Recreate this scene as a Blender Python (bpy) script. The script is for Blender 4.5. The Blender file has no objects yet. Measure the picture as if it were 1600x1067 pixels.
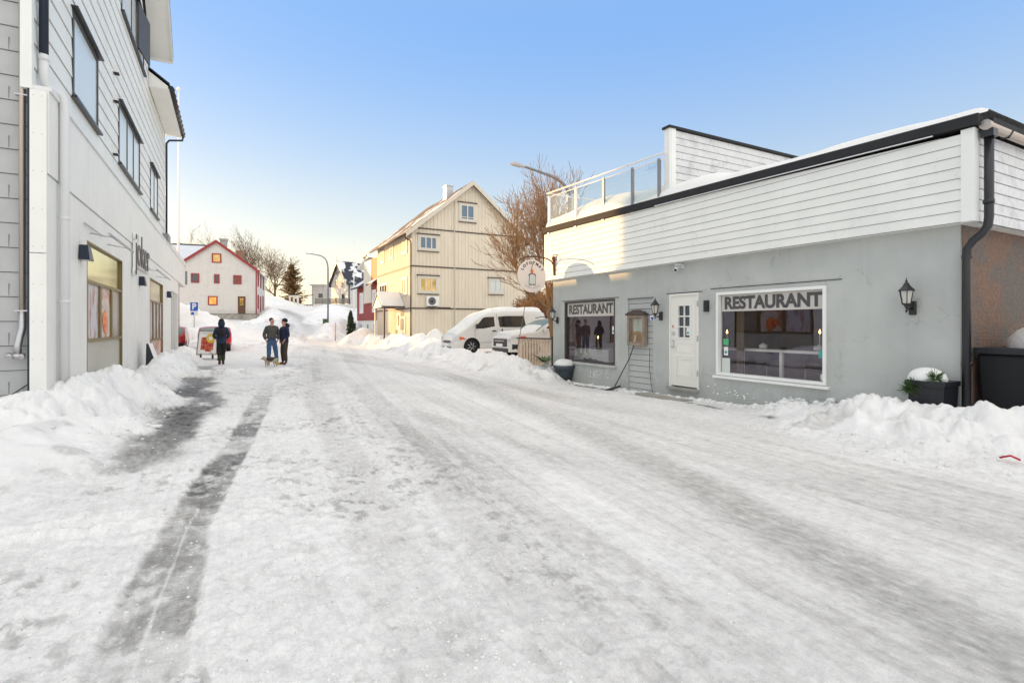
import bpy, bmesh, math, random
import numpy as np
from mathutils import Vector, Matrix
R = math.radians
random.seed(7)
scn = bpy.context.scene
col = scn.collection

# ------------------------------------------------------------------ camera
EYE = 1.55
YAW = 28.36
F = 815.0
cam_d = bpy.data.cameras.new('camera'); cam = bpy.data.objects.new('camera', cam_d); col.objects.link(cam)
cam.location = (0, 0, EYE); cam.rotation_euler = (R(90), 0, R(-YAW))
cam_d.sensor_width = 36; cam_d.lens = 36*F/1600; cam_d.shift_y = -25.5/1600
cam_d.clip_start = 0.05; cam_d.clip_end = 6000
scn.camera = cam
# ------------------------------------------------------------------ light
SUN_AZ = -32.5      # degrees clockwise from +Y (negative: to the left of the street)
SUN_EL = 6.7
SUN_DIR = Vector((math.sin(R(SUN_AZ))*math.cos(R(SUN_EL)), math.cos(R(SUN_AZ))*math.cos(R(SUN_EL)), math.sin(R(SUN_EL))))
sl = bpy.data.lights.new('sun', 'SUN'); so = bpy.data.objects.new('sun', sl); col.objects.link(so)
sl.energy = 2.0; sl.angle = R(0.6); sl.color = (1.0, 0.58, 0.22)
so.rotation_euler = SUN_DIR.to_track_quat('Z', 'Y').to_euler()
w = bpy.data.worlds.new('World'); scn.world = w; w.use_nodes = True
nt = w.node_tree; nt.nodes.clear()
out = nt.nodes.new('ShaderNodeOutputWorld'); bg = nt.nodes.new('ShaderNodeBackground')
sky = nt.nodes.new('ShaderNodeTexSky'); sky.sky_type = 'NISHITA'; sky.sun_disc = False
sky.sun_elevation = R(SUN_EL); sky.sun_rotation = R(SUN_AZ); sky.air_density = 1.0; sky.dust_density = 1.2; sky.ozone_density = 1.0
bg.inputs[1].default_value = 0.15
# sky ramp: warm horizon, blue higher, unseen overhead brightened to fill the shade
SKY_FILL = (2.75, 2.72, 2.62)
tc = nt.nodes.new('ShaderNodeTexCoord'); sep = nt.nodes.new('ShaderNodeSeparateXYZ')
rmp = nt.nodes.new('ShaderNodeValToRGB'); rmp.color_ramp.interpolation = 'B_SPLINE'
SKY_STOPS = [(q, tuple(v*(2.14 if q < .7 else 2.5) for v in c)) for q, c in ((0.0, (1.0, .88, .66)), (.07, (.95, .88, .70)), (.16, (.70, .72, .70)), (.30, (.40, .56, .78)), (.48, (.18, .41, .88)), (.60, (.26, .45, .78)), (.78, (1.25, 1.15, 1.04)), (1.0, (1.55, 1.38, 1.22)))]
el = rmp.color_ramp.elements
while len(el) < len(SKY_STOPS): el.new(0.5)
for e, (p, c) in zip(el, SKY_STOPS): e.position = p; e.color = (c[0]/8, c[1]/8, c[2]/8, 1)
mul = nt.nodes.new('ShaderNodeVectorMath'); mul.operation = 'SCALE'; mul.inputs['Scale'].default_value = 8.0
mixs = nt.nodes.new('ShaderNodeMix'); mixs.data_type = 'RGBA'; mixs.inputs['Factor'].default_value = 0.88
L = nt.links.new
L(tc.outputs['Generated'], sep.inputs[0]); L(sep.outputs['Z'], rmp.inputs[0]); L(rmp.outputs[0], mul.inputs[0])
# added bright area of unseen sky behind the camera, lifts the shaded walls
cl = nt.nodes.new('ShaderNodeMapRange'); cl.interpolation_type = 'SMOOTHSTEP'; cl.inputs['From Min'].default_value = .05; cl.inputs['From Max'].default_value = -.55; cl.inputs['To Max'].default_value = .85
mixc = nt.nodes.new('ShaderNodeMix'); mixc.data_type = 'RGBA'; mixc.inputs['B'].default_value = (SKY_FILL[0], SKY_FILL[1], SKY_FILL[2], 1)
L(sky.outputs[0], mixs.inputs['A']); L(mul.outputs[0], mixs.inputs['B'])
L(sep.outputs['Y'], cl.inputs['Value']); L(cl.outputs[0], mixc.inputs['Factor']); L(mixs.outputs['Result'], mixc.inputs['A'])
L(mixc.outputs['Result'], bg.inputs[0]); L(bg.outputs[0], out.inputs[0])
vs = scn.view_settings
vs.view_transform = 'Standard'; vs.look = 'None'; vs.gamma = 1; vs.exposure = 1.78
try: vs.use_curve_mapping = False
except Exception: pass
scn.cycles.max_bounces = 8; scn.cycles.transparent_max_bounces = 12
scn.cycles.use_denoising = True

# ------------------------------------------------------------------ reading the place: pixel (of the 1600 px photo) -> point
SN, CS = math.sin(R(YAW)), math.cos(R(YAW))
def ray(px, py):
    u, v = (px-800)/F, (508-py)/F
    return Vector((SN+u*CS, CS-u*SN, v))
def at(px, py, X=None, Y=None, D=None, Z=None):
    r = ray(px, py)
    t = D if D is not None else (X/r.x if X is not None else (Y/r.y if Y is not None else (Z-EYE)/r.z))
    return Vector((0, 0, EYE)) + r*t

# ------------------------------------------------------------------ materials
MATS = {}
def mat(name, base, rough=0.6, metal=0.0, var=0.0, vscale=3.0, bump=0.0, bscale=40.0, col2=None, fac=(0.45, 0.6), cscale=2.0,
        coords='pos', spec=0.5, stretch=None, emis=None, trans=0.0, coat=0.0):
    if name in MATS: return MATS[name]
    m = bpy.data.materials.new(name); m.use_nodes = True; t = m.node_tree; b = t.nodes['Principled BSDF']
    b.inputs['Base Color'].default_value = (*base, 1); b.inputs['Roughness'].default_value = rough
    b.inputs['Metallic'].default_value = metal; b.inputs['Specular IOR Level'].default_value = spec
    b.inputs['Coat Weight'].default_value = coat
    if emis:
        b.inputs['Emission Color'].default_value = (*emis[0], 1); b.inputs['Emission Strength'].default_value = emis[1]
    lk = t.links.new
    if coords == 'pos':
        g = t.nodes.new('ShaderNodeNewGeometry'); src = g.outputs['Position']
    else:
        g = t.nodes.new('ShaderNodeTexCoord'); src = g.outputs['Object']
    mp = t.nodes.new('ShaderNodeMapping'); lk(src, mp.inputs[0])
    if stretch: mp.inputs['Scale'].default_value = stretch
    last = None
    if col2:
        n = t.nodes.new('ShaderNodeTexNoise'); n.inputs['Scale'].default_value = cscale; n.inputs['Detail'].default_value = 6; n.inputs['Roughness'].default_value = 0.65
        lk(mp.outputs[0], n.inputs['Vector'])
        mr = t.nodes.new('ShaderNodeMapRange'); mr.inputs['From Min'].default_value = fac[0]; mr.inputs['From Max'].default_value = fac[1]; mr.interpolation_type = 'SMOOTHSTEP'
        lk(n.outputs[0], mr.inputs['Value'])
        mx = t.nodes.new('ShaderNodeMix'); mx.data_type = 'RGBA'; mx.inputs['A'].default_value = (*base, 1); mx.inputs['B'].default_value = (*col2, 1)
        lk(mr.outputs[0], mx.inputs['Factor']); last = mx.outputs['Result']
    if var > 0:
        n = t.nodes.new('ShaderNodeTexNoise'); n.inputs['Scale'].default_value = vscale; n.inputs['Detail'].default_value = 8
        lk(mp.outputs[0], n.inputs['Vector'])
        mr = t.nodes.new('ShaderNodeMapRange'); mr.inputs['From Min'].default_value = 0.3; mr.inputs['From Max'].default_value = 0.7
        mr.inputs['To Min'].default_value = 1-var; mr.inputs['To Max'].default_value = 1+var*0.5; lk(n.outputs[0], mr.inputs['Value'])
        vm = t.nodes.new('ShaderNodeVectorMath'); vm.operation = 'SCALE'
        if last is not None: lk(last, vm.inputs[0])
        else: vm.inputs[0].default_value = base
        lk(mr.outputs[0], vm.inputs['Scale']); last = vm.outputs[0]
    if last is not None: lk(last, b.inputs['Base Color'])
    if bump > 0:
        n = t.nodes.new('ShaderNodeTexNoise'); n.inputs['Scale'].default_value = bscale; n.inputs['Detail'].default_value = 6
        lk(mp.outputs[0], n.inputs['Vector'])
        bp = t.nodes.new('ShaderNodeBump'); bp.inputs['Strength'].default_value = bump; bp.inputs['Distance'].default_value = 0.02
        lk(n.outputs[0], bp.inputs['Height']); lk(bp.outputs[0], b.inputs['Normal'])
    MATS[name] = m
    return m
def glass_mat(name, tint=(0.9, 0.93, 0.95), refl=0.08, gloss=(1, 1, 1), rough=0.0, wave=0.0):
    m = bpy.data.materials.new(name); m.use_nodes = True; t = m.node_tree; t.nodes.clear(); lk = t.links.new
    o = t.nodes.new('ShaderNodeOutputMaterial'); tr = t.nodes.new('ShaderNodeBsdfTransparent'); gl = t.nodes.new('ShaderNodeBsdfGlossy')
    tr.inputs[0].default_value = (*tint, 1); gl.inputs['Color'].default_value = (*gloss, 1); gl.inputs['Roughness'].default_value = rough
    fr = t.nodes.new('ShaderNodeLayerWeight'); fr.inputs[0].default_value = 0.5
    pw = t.nodes.new('ShaderNodeMath'); pw.operation = 'POWER'; pw.inputs[1].default_value = 4.0
    ad = t.nodes.new('ShaderNodeMath'); ad.operation = 'MULTIPLY_ADD'; ad.inputs[1].default_value = .8; ad.inputs[2].default_value = refl+.04; ad.use_clamp = True
    mx = t.nodes.new('ShaderNodeMixShader')
    if wave > 0:
        g = t.nodes.new('ShaderNodeNewGeometry'); n = t.nodes.new('ShaderNodeTexNoise'); n.inputs['Scale'].default_value = 1.6; n.inputs['Detail'].default_value = 1
        bp = t.nodes.new('ShaderNodeBump'); bp.inputs['Strength'].default_value = wave; bp.inputs['Distance'].default_value = 0.02
        lk(g.outputs['Position'], n.inputs['Vector']); lk(n.outputs[0], bp.inputs['Height']); lk(bp.outputs[0], gl.inputs['Normal'])
    lk(fr.outputs['Facing'], pw.inputs[0]); lk(pw.outputs[0], ad.inputs[0]); lk(ad.outputs[0], mx.inputs[0]); lk(tr.outputs[0], mx.inputs[1]); lk(gl.outputs[0], mx.inputs[2]); lk(mx.outputs[0], o.inputs[0])
    MATS[name] = m
    return m

mat('roof_snow_shaded', (0.66, 0.69, 0.74), 0.8, var=0.05)  # blue of shaded snow put into the base colour
mat('snow', (0.83, 0.84, 0.82), 0.8, var=0.05, vscale=1.5, bump=0.6, bscale=25, spec=0.15)
mat('panel_white', (0.84, 0.84, 0.80), 0.5, var=0.05, vscale=1.2)
mat('boards_white', (0.83, 0.84, 0.80), 0.55, var=0.06, vscale=1.5, bump=0.05, bscale=60)
mat('boards_upper', (0.82, 0.84, 0.81), 0.5, var=0.05, vscale=0.9)
mat('boards_weathered', (0.72, 0.725, 0.73), 0.6, col2=(0.50, 0.50, 0.51), fac=(0.45, 0.75), cscale=2.5, var=0.1, vscale=14, stretch=(1, 1, 1))
mat('shingle_grey', (0.46, 0.47, 0.47), 0.7, var=0.08, vscale=3)
mat('render_grey', (0.475, 0.495, 0.475), 0.85, var=0.12, vscale=1.1, bump=0.3, bscale=45, col2=(0.50, 0.52, 0.498), fac=(0.3, 0.8), cscale=0.8)
mat('render_brown', (0.235, 0.145, 0.105), 0.95, col2=(0.17, 0.145, 0.13), fac=(0.42, 0.6), cscale=1.6, var=0.35, vscale=45, bump=1.0, bscale=38)
mat('boards_grey', (0.47, 0.485, 0.475), 0.7, var=0.05)
mat('board_gap_shade', (0.10, 0.10, 0.105), 0.9)  # shade of the board grooves put into a dark colour
mat('beige_trim', (0.70, 0.63, 0.52), 0.6)
mat('joint_grey', (0.15, 0.15, 0.16), 0.9)
mat('joint_dark', (0.03, 0.03, 0.035), 0.8)
mat('black_metal', (0.012, 0.013, 0.016), 0.35, spec=0.6)
mat('black_felt', (0.018, 0.019, 0.022), 0.8, var=0.2)
mat('navy_metal', (0.012, 0.02, 0.04), 0.35)
mat('white_metal', (0.75, 0.76, 0.76), 0.35)
mat('white_paint', (0.84, 0.85, 0.82), 0.45, var=0.03)
mat('door_white', (0.80, 0.79, 0.74), 0.4)
mat('grey_metal', (0.26, 0.27, 0.29), 0.45, metal=0.5)
mat('galv', (0.55, 0.55, 0.56), 0.4, metal=0.85)
mat('copper_metal', (0.55, 0.48, 0.42), 0.35, metal=0.8)
mat('lamp_glass', (0.55, 0.55, 0.50), 0.15)
mat('dark_frame', (0.055, 0.05, 0.048), 0.5)
mat('gold_frame', (0.20, 0.15, 0.055), 0.4, var=0.1)
mat('beige_boards', (0.79, 0.70, 0.56), 0.65, var=0.06, vscale=2, stretch=(1, 1, 0.3))
mat('brown_trim', (0.07, 0.05, 0.045), 0.6)
mat('cream_trim', (0.70, 0.66, 0.56), 0.5)
mat('red_trim', (0.30, 0.035, 0.035), 0.6, var=0.1)
mat('red_boards', (0.33, 0.045, 0.04), 0.65, var=0.1)
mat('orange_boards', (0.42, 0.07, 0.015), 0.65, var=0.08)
mat('house_white', (0.64, 0.62, 0.59), 0.6, var=0.05)
mat('brown_door', (0.10, 0.045, 0.025), 0.5)
mat('concrete', (0.36, 0.345, 0.31), 0.9, var=0.25, vscale=2.5, bump=0.3)
mat('roof_dark', (0.03, 0.035, 0.045), 0.7, var=0.3, vscale=4)
mat('roof_snowy', (0.80, 0.83, 0.88), 0.8, col2=(0.03, 0.035, 0.045), fac=(0.60, 0.64), cscale=0.9)
mat('roof_half', (0.035, 0.04, 0.055), 0.8, col2=(0.80, 0.81, 0.82), fac=(0.49, 0.52), cscale=0.45)
mat('roof_brown', (0.16, 0.12, 0.08), 0.8, col2=(0.80, 0.80, 0.82), fac=(0.5, 0.56), cscale=0.5, var=0.1)
mat('brick', (0.30, 0.16, 0.10), 0.9, var=0.2, vscale=8)
mat('bark', (0.20, 0.14, 0.10), 0.9, var=0.3, vscale=10, bump=0.6, bscale=60)
mat('bark_sunlit', (0.33, 0.20, 0.10), 0.9, var=0.2, vscale=10)  # bark with warm sunlight put into its colour
mat('needles', (0.035, 0.06, 0.025), 0.8, var=0.4, vscale=3)
mat('needles_brown', (0.20, 0.12, 0.045), 0.8, var=0.4, vscale=1.5)
mat('leaf_green', (0.06, 0.13, 0.03), 0.6, var=0.4, vscale=20)
mat('wood', (0.48, 0.29, 0.14), 0.6, var=0.15, vscale=12, stretch=(6, 6, 1))
mat('wood_pale', (0.62, 0.48, 0.36), 0.7, var=0.1, vscale=6)
mat('old_wood', (0.30, 0.24, 0.19), 0.85, var=0.25, vscale=8)
mat('fence_grey', (0.20, 0.19, 0.15), 0.85, var=0.3, vscale=4)
mat('paper', (0.62, 0.60, 0.50), 0.7, col2=(0.34, 0.33, 0.29), fac=(0.56, 0.60), cscale=24, stretch=(1, 1, 3))
mat('parasol_red', (0.5, 0.02, 0.05), 0.5)
mat('blue_sign', (0.02, 0.13, 0.55), 0.4)
mat('white_plain', (0.85, 0.85, 0.85), 0.5)
mat('band_frost', (0.56, 0.54, 0.50), 0.6)
mat('letter_dark', (0.085, 0.075, 0.08), 0.35)
mat('sticker_teal', (0.05, 0.38, 0.33), 0.4)
mat('sticker_green', (0.10, 0.42, 0.20), 0.4)
mat('sign_pink', (0.80, 0.71, 0.65), 0.5, var=0.02)
mat('ink', (0.05, 0.055, 0.07), 0.6)
mat('ink_grey', (0.36, 0.37, 0.40), 0.6)
mat('skin', (0.52, 0.27, 0.19), 0.5)
mat('hair', (0.03, 0.02, 0.015), 0.7)
mat('rusty', (0.16, 0.065, 0.03), 0.55, metal=0.3, var=0.2)
mat('cloth_white', (0.62, 0.66, 0.62), 0.8, bump=0.3, bscale=6)
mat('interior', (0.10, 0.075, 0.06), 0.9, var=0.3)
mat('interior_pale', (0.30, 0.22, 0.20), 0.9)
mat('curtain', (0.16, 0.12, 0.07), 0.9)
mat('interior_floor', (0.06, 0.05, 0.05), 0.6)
mat('flame', (1, 0.6, 0.2), 0.5, emis=((1.0, 0.45, 0.1), 6.0))
mat('asphalt', (0.07, 0.07, 0.07), 0.7)
mat('car_red', (0.40, 0.015, 0.02), 0.3, coat=0.5)
mat('car_white', (0.74, 0.73, 0.69), 0.3, coat=0.4)
mat('car_pearl', (0.78, 0.76, 0.72), 0.3, coat=0.4)
mat('car_glass', (0.012, 0.016, 0.02), 0.08, spec=0.35)
mat('car_glass_frost', (0.16, 0.24, 0.23), 0.35)
mat('rubber', (0.02, 0.02, 0.02), 0.85)
mat('tail_red', (0.6, 0.02, 0.02), 0.25)
mat('amber', (0.8, 0.12, 0.03), 0.25)
mat('head_glass', (0.65, 0.66, 0.68), 0.12)
mat('chrome', (0.7, 0.7, 0.7), 0.2, metal=1)
mat('fleece', (0.085, 0.08, 0.075), 0.95, var=0.25, vscale=40)
mat('denim', (0.045, 0.10, 0.21), 0.9, var=0.2, vscale=12)
mat('navy_cloth', (0.012, 0.017, 0.05), 0.85)
mat('blue_jacket', (0.014, 0.028, 0.065), 0.8, var=0.15)
mat('black_cloth', (0.012, 0.012, 0.014), 0.9)
mat('brown_cloth', (0.055, 0.038, 0.026), 0.9)
mat('camo_cloth', (0.045, 0.06, 0.025), 0.9, col2=(0.02, 0.025, 0.012), fac=(0.48, 0.55), cscale=9)
mat('boot_brown', (0.08, 0.03, 0.018), 0.6)
mat('boot_yellow', (0.60, 0.33, 0.03), 0.6)
mat('fur_pale', (0.42, 0.36, 0.28), 0.95, var=0.3, vscale=30)
mat('fur_dark', (0.06, 0.05, 0.045), 0.95, var=0.5, vscale=30)
mat('plastic_black', (0.012, 0.014, 0.02), 0.45)
mat('bin_black', (0.006, 0.007, 0.010), 0.6)
mat('pot_blue', (0.05, 0.065, 0.085), 0.5)
mat('poster_food', (0.70, 0.62, 0.55), 0.5, col2=(0.60, 0.20, 0.08), fac=(0.45, 0.6), cscale=2.4, var=0.25, vscale=5)
mat('poster_pale', (0.62, 0.60, 0.64), 0.4, col2=(0.40, 0.16, 0.10), fac=(0.48, 0.64), cscale=2.6, stretch=(1, 2, 0.8), var=0.1, vscale=6)
mat('cone_orange', (0.85, 0.30, 0.06), 0.4, col2=(0.7, 0.08, 0.05), fac=(0.5, 0.55), cscale=6)
mat('poster_red', (0.42, 0.03, 0.025), 0.5, col2=(0.62, 0.20, 0.10), fac=(0.5, 0.56), cscale=9)
mat('poster_yellow', (0.75, 0.50, 0.04), 0.5)
mat('pane_gold_reflect', (0.62, 0.42, 0.16), 0.12, metal=0.9, var=0.5, vscale=1.4)  # golden reflection put into the pane's own colour
mat('pane_dark', (0.04, 0.055, 0.07), 0.06, spec=0.9)
mat('pane_sky_reflect', (0.66, 0.72, 0.73), 0.2, spec=0.6)  # pale sky reflection painted as the pane's base colour
mat('pane_blue', (0.10, 0.17, 0.26), 0.08, spec=0.9)
mat('pane_curtain', (0.30, 0.26, 0.20), 0.25, spec=0.8)
mat('foil', (0.62, 0.58, 0.30), 0.10, metal=0.9, var=0.15, vscale=0.8)
mat('foil_pale', (0.50, 0.49, 0.42), 0.35, var=0.1, vscale=0.8)
def stain(name, h, amt, seed=0.0):
    m = MATS[name]; t = m.node_tree; b = t.nodes['Principled BSDF']; lk = t.links.new
    src = b.inputs['Base Color'].links[0].from_socket
    g = t.nodes.new('ShaderNodeNewGeometry'); sp = t.nodes.new('ShaderNodeSeparateXYZ'); lk(g.outputs['Position'], sp.inputs[0])
    n = t.nodes.new('ShaderNodeTexNoise'); n.inputs['Scale'].default_value = 3.5; n.inputs['Detail'].default_value = 9; n.inputs['Roughness'].default_value = .7; lk(g.outputs['Position'], n.inputs['Vector'])
    ma = t.nodes.new('ShaderNodeMath'); ma.operation = 'MULTIPLY_ADD'; ma.inputs[1].default_value = -1.6; lk(n.outputs[0], ma.inputs[0]); lk(sp.outputs['Z'], ma.inputs[2])
    mr = t.nodes.new('ShaderNodeMapRange'); mr.interpolation_type = 'SMOOTHSTEP'; mr.inputs['From Min'].default_value = h-.8-.25; mr.inputs['From Max'].default_value = h-.8+.25; mr.inputs['To Min'].default_value = amt; mr.inputs['To Max'].default_value = 0; lk(ma.outputs[0], mr.inputs['Value'])
    mp = t.nodes.new('ShaderNodeMapping'); mp.inputs['Scale'].default_value = (5, 5, .5); lk(g.outputs['Position'], mp.inputs[0])
    n2 = t.nodes.new('ShaderNodeTexNoise'); n2.inputs['Scale'].default_value = 1.0; n2.inputs['Detail'].default_value = 8; n2.inputs['Roughness'].default_value = .7; lk(mp.outputs[0], n2.inputs['Vector'])
    m2 = t.nodes.new('ShaderNodeMapRange'); m2.inputs['From Min'].default_value = .52; m2.inputs['From Max'].default_value = .75; m2.inputs['To Max'].default_value = amt*.6; lk(n2.outputs[0], m2.inputs['Value'])
    vo = t.nodes.new('ShaderNodeTexVoronoi'); vo.feature = 'DISTANCE_TO_EDGE'; vo.inputs['Scale'].default_value = .55
    wr = t.nodes.new('ShaderNodeVectorMath'); wr.operation = 'MULTIPLY_ADD'; wr.inputs[1].default_value = (.5, .5, .5); lk(n.outputs['Color'], wr.inputs[0]); lk(g.outputs['Position'], wr.inputs[2]); lk(wr.outputs[0], vo.inputs['Vector'])
    m3 = t.nodes.new('ShaderNodeMapRange'); m3.inputs['From Min'].default_value = .0; m3.inputs['From Max'].default_value = .006; m3.inputs['To Min'].default_value = amt*2.2; m3.inputs['To Max'].default_value = 0; lk(vo.outputs['Distance'], m3.inputs['Value'])
    pm = t.nodes.new('ShaderNodeMath'); pm.operation = 'MULTIPLY'; m4 = t.nodes.new('ShaderNodeMapRange'); m4.inputs['From Min'].default_value = .5; m4.inputs['From Max'].default_value = .56; lk(n2.outputs[0], m4.inputs['Value']); lk(m3.outputs[0], pm.inputs[0]); lk(m4.outputs[0], pm.inputs[1])
    a1 = t.nodes.new('ShaderNodeMath'); lk(mr.outputs[0], a1.inputs[0]); lk(m2.outputs[0], a1.inputs[1]); a2 = t.nodes.new('ShaderNodeMath'); lk(a1.outputs[0], a2.inputs[0]); lk(pm.outputs[0], a2.inputs[1])
    sb = t.nodes.new('ShaderNodeMath'); sb.operation = 'SUBTRACT'; sb.inputs[0].default_value = 1.0; lk(a2.outputs[0], sb.inputs[1])
    vm = t.nodes.new('ShaderNodeVectorMath'); vm.operation = 'SCALE'; lk(src, vm.inputs[0]); lk(sb.outputs[0], vm.inputs['Scale']); lk(vm.outputs[0], b.inputs['Base Color'])
stain('render_grey', .30, .13); stain('panel_white', .4, .05); stain('boards_white', -5, .07); stain('boards_upper', -5, .10); stain('beige_boards', .5, .12); stain('house_white', 3.2, .15)
glass_mat('window_glass', (0.86, 0.86, 0.86), 0.11, (0.86, 0.80, 0.92), wave=0.03)
glass_mat('rail_glass', (0.93, 0.96, 0.97), 0.02)

# ------------------------------------------------------------------ mesh building
class MB:
    """collects faces; frame (O, U, N): local (u, n, z) -> O + u*U + n*N + z*up"""
    def __init__(s, O=(0, 0, 0), U=(1, 0, 0), N=(0, 1, 0)):
        s.v = []; s.f = []; s.m = []; s.O = Vector(O); s.U = Vector(U); s.N = Vector(N); s.smooth = []; s.cur = 0
    def P(s, p): return s.O + s.U*p[0] + s.N*p[1] + Vector((0, 0, p[2]))
    def face(s, pts, sm=False):
        i = len(s.v); s.v += [s.P(p) for p in pts]; s.f.append(list(range(i, i+len(pts)))); s.m.append(s.cur); s.smooth.append(sm)
    def box(s, a0, a1, b0, b1, c0, c1):
        i = len(s.v)
        for c in (c0, c1):
            for (a, b) in ((a0, b0), (a1, b0), (a1, b1), (a0, b1)): s.v.append(s.P((a, b, c)))
        for q in ((3, 2, 1, 0), (4, 5, 6, 7), (0, 1, 5, 4), (1, 2, 6, 5), (2, 3, 7, 6), (3, 0, 4, 7)):
            s.f.append([i+k for k in q]); s.m.append(s.cur); s.smooth.append(False)
    def hexa(s, p8):
        i = len(s.v); s.v += [s.P(p) for p in p8]
        for q in ((3, 2, 1, 0), (4, 5, 6, 7), (0, 1, 5, 4), (1, 2, 6, 5), (2, 3, 7, 6), (3, 0, 4, 7)):
            s.f.append([i+k for k in q]); s.m.append(s.cur); s.smooth.append(False)
    def prism(s, poly, axis, d0, d1):
        """poly of (a,b) in the plane normal to axis ('u','n','z'), extruded d0..d1"""
        def mk(a, b, d): return {'u': (d, a, b), 'n': (a, d, b), 'z': (a, b, d)}[axis]
        n = len(poly); i = len(s.v)
        s.v += [s.P(mk(a, b, d0)) for a, b in poly] + [s.P(mk(a, b, d1)) for a, b in poly]
        s.f.append([i+k for k in range(n)][::-1]); s.f.append([i+n+k for k in range(n)])
        for k in range(n): s.f.append([i+k, i+(k+1) % n, i+n+(k+1) % n, i+n+k])
        s.m += [s.cur]*(n+2); s.smooth += [False]*(n+2)
    def tube(s, pts, r, seg=8, caps=True):
        pts = [Vector(s.P(p)) for p in pts]; n = len(pts)
        rs = r if isinstance(r, (list, tuple)) else [r]*n
        i0 = len(s.v); prev = None
        for k, p in enumerate(pts):
            d = (pts[min(k+1, n-1)] - pts[max(k-1, 0)]).normalized()
            a = d.orthogonal().normalized() if prev is None else (prev - d*prev.dot(d)).normalized()
            prev = a; b = d.cross(a)
            for j in range(seg):
                t = 2*math.pi*j/seg; s.v.append(p + (a*math.cos(t)+b*math.sin(t))*rs[k])
        for k in range(n-1):
            for j in range(seg):
                a = i0+k*seg+j; b = i0+k*seg+(j+1) % seg
                s.f.append([a, b, b+seg, a+seg]); s.m.append(s.cur); s.smooth.append(True)
        if caps:
            s.f.append([i0+j for j in range(seg)][::-1]); s.f.append([i0+(n-1)*seg+j for j in range(seg)])
            s.m += [s.cur]*2; s.smooth += [False]*2
    def lathe(s, c, prof, seg=16, axis='z'):
        """prof list of (r, h); axis of revolution through c"""
        i0 = len(s.v); n = len(prof)
        for (r, h) in prof:
            for j in range(seg):
                t = 2*math.pi*j/seg; a, b = r*math.cos(t), r*math.sin(t)
                q = {'z': (a, b, h), 'u': (h, a, b), 'n': (a, h, b)}[axis]
                s.v.append(s.P((c[0]+q[0], c[1]+q[1], c[2]+q[2])))
        for k in range(n-1):
            for j in range(seg):
                a = i0+k*seg+j; b = i0+k*seg+(j+1) % seg
                s.f.append([a, b, b+seg, a+seg]); s.m.append(s.cur); s.smooth.append(seg > 6)
        s.f.append([i0+j for j in range(seg)][::-1]); s.f.append([i0+(n-1)*seg+j for j in range(seg)])
        s.m += [s.cur]*2; s.smooth += [False]*2
    def blob(s, c, r, seg=10, rings=6, jit=0.0):
        rx, ry, rz = r if isinstance(r, (tuple, list)) else (r, r, r)
        i0 = len(s.v)
        for k in range(rings+1):
            ph = math.pi*k/rings
            for j in range(seg):
                t = 2*math.pi*j/seg; q = 1+random.uniform(-jit, jit)
                s.v.append(s.P((c[0]+rx*q*math.sin(ph)*math.cos(t), c[1]+ry*q*math.sin(ph)*math.sin(t), c[2]+rz*q*math.cos(ph))))
        for k in range(rings):
            for j in range(seg):
                a = i0+k*seg+j; b = i0+k*seg+(j+1) % seg
                s.f.append([a, a+seg, b+seg, b]); s.m.append(s.cur); s.smooth.append(True)
    def build(s, name, mats, parent=None, label=None, bevel=0.0, world=True):
        me = bpy.data.meshes.new(name)
        off = Vector((0, 0, 0))
        if parent is not None and world:
            off = wloc(parent)
        me.from_pydata([tuple(v-off) for v in s.v], [], s.f)
        if isinstance(mats, str): mats = [mats, 'board_gap_shade'] if 1 in s.m else [mats]
        for k in mats: me.materials.append(MATS[k])
        me.polygons.foreach_set('material_index', s.m); me.polygons.foreach_set('use_smooth', s.smooth); me.update()
        o = bpy.data.objects.new(name, me); col.objects.link(o)
        if parent is not None: o.parent = parent
        if label: o['label'] = label
        if bevel > 0:
            b = o.modifiers.new('bevel', 'BEVEL'); b.width = bevel; b.segments = 2; b.limit_method = 'ANGLE'
        return o
def wloc(o):
    v = Vector((0, 0, 0))
    while o is not None: v = v + Vector(o.location); o = o.parent
    return v
def tag(o, label, cat, group=None, kind=None):
    o['label'] = label; o['category'] = cat
    if group: o['group'] = group
    if kind: o['kind'] = kind
    return o
def thing(name, label, cat, loc=(0, 0, 0), rotz=0.0, group=None):
    o = bpy.data.objects.new(name, None); o.empty_display_size = 0.2; col.objects.link(o)
    o.location = loc; o.rotation_euler = (0, 0, rotz)
    return tag(o, label, cat, group)
def one(mb, name, mats, label, cat, group=None, bevel=0):
    """a thing that is a single mesh; origin moved to its base"""
    xs = [v.x for v in mb.v]; ys = [v.y for v in mb.v]; zs = [v.z for v in mb.v]
    off = Vector(((min(xs)+max(xs))/2, (min(ys)+max(ys))/2, min(zs)))
    mb.v = [v-off for v in mb.v]
    o = mb.build(name, mats, bevel=bevel); o.location = off
    return tag(o, label, cat, group)
def text_mesh(s, size, font_off=0.0, extrude=0.004, align='CENTER', sx=1.0):
    cu = bpy.data.curves.new('txt', 'FONT'); cu.body = s; cu.size = size; cu.align_x = align; cu.align_y = 'CENTER'
    cu.offset = font_off; cu.extrude = extrude
    o = bpy.data.objects.new('txt', cu); col.objects.link(o)
    dg = bpy.context.evaluated_depsgraph_get(); me = bpy.data.meshes.new_from_object(o.evaluated_get(dg))
    bpy.data.objects.remove(o); me.transform(Matrix.Diagonal((sx, 1, 1, 1)))
    return me
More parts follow.
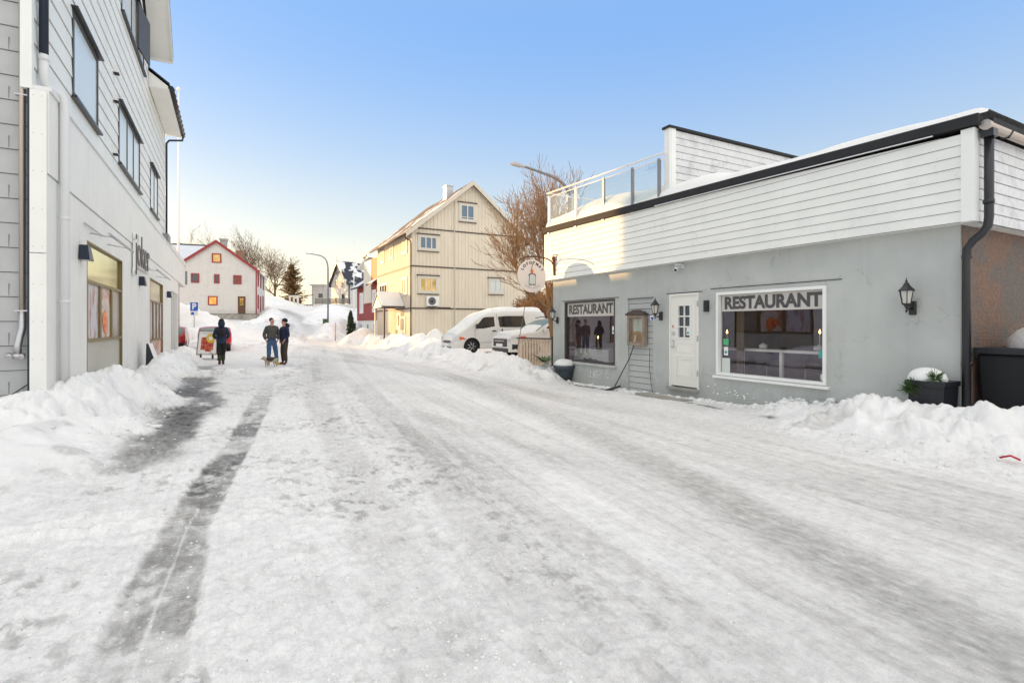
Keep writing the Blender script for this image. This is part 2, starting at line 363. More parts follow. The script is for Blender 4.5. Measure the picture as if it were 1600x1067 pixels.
def place_text(me, name, m, origin, right, up, parent, label=None):
    right = Vector(right).normalized(); up = Vector(up).normalized(); nrm = right.cross(up)
    M = Matrix((right, up, nrm)).transposed().to_4x4()
    me.transform(M); me.transform(Matrix.Translation(Vector(origin) - (wloc(parent) if parent else Vector((0, 0, 0)))))
    me.materials.clear(); me.materials.append(MATS[m])
    o = bpy.data.objects.new(name, me); col.objects.link(o); o.parent = parent
    if label: o['label'] = label
    return o

def siding(mb, u0, u1, z0, z1, pitch, lip=0.018, holes=(), lim=None, start=None, gap=0.0):
    """horizontal lapped boards on the frame's n=0 plane, outward +n; lim(z)->(ulo,uhi) trims; holes (ua,ub,za,zb)"""
    rows = []; z = z0 if start is None else start
    while z < z1-1e-4: rows.append(z); z += pitch
    cuts = sorted(set([z0, z1]+[r for r in rows if z0 <= r <= z1]+[q for h in holes for q in (h[2], h[3]) if z0 < q < z1]))
    for a, b in zip(cuts[:-1], cuts[1:]):
        if b-a < 1e-4: continue
        zr = max([r for r in rows if r <= a+1e-5] or [rows[0]])
        fa = (a-zr)/pitch; fb = (b-zr)/pitch
        na, nb = lip*(1-fa)+0.004, lip*(1-fb)+0.004
        (la, ra), (lb, rb) = (lim(a), lim(b)) if lim else ((u0, u1), (u0, u1))
        la, ra, lb, rb = max(la, u0), min(ra, u1), max(lb, u0), min(rb, u1)
        if ra <= la: continue
        if rb < lb: lb = rb = (la+ra)/2
        hs = sorted([(h[0], h[1]) for h in holes if h[2] < (a+b)/2 < h[3]])
        xs = []; cur = None
        segs = []; p0, q0 = la, lb
        for h0, h1 in hs:
            if h0 > p0: segs.append((p0, h0, q0, h0))
            p0 = q0 = h1
        segs.append((p0, ra, q0, rb))
        for (s0, s1, t0, t1) in segs:
            if s1-s0 < 1e-3 and t1-t0 < 1e-3: continue
            if gap and abs(a-zr) < 1e-5 and b-a > gap*2:
                g = a+gap; k = gap/(b-a); q0, q1 = s0+(t0-s0)*k, s1+(t1-s1)*k; ng = na+(nb-na)*k
                c0 = mb.cur; mb.cur = 1; mb.face([(s0, .001, a), (s1, .001, a), (q1, .001, g), (q0, .001, g)]); mb.cur = c0  # dark backing face paints the groove's shade
                mb.face([(q0, ng, g), (q1, ng, g), (t1, nb, b), (t0, nb, b)]); mb.face([(q0, 0, g), (q1, 0, g), (q1, ng, g), (q0, ng, g)])
                continue
            mb.face([(s0, na, a), (s1, na, a), (t1, nb, b), (t0, nb, b)])
            if abs(a-zr) < 1e-5: mb.face([(s0, 0, a), (s1, 0, a), (s1, na, a), (s0, na, a)])
def flatwall(mb, u0, u1, z0, z1, holes=(), n=0.0, th=0.0):
    us = sorted(set([u0, u1]+[q for h in holes for q in h[:2]])); zs = sorted(set([z0, z1]+[q for h in holes for q in h[2:]]))
    for a, b in zip(us[:-1], us[1:]):
        for c, d in zip(zs[:-1], zs[1:]):
            um, zm = (a+b)/2, (c+d)/2
            if any(h[0] < um < h[1] and h[2] < zm < h[3] for h in holes): continue
            mb.face([(a, n, c), (b, n, c), (b, n, d), (a, n, d)])
    if th:
        for h in holes:
            a, b, c, d = h
            mb.face([(a, n, c), (a, n, d), (a, n-th, d), (a, n-th, c)]); mb.face([(b, n, d), (b, n, c), (b, n-th, c), (b, n-th, d)])
            mb.face([(a, n, d), (b, n, d), (b, n-th, d), (a, n-th, d)]); mb.face([(b, n, c), (a, n, c), (a, n-th, c), (b, n-th, c)])
def window(parent, O, U, N, u0, u1, z0, z1, frame='white_paint', pane='pane_dark', vs=(), hs=(), fw=0.06, proud=0.04, trim=None, tw=0.08, label=None, hood=None, sill=None):
    """a window as a part (its frame) with its pane, trim and sill as sub-parts"""
    mb = MB(O, U, N)
    for a, b, c, d in ((u0, u0+fw, z0, z1), (u1-fw, u1, z0, z1), (u0+fw, u1-fw, z0, z0+fw), (u0+fw, u1-fw, z1-fw, z1)): mb.box(a, b, 0.0, proud, c, d)
    for t in vs:
        x = u0+(u1-u0)*t; mb.box(x-fw*0.45, x+fw*0.45, 0.0, proud-0.005, z0+fw, z1-fw)
    for t in hs:
        z = z0+(z1-z0)*t; mb.box(u0+fw, u1-fw, 0.0, proud-0.01, z-fw*0.25, z+fw*0.25)
    o = mb.build('window', frame, parent, label)
    g = MB(O, U, N); g.face([(u0+fw*.6, 0.012, z0+fw*.6), (u1-fw*.6, 0.012, z0+fw*.6), (u1-fw*.6, 0.012, z1-fw*.6), (u0+fw*.6, 0.012, z1-fw*.6)])
    g.build('pane', pane, o)
    if trim:
        t = MB(O, U, N)
        t.box(u0-tw, u0, 0, proud*.8, z0, z1); t.box(u1, u1+tw, 0, proud*.8, z0, z1); t.box(u0-tw, u1+tw, 0, proud*.9, z1, z1+tw); t.box(u0-tw, u1+tw, 0, proud*.9, z0-tw, z0)
        t.build('frame', trim, o)
    if hood:
        t = MB(O, U, N); zt = z1+(tw if trim else 0)+0.002
        t.box(u0-tw-0.08, u1+tw+0.08, 0, proud+0.06, zt, zt+0.06); t.build('hood', hood, o); t = MB(O, U, N)
        zb = z0-(tw if trim else 0)-0.05; t.box(u0-tw-0.04, u1+tw+0.04, 0, proud+0.04, zb, zb+0.045)
        t.build('sill', hood, o)
    if sill:
        t = MB(O, U, N); t.box(u0-0.06, u1+0.06, 0, proud+0.07, z0-0.05, z0-0.002); t.build('sill', sill, o)
    return o

# ------------------------------------------------------------------ noise
def _h(ix, iy, k):
    n = (ix.astype(np.int64)*374761393 + iy.astype(np.int64)*668265263 + k*2147483647) & 0xffffffff
    n = ((n ^ (n >> 13))*1274126177) & 0xffffffff
    return ((n ^ (n >> 16)) & 0xffff)/65535.0
def vnoise(x, y, k=0):
    ix, iy = np.floor(x), np.floor(y); fx, fy = x-ix, y-iy
    fx = fx*fx*fx*(fx*(fx*6-15)+10); fy = fy*fy*fy*(fy*(fy*6-15)+10)
    a, b, c, d = _h(ix, iy, k), _h(ix+1, iy, k), _h(ix, iy+1, k), _h(ix+1, iy+1, k)
    return (a*(1-fx)+b*fx)*(1-fy)+(c*(1-fx)+d*fx)*fy
def fbm(x, y, o=5, k=0, g=0.5):
    s = 0; a = 1; t = 0
    for i in range(o):
        s = s+a*vnoise(x*2**i+i*17.3, y*2**i-i*9.1, k+i); t += a; a *= g
    return s/t
def worley(x, y, k=0):
    ix, iy = np.floor(x), np.floor(y); best = np.full(x.shape, 9.0)
    for dx in (-1, 0, 1):
        for dy in (-1, 0, 1):
            cx, cy = ix+dx, iy+dy
            px = cx+_h(cx, cy, k); py = cy+_h(cx, cy, k+5)
            best = np.minimum(best, (px-x)**2+(py-y)**2)
    return np.sqrt(best)
def sst(a, b, x):
    t = np.clip((x-a)/(b-a), 0, 1); return t*t*(3-2*t)

# ------------------------------------------------------------------ the ground
def base_z(X, Y):
    z = np.interp(Y, [-200, 0, 14, 22, 35, 40, 45, 52, 60, 75, 88, 100, 130, 400], [0.5, 0, -0.02, 0.0, 0.08, 0.25, 0.6, 1.35, 2.2, 3.5, 4.5, 5.0, 4.6, -6])
    z = z - 0.12*sst(6.5, 9, X)*sst(5, 12, Y)*(1-sst(16, 22, Y))
    z = z + 0.28*sst(7.6, 9.2, X)*sst(15, 19, Y)*(1-sst(40, 60, Y))
    z = z - 0.55*sst(52, 62, Y)*(1-sst(1.5, 4.5, X))*(1-sst(70, 76, Y))
    z = z - 6*sst(150, 400, np.hypot(X, Y-40))
    return z
def seg_dist(X, Y, pts):
    """distance to a polyline and the interpolated third value along it"""
    best = np.full(X.shape, 1e9); val = np.zeros(X.shape)
    for (x0, y0, *a), (x1, y1, *b) in zip(pts[:-1], pts[1:]):
        dx, dy = x1-x0, y1-y0; t = np.clip(((X-x0)*dx+(Y-y0)*dy)/(dx*dx+dy*dy+1e-9), 0, 1)
        d = np.hypot(X-x0-t*dx, Y-y0-t*dy); m = d < best
        best = np.where(m, d, best)
        if a: val = np.where(m, a[0]+(b[0]-a[0])*t, val)
    return best, val
# banks: polyline of (x, y, height), half width, lump size, lump amount
BANKS = [
    dict(pts=[(-5.0, 4.2, .22), (-3.2, 5.6, .34), (-2.3, 7.2, .36), (-1.95, 9.0, .30)], w=1.25, c=.5, a=.09, lab='soft smooth skirt of snow sloping down from the shop corner pile'),
    dict(pts=[(-6.5, 6.5, .45), (-3.4, 8.4, .50), (-2.25, 10.4, .52), (-1.95, 12.0, .66), (-1.9, 13.2, .52)], w=1.05, c=.22, a=.20, lab='rough pile of white snow heaped against the shop corner and its first window'),
    dict(pts=[(-1.85, 13.8, .34), (-1.75, 15.4, .42), (-1.8, 17.0, .38)], w=.75, c=.25, a=.18, lab='low lumpy snow pile below the second shop window'),
    dict(pts=[(-1.7, 18.2, .5), (-1.9, 21.5, .50), (-1.95, 25.5, .40), (-2.0, 31, .3)], w=.9, c=.28, a=.16, lab='snow heaped along the shop wall behind the leaning folded sign'),
    dict(pts=[(-.9, 17.9, .12), (.4, 18.4, .15), (1.6, 18.9, .06)], w=.75, c=.3, a=.10, lab='low ridge of snow in front of the three standing people'),
    dict(pts=[(-5.5, 44, 2.2), (-3.2, 44.5, 2.5), (-1.4, 43.5, 1.7), (0.4, 41, .6), (2.4, 38.0, .2)], w=3.4, c=.6, a=.25, lab='tall sunlit snow pile behind the parked red cars'),
    dict(pts=[(1.5, 56, .25), (3.6, 60, .5), (4.2, 70, .6)], w=1.6, c=.6, a=.2, lab='snow bank beside the white house with red trim'),
    dict(pts=[(9.0, 5.3, .10), (8.25, 4.5, .38), (8.15, 2.7, .50), (8.6, 1.6, .44), (9.6, .2, .46), (10, -4, .6), (9, -9, .5)], w=1.35, c=.19, a=.18, lab='white snow bank with rough dirty front beside the square black planter'),
    dict(pts=[(8.2, 13.5, .34), (7.85, 14.7, .58), (7.9, 16.4, .64), (8.1, 18.0, .40)], w=1.15, c=.20, a=.20, lab='chunky snow pile in front of the pale picket fence'),
    dict(pts=[(8.0, 18.5, .34), (8.3, 21.5, .30), (8.6, 24.5, .55), (8.9, 28, .62), (9.0, 33, .45), (8.6, 37, .45)], w=1.25, c=.35, a=.20, lab='long snow bank between the road and the beige house'),
    dict(pts=[(9.5, 26.2, 1.05), (9.9, 27.0, .9)], w=1.05, c=.4, a=.10, lab='rounded snow mound at the corner of the beige house'),
    dict(pts=[(7.8, 38.2, .85), (8.7, 39.6, .85), (9.4, 42, .6)], w=1.25, c=.5, a=.12, lab='sunlit rounded snow mound in front of the dark red house'),
    dict(pts=[(6.9, 43.0, .35), (7.4, 46, .75), (8.6, 49, .8), (10, 51, .6)], w=1.7, c=.5, a=.25, lab='uneven snow pile around the red marker pole'),
    dict(pts=[(9.0, 56, .6), (10.8, 66, .6), (12.6, 76, .5), (14, 86, .3)], w=3.0, c=.9, a=.2, lab='snow bank below the white retaining wall up the hill'),
    dict(pts=[(3.4, 84, 1.6), (6.2, 90, 1.4), (9, 93, .6)], w=3.0, c=1.0, a=.15, lab='snow bank at the top of the road below the bare trees'),
]
TRACKS = [  # wheel tracks: points (x, y, wear), half width
    ([(-.42, 1.2, .18), (-.40, 2.6, .26), (-.36, 3.6, .34), (-.30, 4.7, .40), (-.12, 6.2, .48), (.10, 7.8, .50), (.34, 10.0, .42), (.60, 12.5, .22), (.85, 15.5, .06)], .195),
    ([(.60, .8, .06), (.92, 3.0, .10), (1.2, 6, .13), (1.55, 11, .16), (2.1, 18, .05), (3.0, 30, .02)], .28),
    ([(1.25, .8, .10), (1.75, 4.2, .14), (2.15, 7.5, .18), (2.65, 12, .16), (3.6, 24, .12), (4.6, 40, .06)], .22),
    ([(2.9, -1, .30), (3.2, 1.0, .33), (3.95, 3.4, .29), (4.6, 6, .24), (5.3, 10.5, .22), (5.9, 15, .16), (6.2, 24, .10)], .42),
    ([(4.3, -3, .24), (4.8, 0.3, .26), (5.2, 2.5, .2), (5.6, 5.5, .10), (6.3, 11, .06)], .40),
    ([(1.9, 14, .10), (2.9, 20, .18), (4.0, 27, .14), (5.5, 40, .10), (6.3, 52, .22), (6.8, 62, .30), (6.3, 74, .34), (4.6, 82, .3)], .8),
    ([(6.4, 5.4, .14), (6.15, 2.3, .22), (5.9, -1, .2)], .10),
]
def terrain(X, Y):
    bz = base_z(X, Y)
    lump = np.zeros(X.shape); bh = np.zeros(X.shape); bid = np.full(X.shape, -1)
    warpx = X+0.35*(fbm(X*1.3, Y*1.3, 3, 3)-.5)*2; warpy = Y+0.35*(fbm(X*1.3+50, Y*1.3, 3, 9)-.5)*2
    r0 = np.hypot(X, Y)
    for i, b in enumerate(BANKS):
        if True:
            d, h = seg_dist(warpx, warpy, b['pts'])
            near = d < b['w']*1.6
            t = np.clip(1-d/b['w'], 0, 1); prof = t*t*(3-2*t)*0.55+t*0.45
            hh = h*prof
            c = b['c']
            wl = np.zeros(X.shape)
            m = near
            if m.any():
                x, y = X[m], Y[m]
                q = .85-1.15*np.minimum(worley(x/c, y/c, i), .9)**2
                q2 = (.8-1.3*np.minimum(worley(x/(c*.42), y/(c*.42), i+40), .85)**2)*.5
                f = (fbm(x/c*.5, y/c*.5, 5, i+20)-.5)*2.2
                msk = sst(.35, .62, fbm(x/(c*3.2), y/(c*3.2), 3, i+70))
                q3 = (.75-1.3*np.minimum(worley(x/(c*.2), y/(c*.2), i+90), .8)**2)*.22
                wl[m] = (q*.46+q2*.50+q3*.15)*(0.35+1.0*msk)+f*.55
            hh = hh + wl*b['a']*1.25*np.clip(prof*2.6, 0, 1)*(0.45+.55*np.clip(prof*1.2, 0, 1))
            take = hh > bh
            bid = np.where(take & (hh > .05), i, bid); bh = np.maximum(bh, hh)
    wear = np.zeros(X.shape); rut = np.zeros(X.shape); tread = np.zeros(X.shape)
    wob = (fbm(X*2.1, Y*.5, 3, 31)-.5)*.12
    ptch = fbm(X*3.3, Y*2.1, 5, 37)
    for i, (pts, hw) in enumerate(TRACKS):
        d, s = seg_dist(X+wob*(.35 if i == 0 else 1), Y, pts)
        if i == 0:
            hwv = hw*(1+.35*(fbm(X*0+3, Y*1.7, 4, 38)-.5)+.35*(fbm(X*9, Y*9, 4, 39)-.5)); k = 1-sst(hwv*.80, hwv*1.06+.006, d)
            s = s*(.55+.75*sst(.40, .66, ptch))*(1-.55*sst(.52, .66, fbm(X*5, Y*3.5, 5, 36, .65)))*(1-.6*sst(.0, .012, .014-d)*(Y < 5.2))
            tread = k*(1-sst(4.5, 7, Y))*sst(.35, .6, fbm(X*2.5, Y*2.5, 3, 52)); rut = np.maximum(rut, k)
        elif hw < .3:
            k = 1-sst(hw*.5, hw*1.15, d); s = s*(.7+.6*ptch); rut = np.maximum(rut, .35*k)
        else: k = 1-sst(hw*.2, hw*1.5, d)
        wear = np.maximum(wear, s*k)
    # bare pavement patch by the shop
    pd, ps = seg_dist(X+(fbm(X*1.2, Y*.7, 4, 61)-.5)*1.2, Y, [(-1.25, 7.2, .40), (-.95, 9.2, .72), (-.62, 10.6, .85), (-.5, 12.2, .55), (-.8, 14.6, .85), (-.55, 16.2, .7), (-.9, 22.5, .45)])
    wear = np.maximum(wear, ps*(1-sst(.18, .62, pd))*sst(.30, .52, fbm(X*2.2, Y*1.0, 4, 63)+.12))
    # wet line along the restaurant
    pd, ps = seg_dist(X+(fbm(X*2, Y*1.2, 4, 81)-.5)*.35, Y, [(7.75, 5.0, .85), (8.1, 6.5, .95), (8.35, 8.2, .75), (8.62, 10, .9), (8.55, 13.2, .8)])
    wear = np.maximum(wear, ps*(1-sst(.03, .17, pd))*sst(.44, .56, fbm(X*3.5, Y*1.7, 4, 83)))
    streak = fbm(X*1.1+Y*.12, (Y-X*.12)*.16, 5, 91)
    sl_ = X-.10*Y-.005*X*Y; lines = fbm(sl_*2.2, Y*.05, 5, 92, .62); lines2 = fbm(sl_*11, Y*.10, 4, 93, .6)
    roadm = sst(.6, 2.0, X-.02*Y)*(1-sst(6.2, 7.4, X-.0*Y))*(1-sst(60, 90, Y))
    wear = np.maximum(wear, roadm*(.15*sst(.42, .72, streak)+.10*sst(.46, .66, lines)+.06*sst(.5, .62, lines2)))
    wear = wear*(1-sst(.02, .09, bh))
    fine = np.where(r0 < 60, 1.0, 0.0)
    # small relief: trampled snow, footprints, ice texture
    tramp = (1-sst(1.2, 2.4, X-.06*Y))*sst(-1.8, -1.0, X+0*Y)*(1-sst(20, 26, Y))
    d = 0.012*(fbm(X*3, Y*3, 5, 5)-.5)*2+0.007*(fbm(X*14, Y*9, 3, 15)-.5)*2*(1+1.2*tramp)
    wq = fbm(X*4, Y*4, 3, 54)-.5; fx_ = (X*.95+Y*.3)*3.6+wq*.5; fy_ = (Y*.95-X*.3)*1.5+wq*.5; foot = np.clip(1-worley(fx_, fy_, 99)/.20, 0, 1)*(vnoise(X*.9, Y*.9, 77) > .5)
    near_ = 1-sst(14, 24, r0)
    d = d + near_*(.015*(fbm(X*9, Y*9, 5, 47, .65)-.5)*2*(.25+.9*tramp)+.020*(.55-worley(X*15, Y*15, 48))*(.08+tramp*sst(.42, .6, fbm(X*1.7, Y*1.7, 3, 49))))
    d = d - tramp*foot*.026
    d = d*(1-.6*np.clip(rut, 0, 1)) - rut*.020
    d = d + np.exp(-((X+1.1)/.9)**2-((Y-5.1)/.25)**2)*(.05*np.sin(Y*22+X*2))
    d = d*np.clip(30/np.maximum(r0, 1), 0, 1)*(1-.7*sst(.1, .3, bh))
    ring = np.exp(-((worley(fx_, fy_, 99)-.17)/.05)**2)*(vnoise(X*.9, Y*.9, 77) > .5)*(.3+.9*vnoise(X*6, Y*6, 53))
    wear = np.clip(wear + tramp*ring*.10 + tramp*foot*.06 + tramp*.27*sst(.53, .66, fbm(X*8.5, Y*7.0, 6, 44, .68))*sst(.42, .6, fbm(X*.9, Y*.8, 3, 45)), 0, 1)
    dirt = np.zeros(X.shape)
    m = bh > .08
    dirt[m] = (sst(.56, .72, fbm(X[m]*2.6, Y[m]*2.6, 5, 55))*(1-sst(.25, .55, bh[m])))*.5
    wear = np.where(m, dirt*.4, wear)
    return bz, bz+bh+d, bh, bid, wear, tread
def gz(x, y):
    _, z, _, _, _, _ = terrain(np.array([float(x)]), np.array([float(y)])); return float(z[0])
def gb(x, y): return float(base_z(np.array([float(x)]), np.array([float(y)]))[0])

def build_ground():
    rs = [0.25]; r = 0.25
    while r < 900:
        if r < 1.3: dr = .2
        elif r < 30: dr = min(max(r*r/1100.0, .006), .008+.0042*r)
        elif r < 110: dr = .006*r
        else: dr = .05*r
        r += dr; rs.append(r)
    rs = np.array(rs)
    fa = np.arange(-50.0, 50.0, 0.125); rest = np.arange(52.0, 308.0, 2.0)
    th = R(1)*np.concatenate([fa, rest])+R(YAW)
    na, nr = len(th), len(rs)
    A, Q = np.meshgrid(th, rs)
    X = (Q*np.sin(A)).ravel(); Y = (Q*np.cos(A)).ravel()
    bz, Z, bh, bid, wear, tread = terrain(X, Y)
    lane = ((X-.06*Y) > .9) & (X < 7.3+np.clip((Y-60)*.05, 0, 2)) & (Y > -60) & (Y < 95)
    pave = (~lane) & (X > -2.5) & ((X-.06*Y) <= .9) & (Y > 3) & (Y < 36)
    pave |= (X > 7.3) & (X < 8.9) & (Y > 3) & (Y < 14)
    reg = np.where(lane, 1, np.where(pave, 2, 0)); reg = np.where(bid >= 0, 10+bid, reg)
    co = np.stack([X, Y, Z], 1)
    i = np.arange(nr-1)[:, None]*na; j = np.arange(na)[None, :]; j2 = (j+1) % na
    quads = np.stack([i+j, i+na+j, i+na+j2, i+j2], -1).reshape(-1, 4)
    # normals from the whole sheet, so that the pieces meet without a seam
    e1 = co[quads[:, 2]]-co[quads[:, 0]]; e2 = co[quads[:, 3]]-co[quads[:, 1]]; fn = np.cross(e1, e2)
    flip = fn[:, 2].mean() < 0
    if flip: quads = quads[:, ::-1].copy(); fn = -fn
    vn = np.zeros_like(co)
    for k in range(4):
        for ax in range(3): vn[:, ax] += np.bincount(quads[:, k], fn[:, ax], minlength=len(co))
    vn /= np.maximum(np.linalg.norm(vn, axis=1, keepdims=True), 1e-12)
    freg = reg[quads[:, 0]]
    for rr in np.unique(freg):
        q = quads[freg == rr]; used, inv = np.unique(q, return_inverse=True); inv = inv.reshape(-1, 4)
        me = bpy.data.meshes.new('m'); me.vertices.add(len(used)); me.vertices.foreach_set('co', co[used].astype(np.float32).ravel())
        me.loops.add(len(q)*4); me.loops.foreach_set('vertex_index', inv.astype(np.int32).ravel())
        me.polygons.add(len(q)); me.polygons.foreach_set('loop_start', np.arange(0, len(q)*4, 4, dtype=np.int32))
        try: me.polygons.foreach_set('loop_total', np.full(len(q), 4, dtype=np.int32))
        except Exception: pass
        me.update(calc_edges=True); me.polygons.foreach_set('use_smooth', np.ones(len(q), bool))
        at_ = me.attributes.new('wear', 'FLOAT', 'POINT'); at_.data.foreach_set('value', wear[used].astype(np.float32))
        a2 = me.attributes.new('flat', 'FLOAT', 'POINT'); a2.data.foreach_set('value', (1-sst(.05, .25, bh[used])).astype(np.float32))
        a3 = me.attributes.new('tread', 'FLOAT', 'POINT'); a3.data.foreach_set('value', tread[used].astype(np.float32))
        me.normals_split_custom_set_from_vertices(vn[used].tolist())
        nm = {0: 'ground', 1: 'road', 2: 'pavement'}.get(int(rr), 'snow_bank')
        me.name = nm; me.materials.append(MATS['ground_snow'])
        o = bpy.data.objects.new(nm, me); col.objects.link(o); o['kind'] = 'structure'
        if rr >= 10:
            o['label'] = BANKS[int(rr)-10]['lab']; o['category'] = 'snow bank'
        else:
            o['label'] = {0: 'white snow covered ground around the houses', 1: 'street covered in packed icy snow with grey wheel tracks', 2: 'trampled snowy pavement with patches of bare dark asphalt'}[int(rr)]
            o['category'] = nm
def ground_material():
    m = bpy.data.materials.new('ground_snow'); m.use_nodes = True; t = m.node_tree; b = t.nodes['Principled BSDF']; lk = t.links.new
    g = t.nodes.new('ShaderNodeNewGeometry'); at_ = t.nodes.new('ShaderNodeAttribute'); at_.attribute_name = 'wear'
    n = t.nodes.new('ShaderNodeTexNoise'); n.inputs['Scale'].default_value = 7; n.inputs['Detail'].default_value = 10; n.inputs['Roughness'].default_value = .7
    mp = t.nodes.new('ShaderNodeMapping'); mp.inputs['Scale'].default_value = (2.2, .8, 1); mp.inputs['Rotation'].default_value = (0, 0, R(6)); lk(g.outputs['Position'], mp.inputs[0]); lk(mp.outputs[0], n.inputs['Vector'])
    ma = t.nodes.new('ShaderNodeMath'); ma.operation = 'SUBTRACT'; ma.inputs[1].default_value = .5; lk(n.outputs[0], ma.inputs[0])
    mb_ = t.nodes.new('ShaderNodeMath'); mb_.operation = 'MULTIPLY_ADD'; mb_.inputs[1].default_value = .9; lk(ma.outputs[0], mb_.inputs[0])
    # noise only matters where there is wear
    ga = t.nodes.new('ShaderNodeMath'); ga.operation = 'MULTIPLY'; sm = t.nodes.new('ShaderNodeMath'); sm.operation = 'MULTIPLY'; sm.inputs[1].default_value = 3.0; sm.use_clamp = True
    lk(at_.outputs['Fac'], sm.inputs[0]); lk(mb_.outputs[0], ga.inputs[0]); lk(sm.outputs[0], ga.inputs[1])
    mb_.inputs[2].default_value = 0.0
    ad = t.nodes.new('ShaderNodeMath'); ad.operation = 'ADD'; ad.use_clamp = True; lk(at_.outputs['Fac'], ad.inputs[0]); lk(ga.outputs[0], ad.inputs[1])
    tre = t.nodes.new('ShaderNodeAttribute'); tre.attribute_name = 'tread'
    wv = t.nodes.new('ShaderNodeTexWave'); wv.wave_type = 'BANDS'; wv.bands_direction = 'Y'; wv.inputs['Scale'].default_value = 9.5; wv.inputs['Distortion'].default_value = 2.2; wv.inputs['Detail'].default_value = 2; wv.inputs['Detail Scale'].default_value = .6; lk(g.outputs['Position'], wv.inputs['Vector'])
    w1 = t.nodes.new('ShaderNodeMath'); w1.operation = 'SUBTRACT'; w1.inputs[1].default_value = .5; lk(wv.outputs['Fac'], w1.inputs[0])
    w2 = t.nodes.new('ShaderNodeMath'); w2.operation = 'MULTIPLY'; lk(w1.outputs[0], w2.inputs[0]); lk(tre.outputs['Fac'], w2.inputs[1])
    w3 = t.nodes.new('ShaderNodeMath'); w3.operation = 'MULTIPLY_ADD'; w3.inputs[1].default_value = .13; w3.use_clamp = True; lk(w2.outputs[0], w3.inputs[0]); lk(ad.outputs[0], w3.inputs[2]); ad = w3
    cr = t.nodes.new('ShaderNodeValToRGB'); e = cr.color_ramp.elements
    for _ in range(4): e.new(.5)
    for el_, (p, c) in zip(e, [(0, (.82, .825, .82)), (.14, (.70, .70, .69)), (.32, (.50, .50, .485)), (.56, (.29, .285, .27)), (.8, (.14, .13, .12)), (1, (.06, .056, .052))]):
        el_.position = p; el_.color = (*c, 1)
    lk(ad.outputs[0], cr.inputs[0])
    n2 = t.nodes.new('ShaderNodeTexNoise'); n2.inputs['Scale'].default_value = .9; n2.inputs['Detail'].default_value = 8; lk(g.outputs['Position'], n2.inputs['Vector'])
    mr = t.nodes.new('ShaderNodeMapRange'); mr.inputs['From Min'].default_value = .35; mr.inputs['From Max'].default_value = .7; mr.inputs['To Min'].default_value = 1.0; mr.inputs['To Max'].default_value = .90; lk(n2.outputs[0], mr.inputs['Value'])
    vm = t.nodes.new('ShaderNodeVectorMath'); vm.operation = 'SCALE'; lk(cr.outputs[0], vm.inputs[0]); lk(mr.outputs[0], vm.inputs['Scale'])
    fl = t.nodes.new('ShaderNodeAttribute'); fl.attribute_name = 'flat'
    def noise(sc, det, ro, stretch=None):
        q = t.nodes.new('ShaderNodeTexNoise'); q.inputs['Scale'].default_value = sc; q.inputs['Detail'].default_value = det; q.inputs['Roughness'].default_value = ro
        if stretch:
            m2 = t.nodes.new('ShaderNodeMapping'); m2.inputs['Scale'].default_value = stretch; m2.inputs['Rotation'].default_value = (0, 0, R(7)); lk(g.outputs['Position'], m2.inputs[0]); lk(m2.outputs[0], q.inputs['Vector'])
        else: lk(g.outputs['Position'], q.inputs['Vector'])
        return q
    def rng(src, a, b_, c, d):
        q = t.nodes.new('ShaderNodeMapRange'); q.interpolation_type = 'SMOOTHSTEP'
        for k, v in zip(('From Min', 'From Max', 'To Min', 'To Max'), (a, b_, c, d)): q.inputs[k].default_value = v
        lk(src, q.inputs['Value']); return q
    def math_(op, a, b_):
        q = t.nodes.new('ShaderNodeMath'); q.operation = op
        for i, v in enumerate((a, b_)):
            if isinstance(v, (int, float)): q.inputs[i].default_value = v
            else: lk(v, q.inputs[i])
        return q.outputs[0]
    crust = rng(noise(9, 15, .8).outputs[0], .44, .60, 0, 1).outputs[0]
    grit = rng(noise(55, 6, .8).outputs[0], .56, .72, 0, 1).outputs[0]
    strk = rng(noise(9, 10, .75, (3.2, .35, 1)).outputs[0], .42, .66, 0, 1).outputs[0]
    speck = rng(noise(23, 3, .6).outputs[0], .70, .73, 0, 1).outputs[0]
    fine_ = rng(noise(130, 4, .7).outputs[0], .42, .62, 0, 1).outputs[0]
    tot = math_('ADD', math_('ADD', math_('ADD', math_('MULTIPLY', crust, .15), math_('MULTIPLY', fine_, .10)), math_('MULTIPLY', grit, .28)), math_('ADD', math_('MULTIPLY', strk, .08), math_('MULTIPLY', speck, .45)))
    bk = math_('MULTIPLY', math_('ADD', math_('MULTIPLY', fl.outputs['Fac'], .82), .18), tot)
    vm2 = t.nodes.new('ShaderNodeVectorMath'); vm2.operation = 'SCALE'; lk(vm.outputs[0], vm2.inputs[0]); lk(math_('SUBTRACT', 1.10, bk), vm2.inputs['Scale'])
    lk(vm2.outputs[0], b.inputs['Base Color'])
    rr = t.nodes.new('ShaderNodeMapRange'); rr.inputs['From Max'].default_value = .6; rr.inputs['To Min'].default_value = .8; rr.inputs['To Max'].default_value = .45; lk(ad.outputs[0], rr.inputs['Value']); lk(rr.outputs[0], b.inputs['Roughness'])
    b.inputs['Specular IOR Level'].default_value = .3
    n3 = t.nodes.new('ShaderNodeTexNoise'); n3.inputs['Scale'].default_value = 26; n3.inputs['Detail'].default_value = 12; n3.inputs['Roughness'].default_value = .72; lk(g.outputs['Position'], n3.inputs['Vector'])
    bp = t.nodes.new('ShaderNodeBump'); bp.inputs['Strength'].default_value = .7; bp.inputs['Distance'].default_value = .022; lk(n3.outputs[0], bp.inputs['Height']); lk(bp.outputs[0], b.inputs['Normal'])
    MATS['ground_snow'] = m
ground_material()
build_ground()

UP = Vector((0, 0, 1))
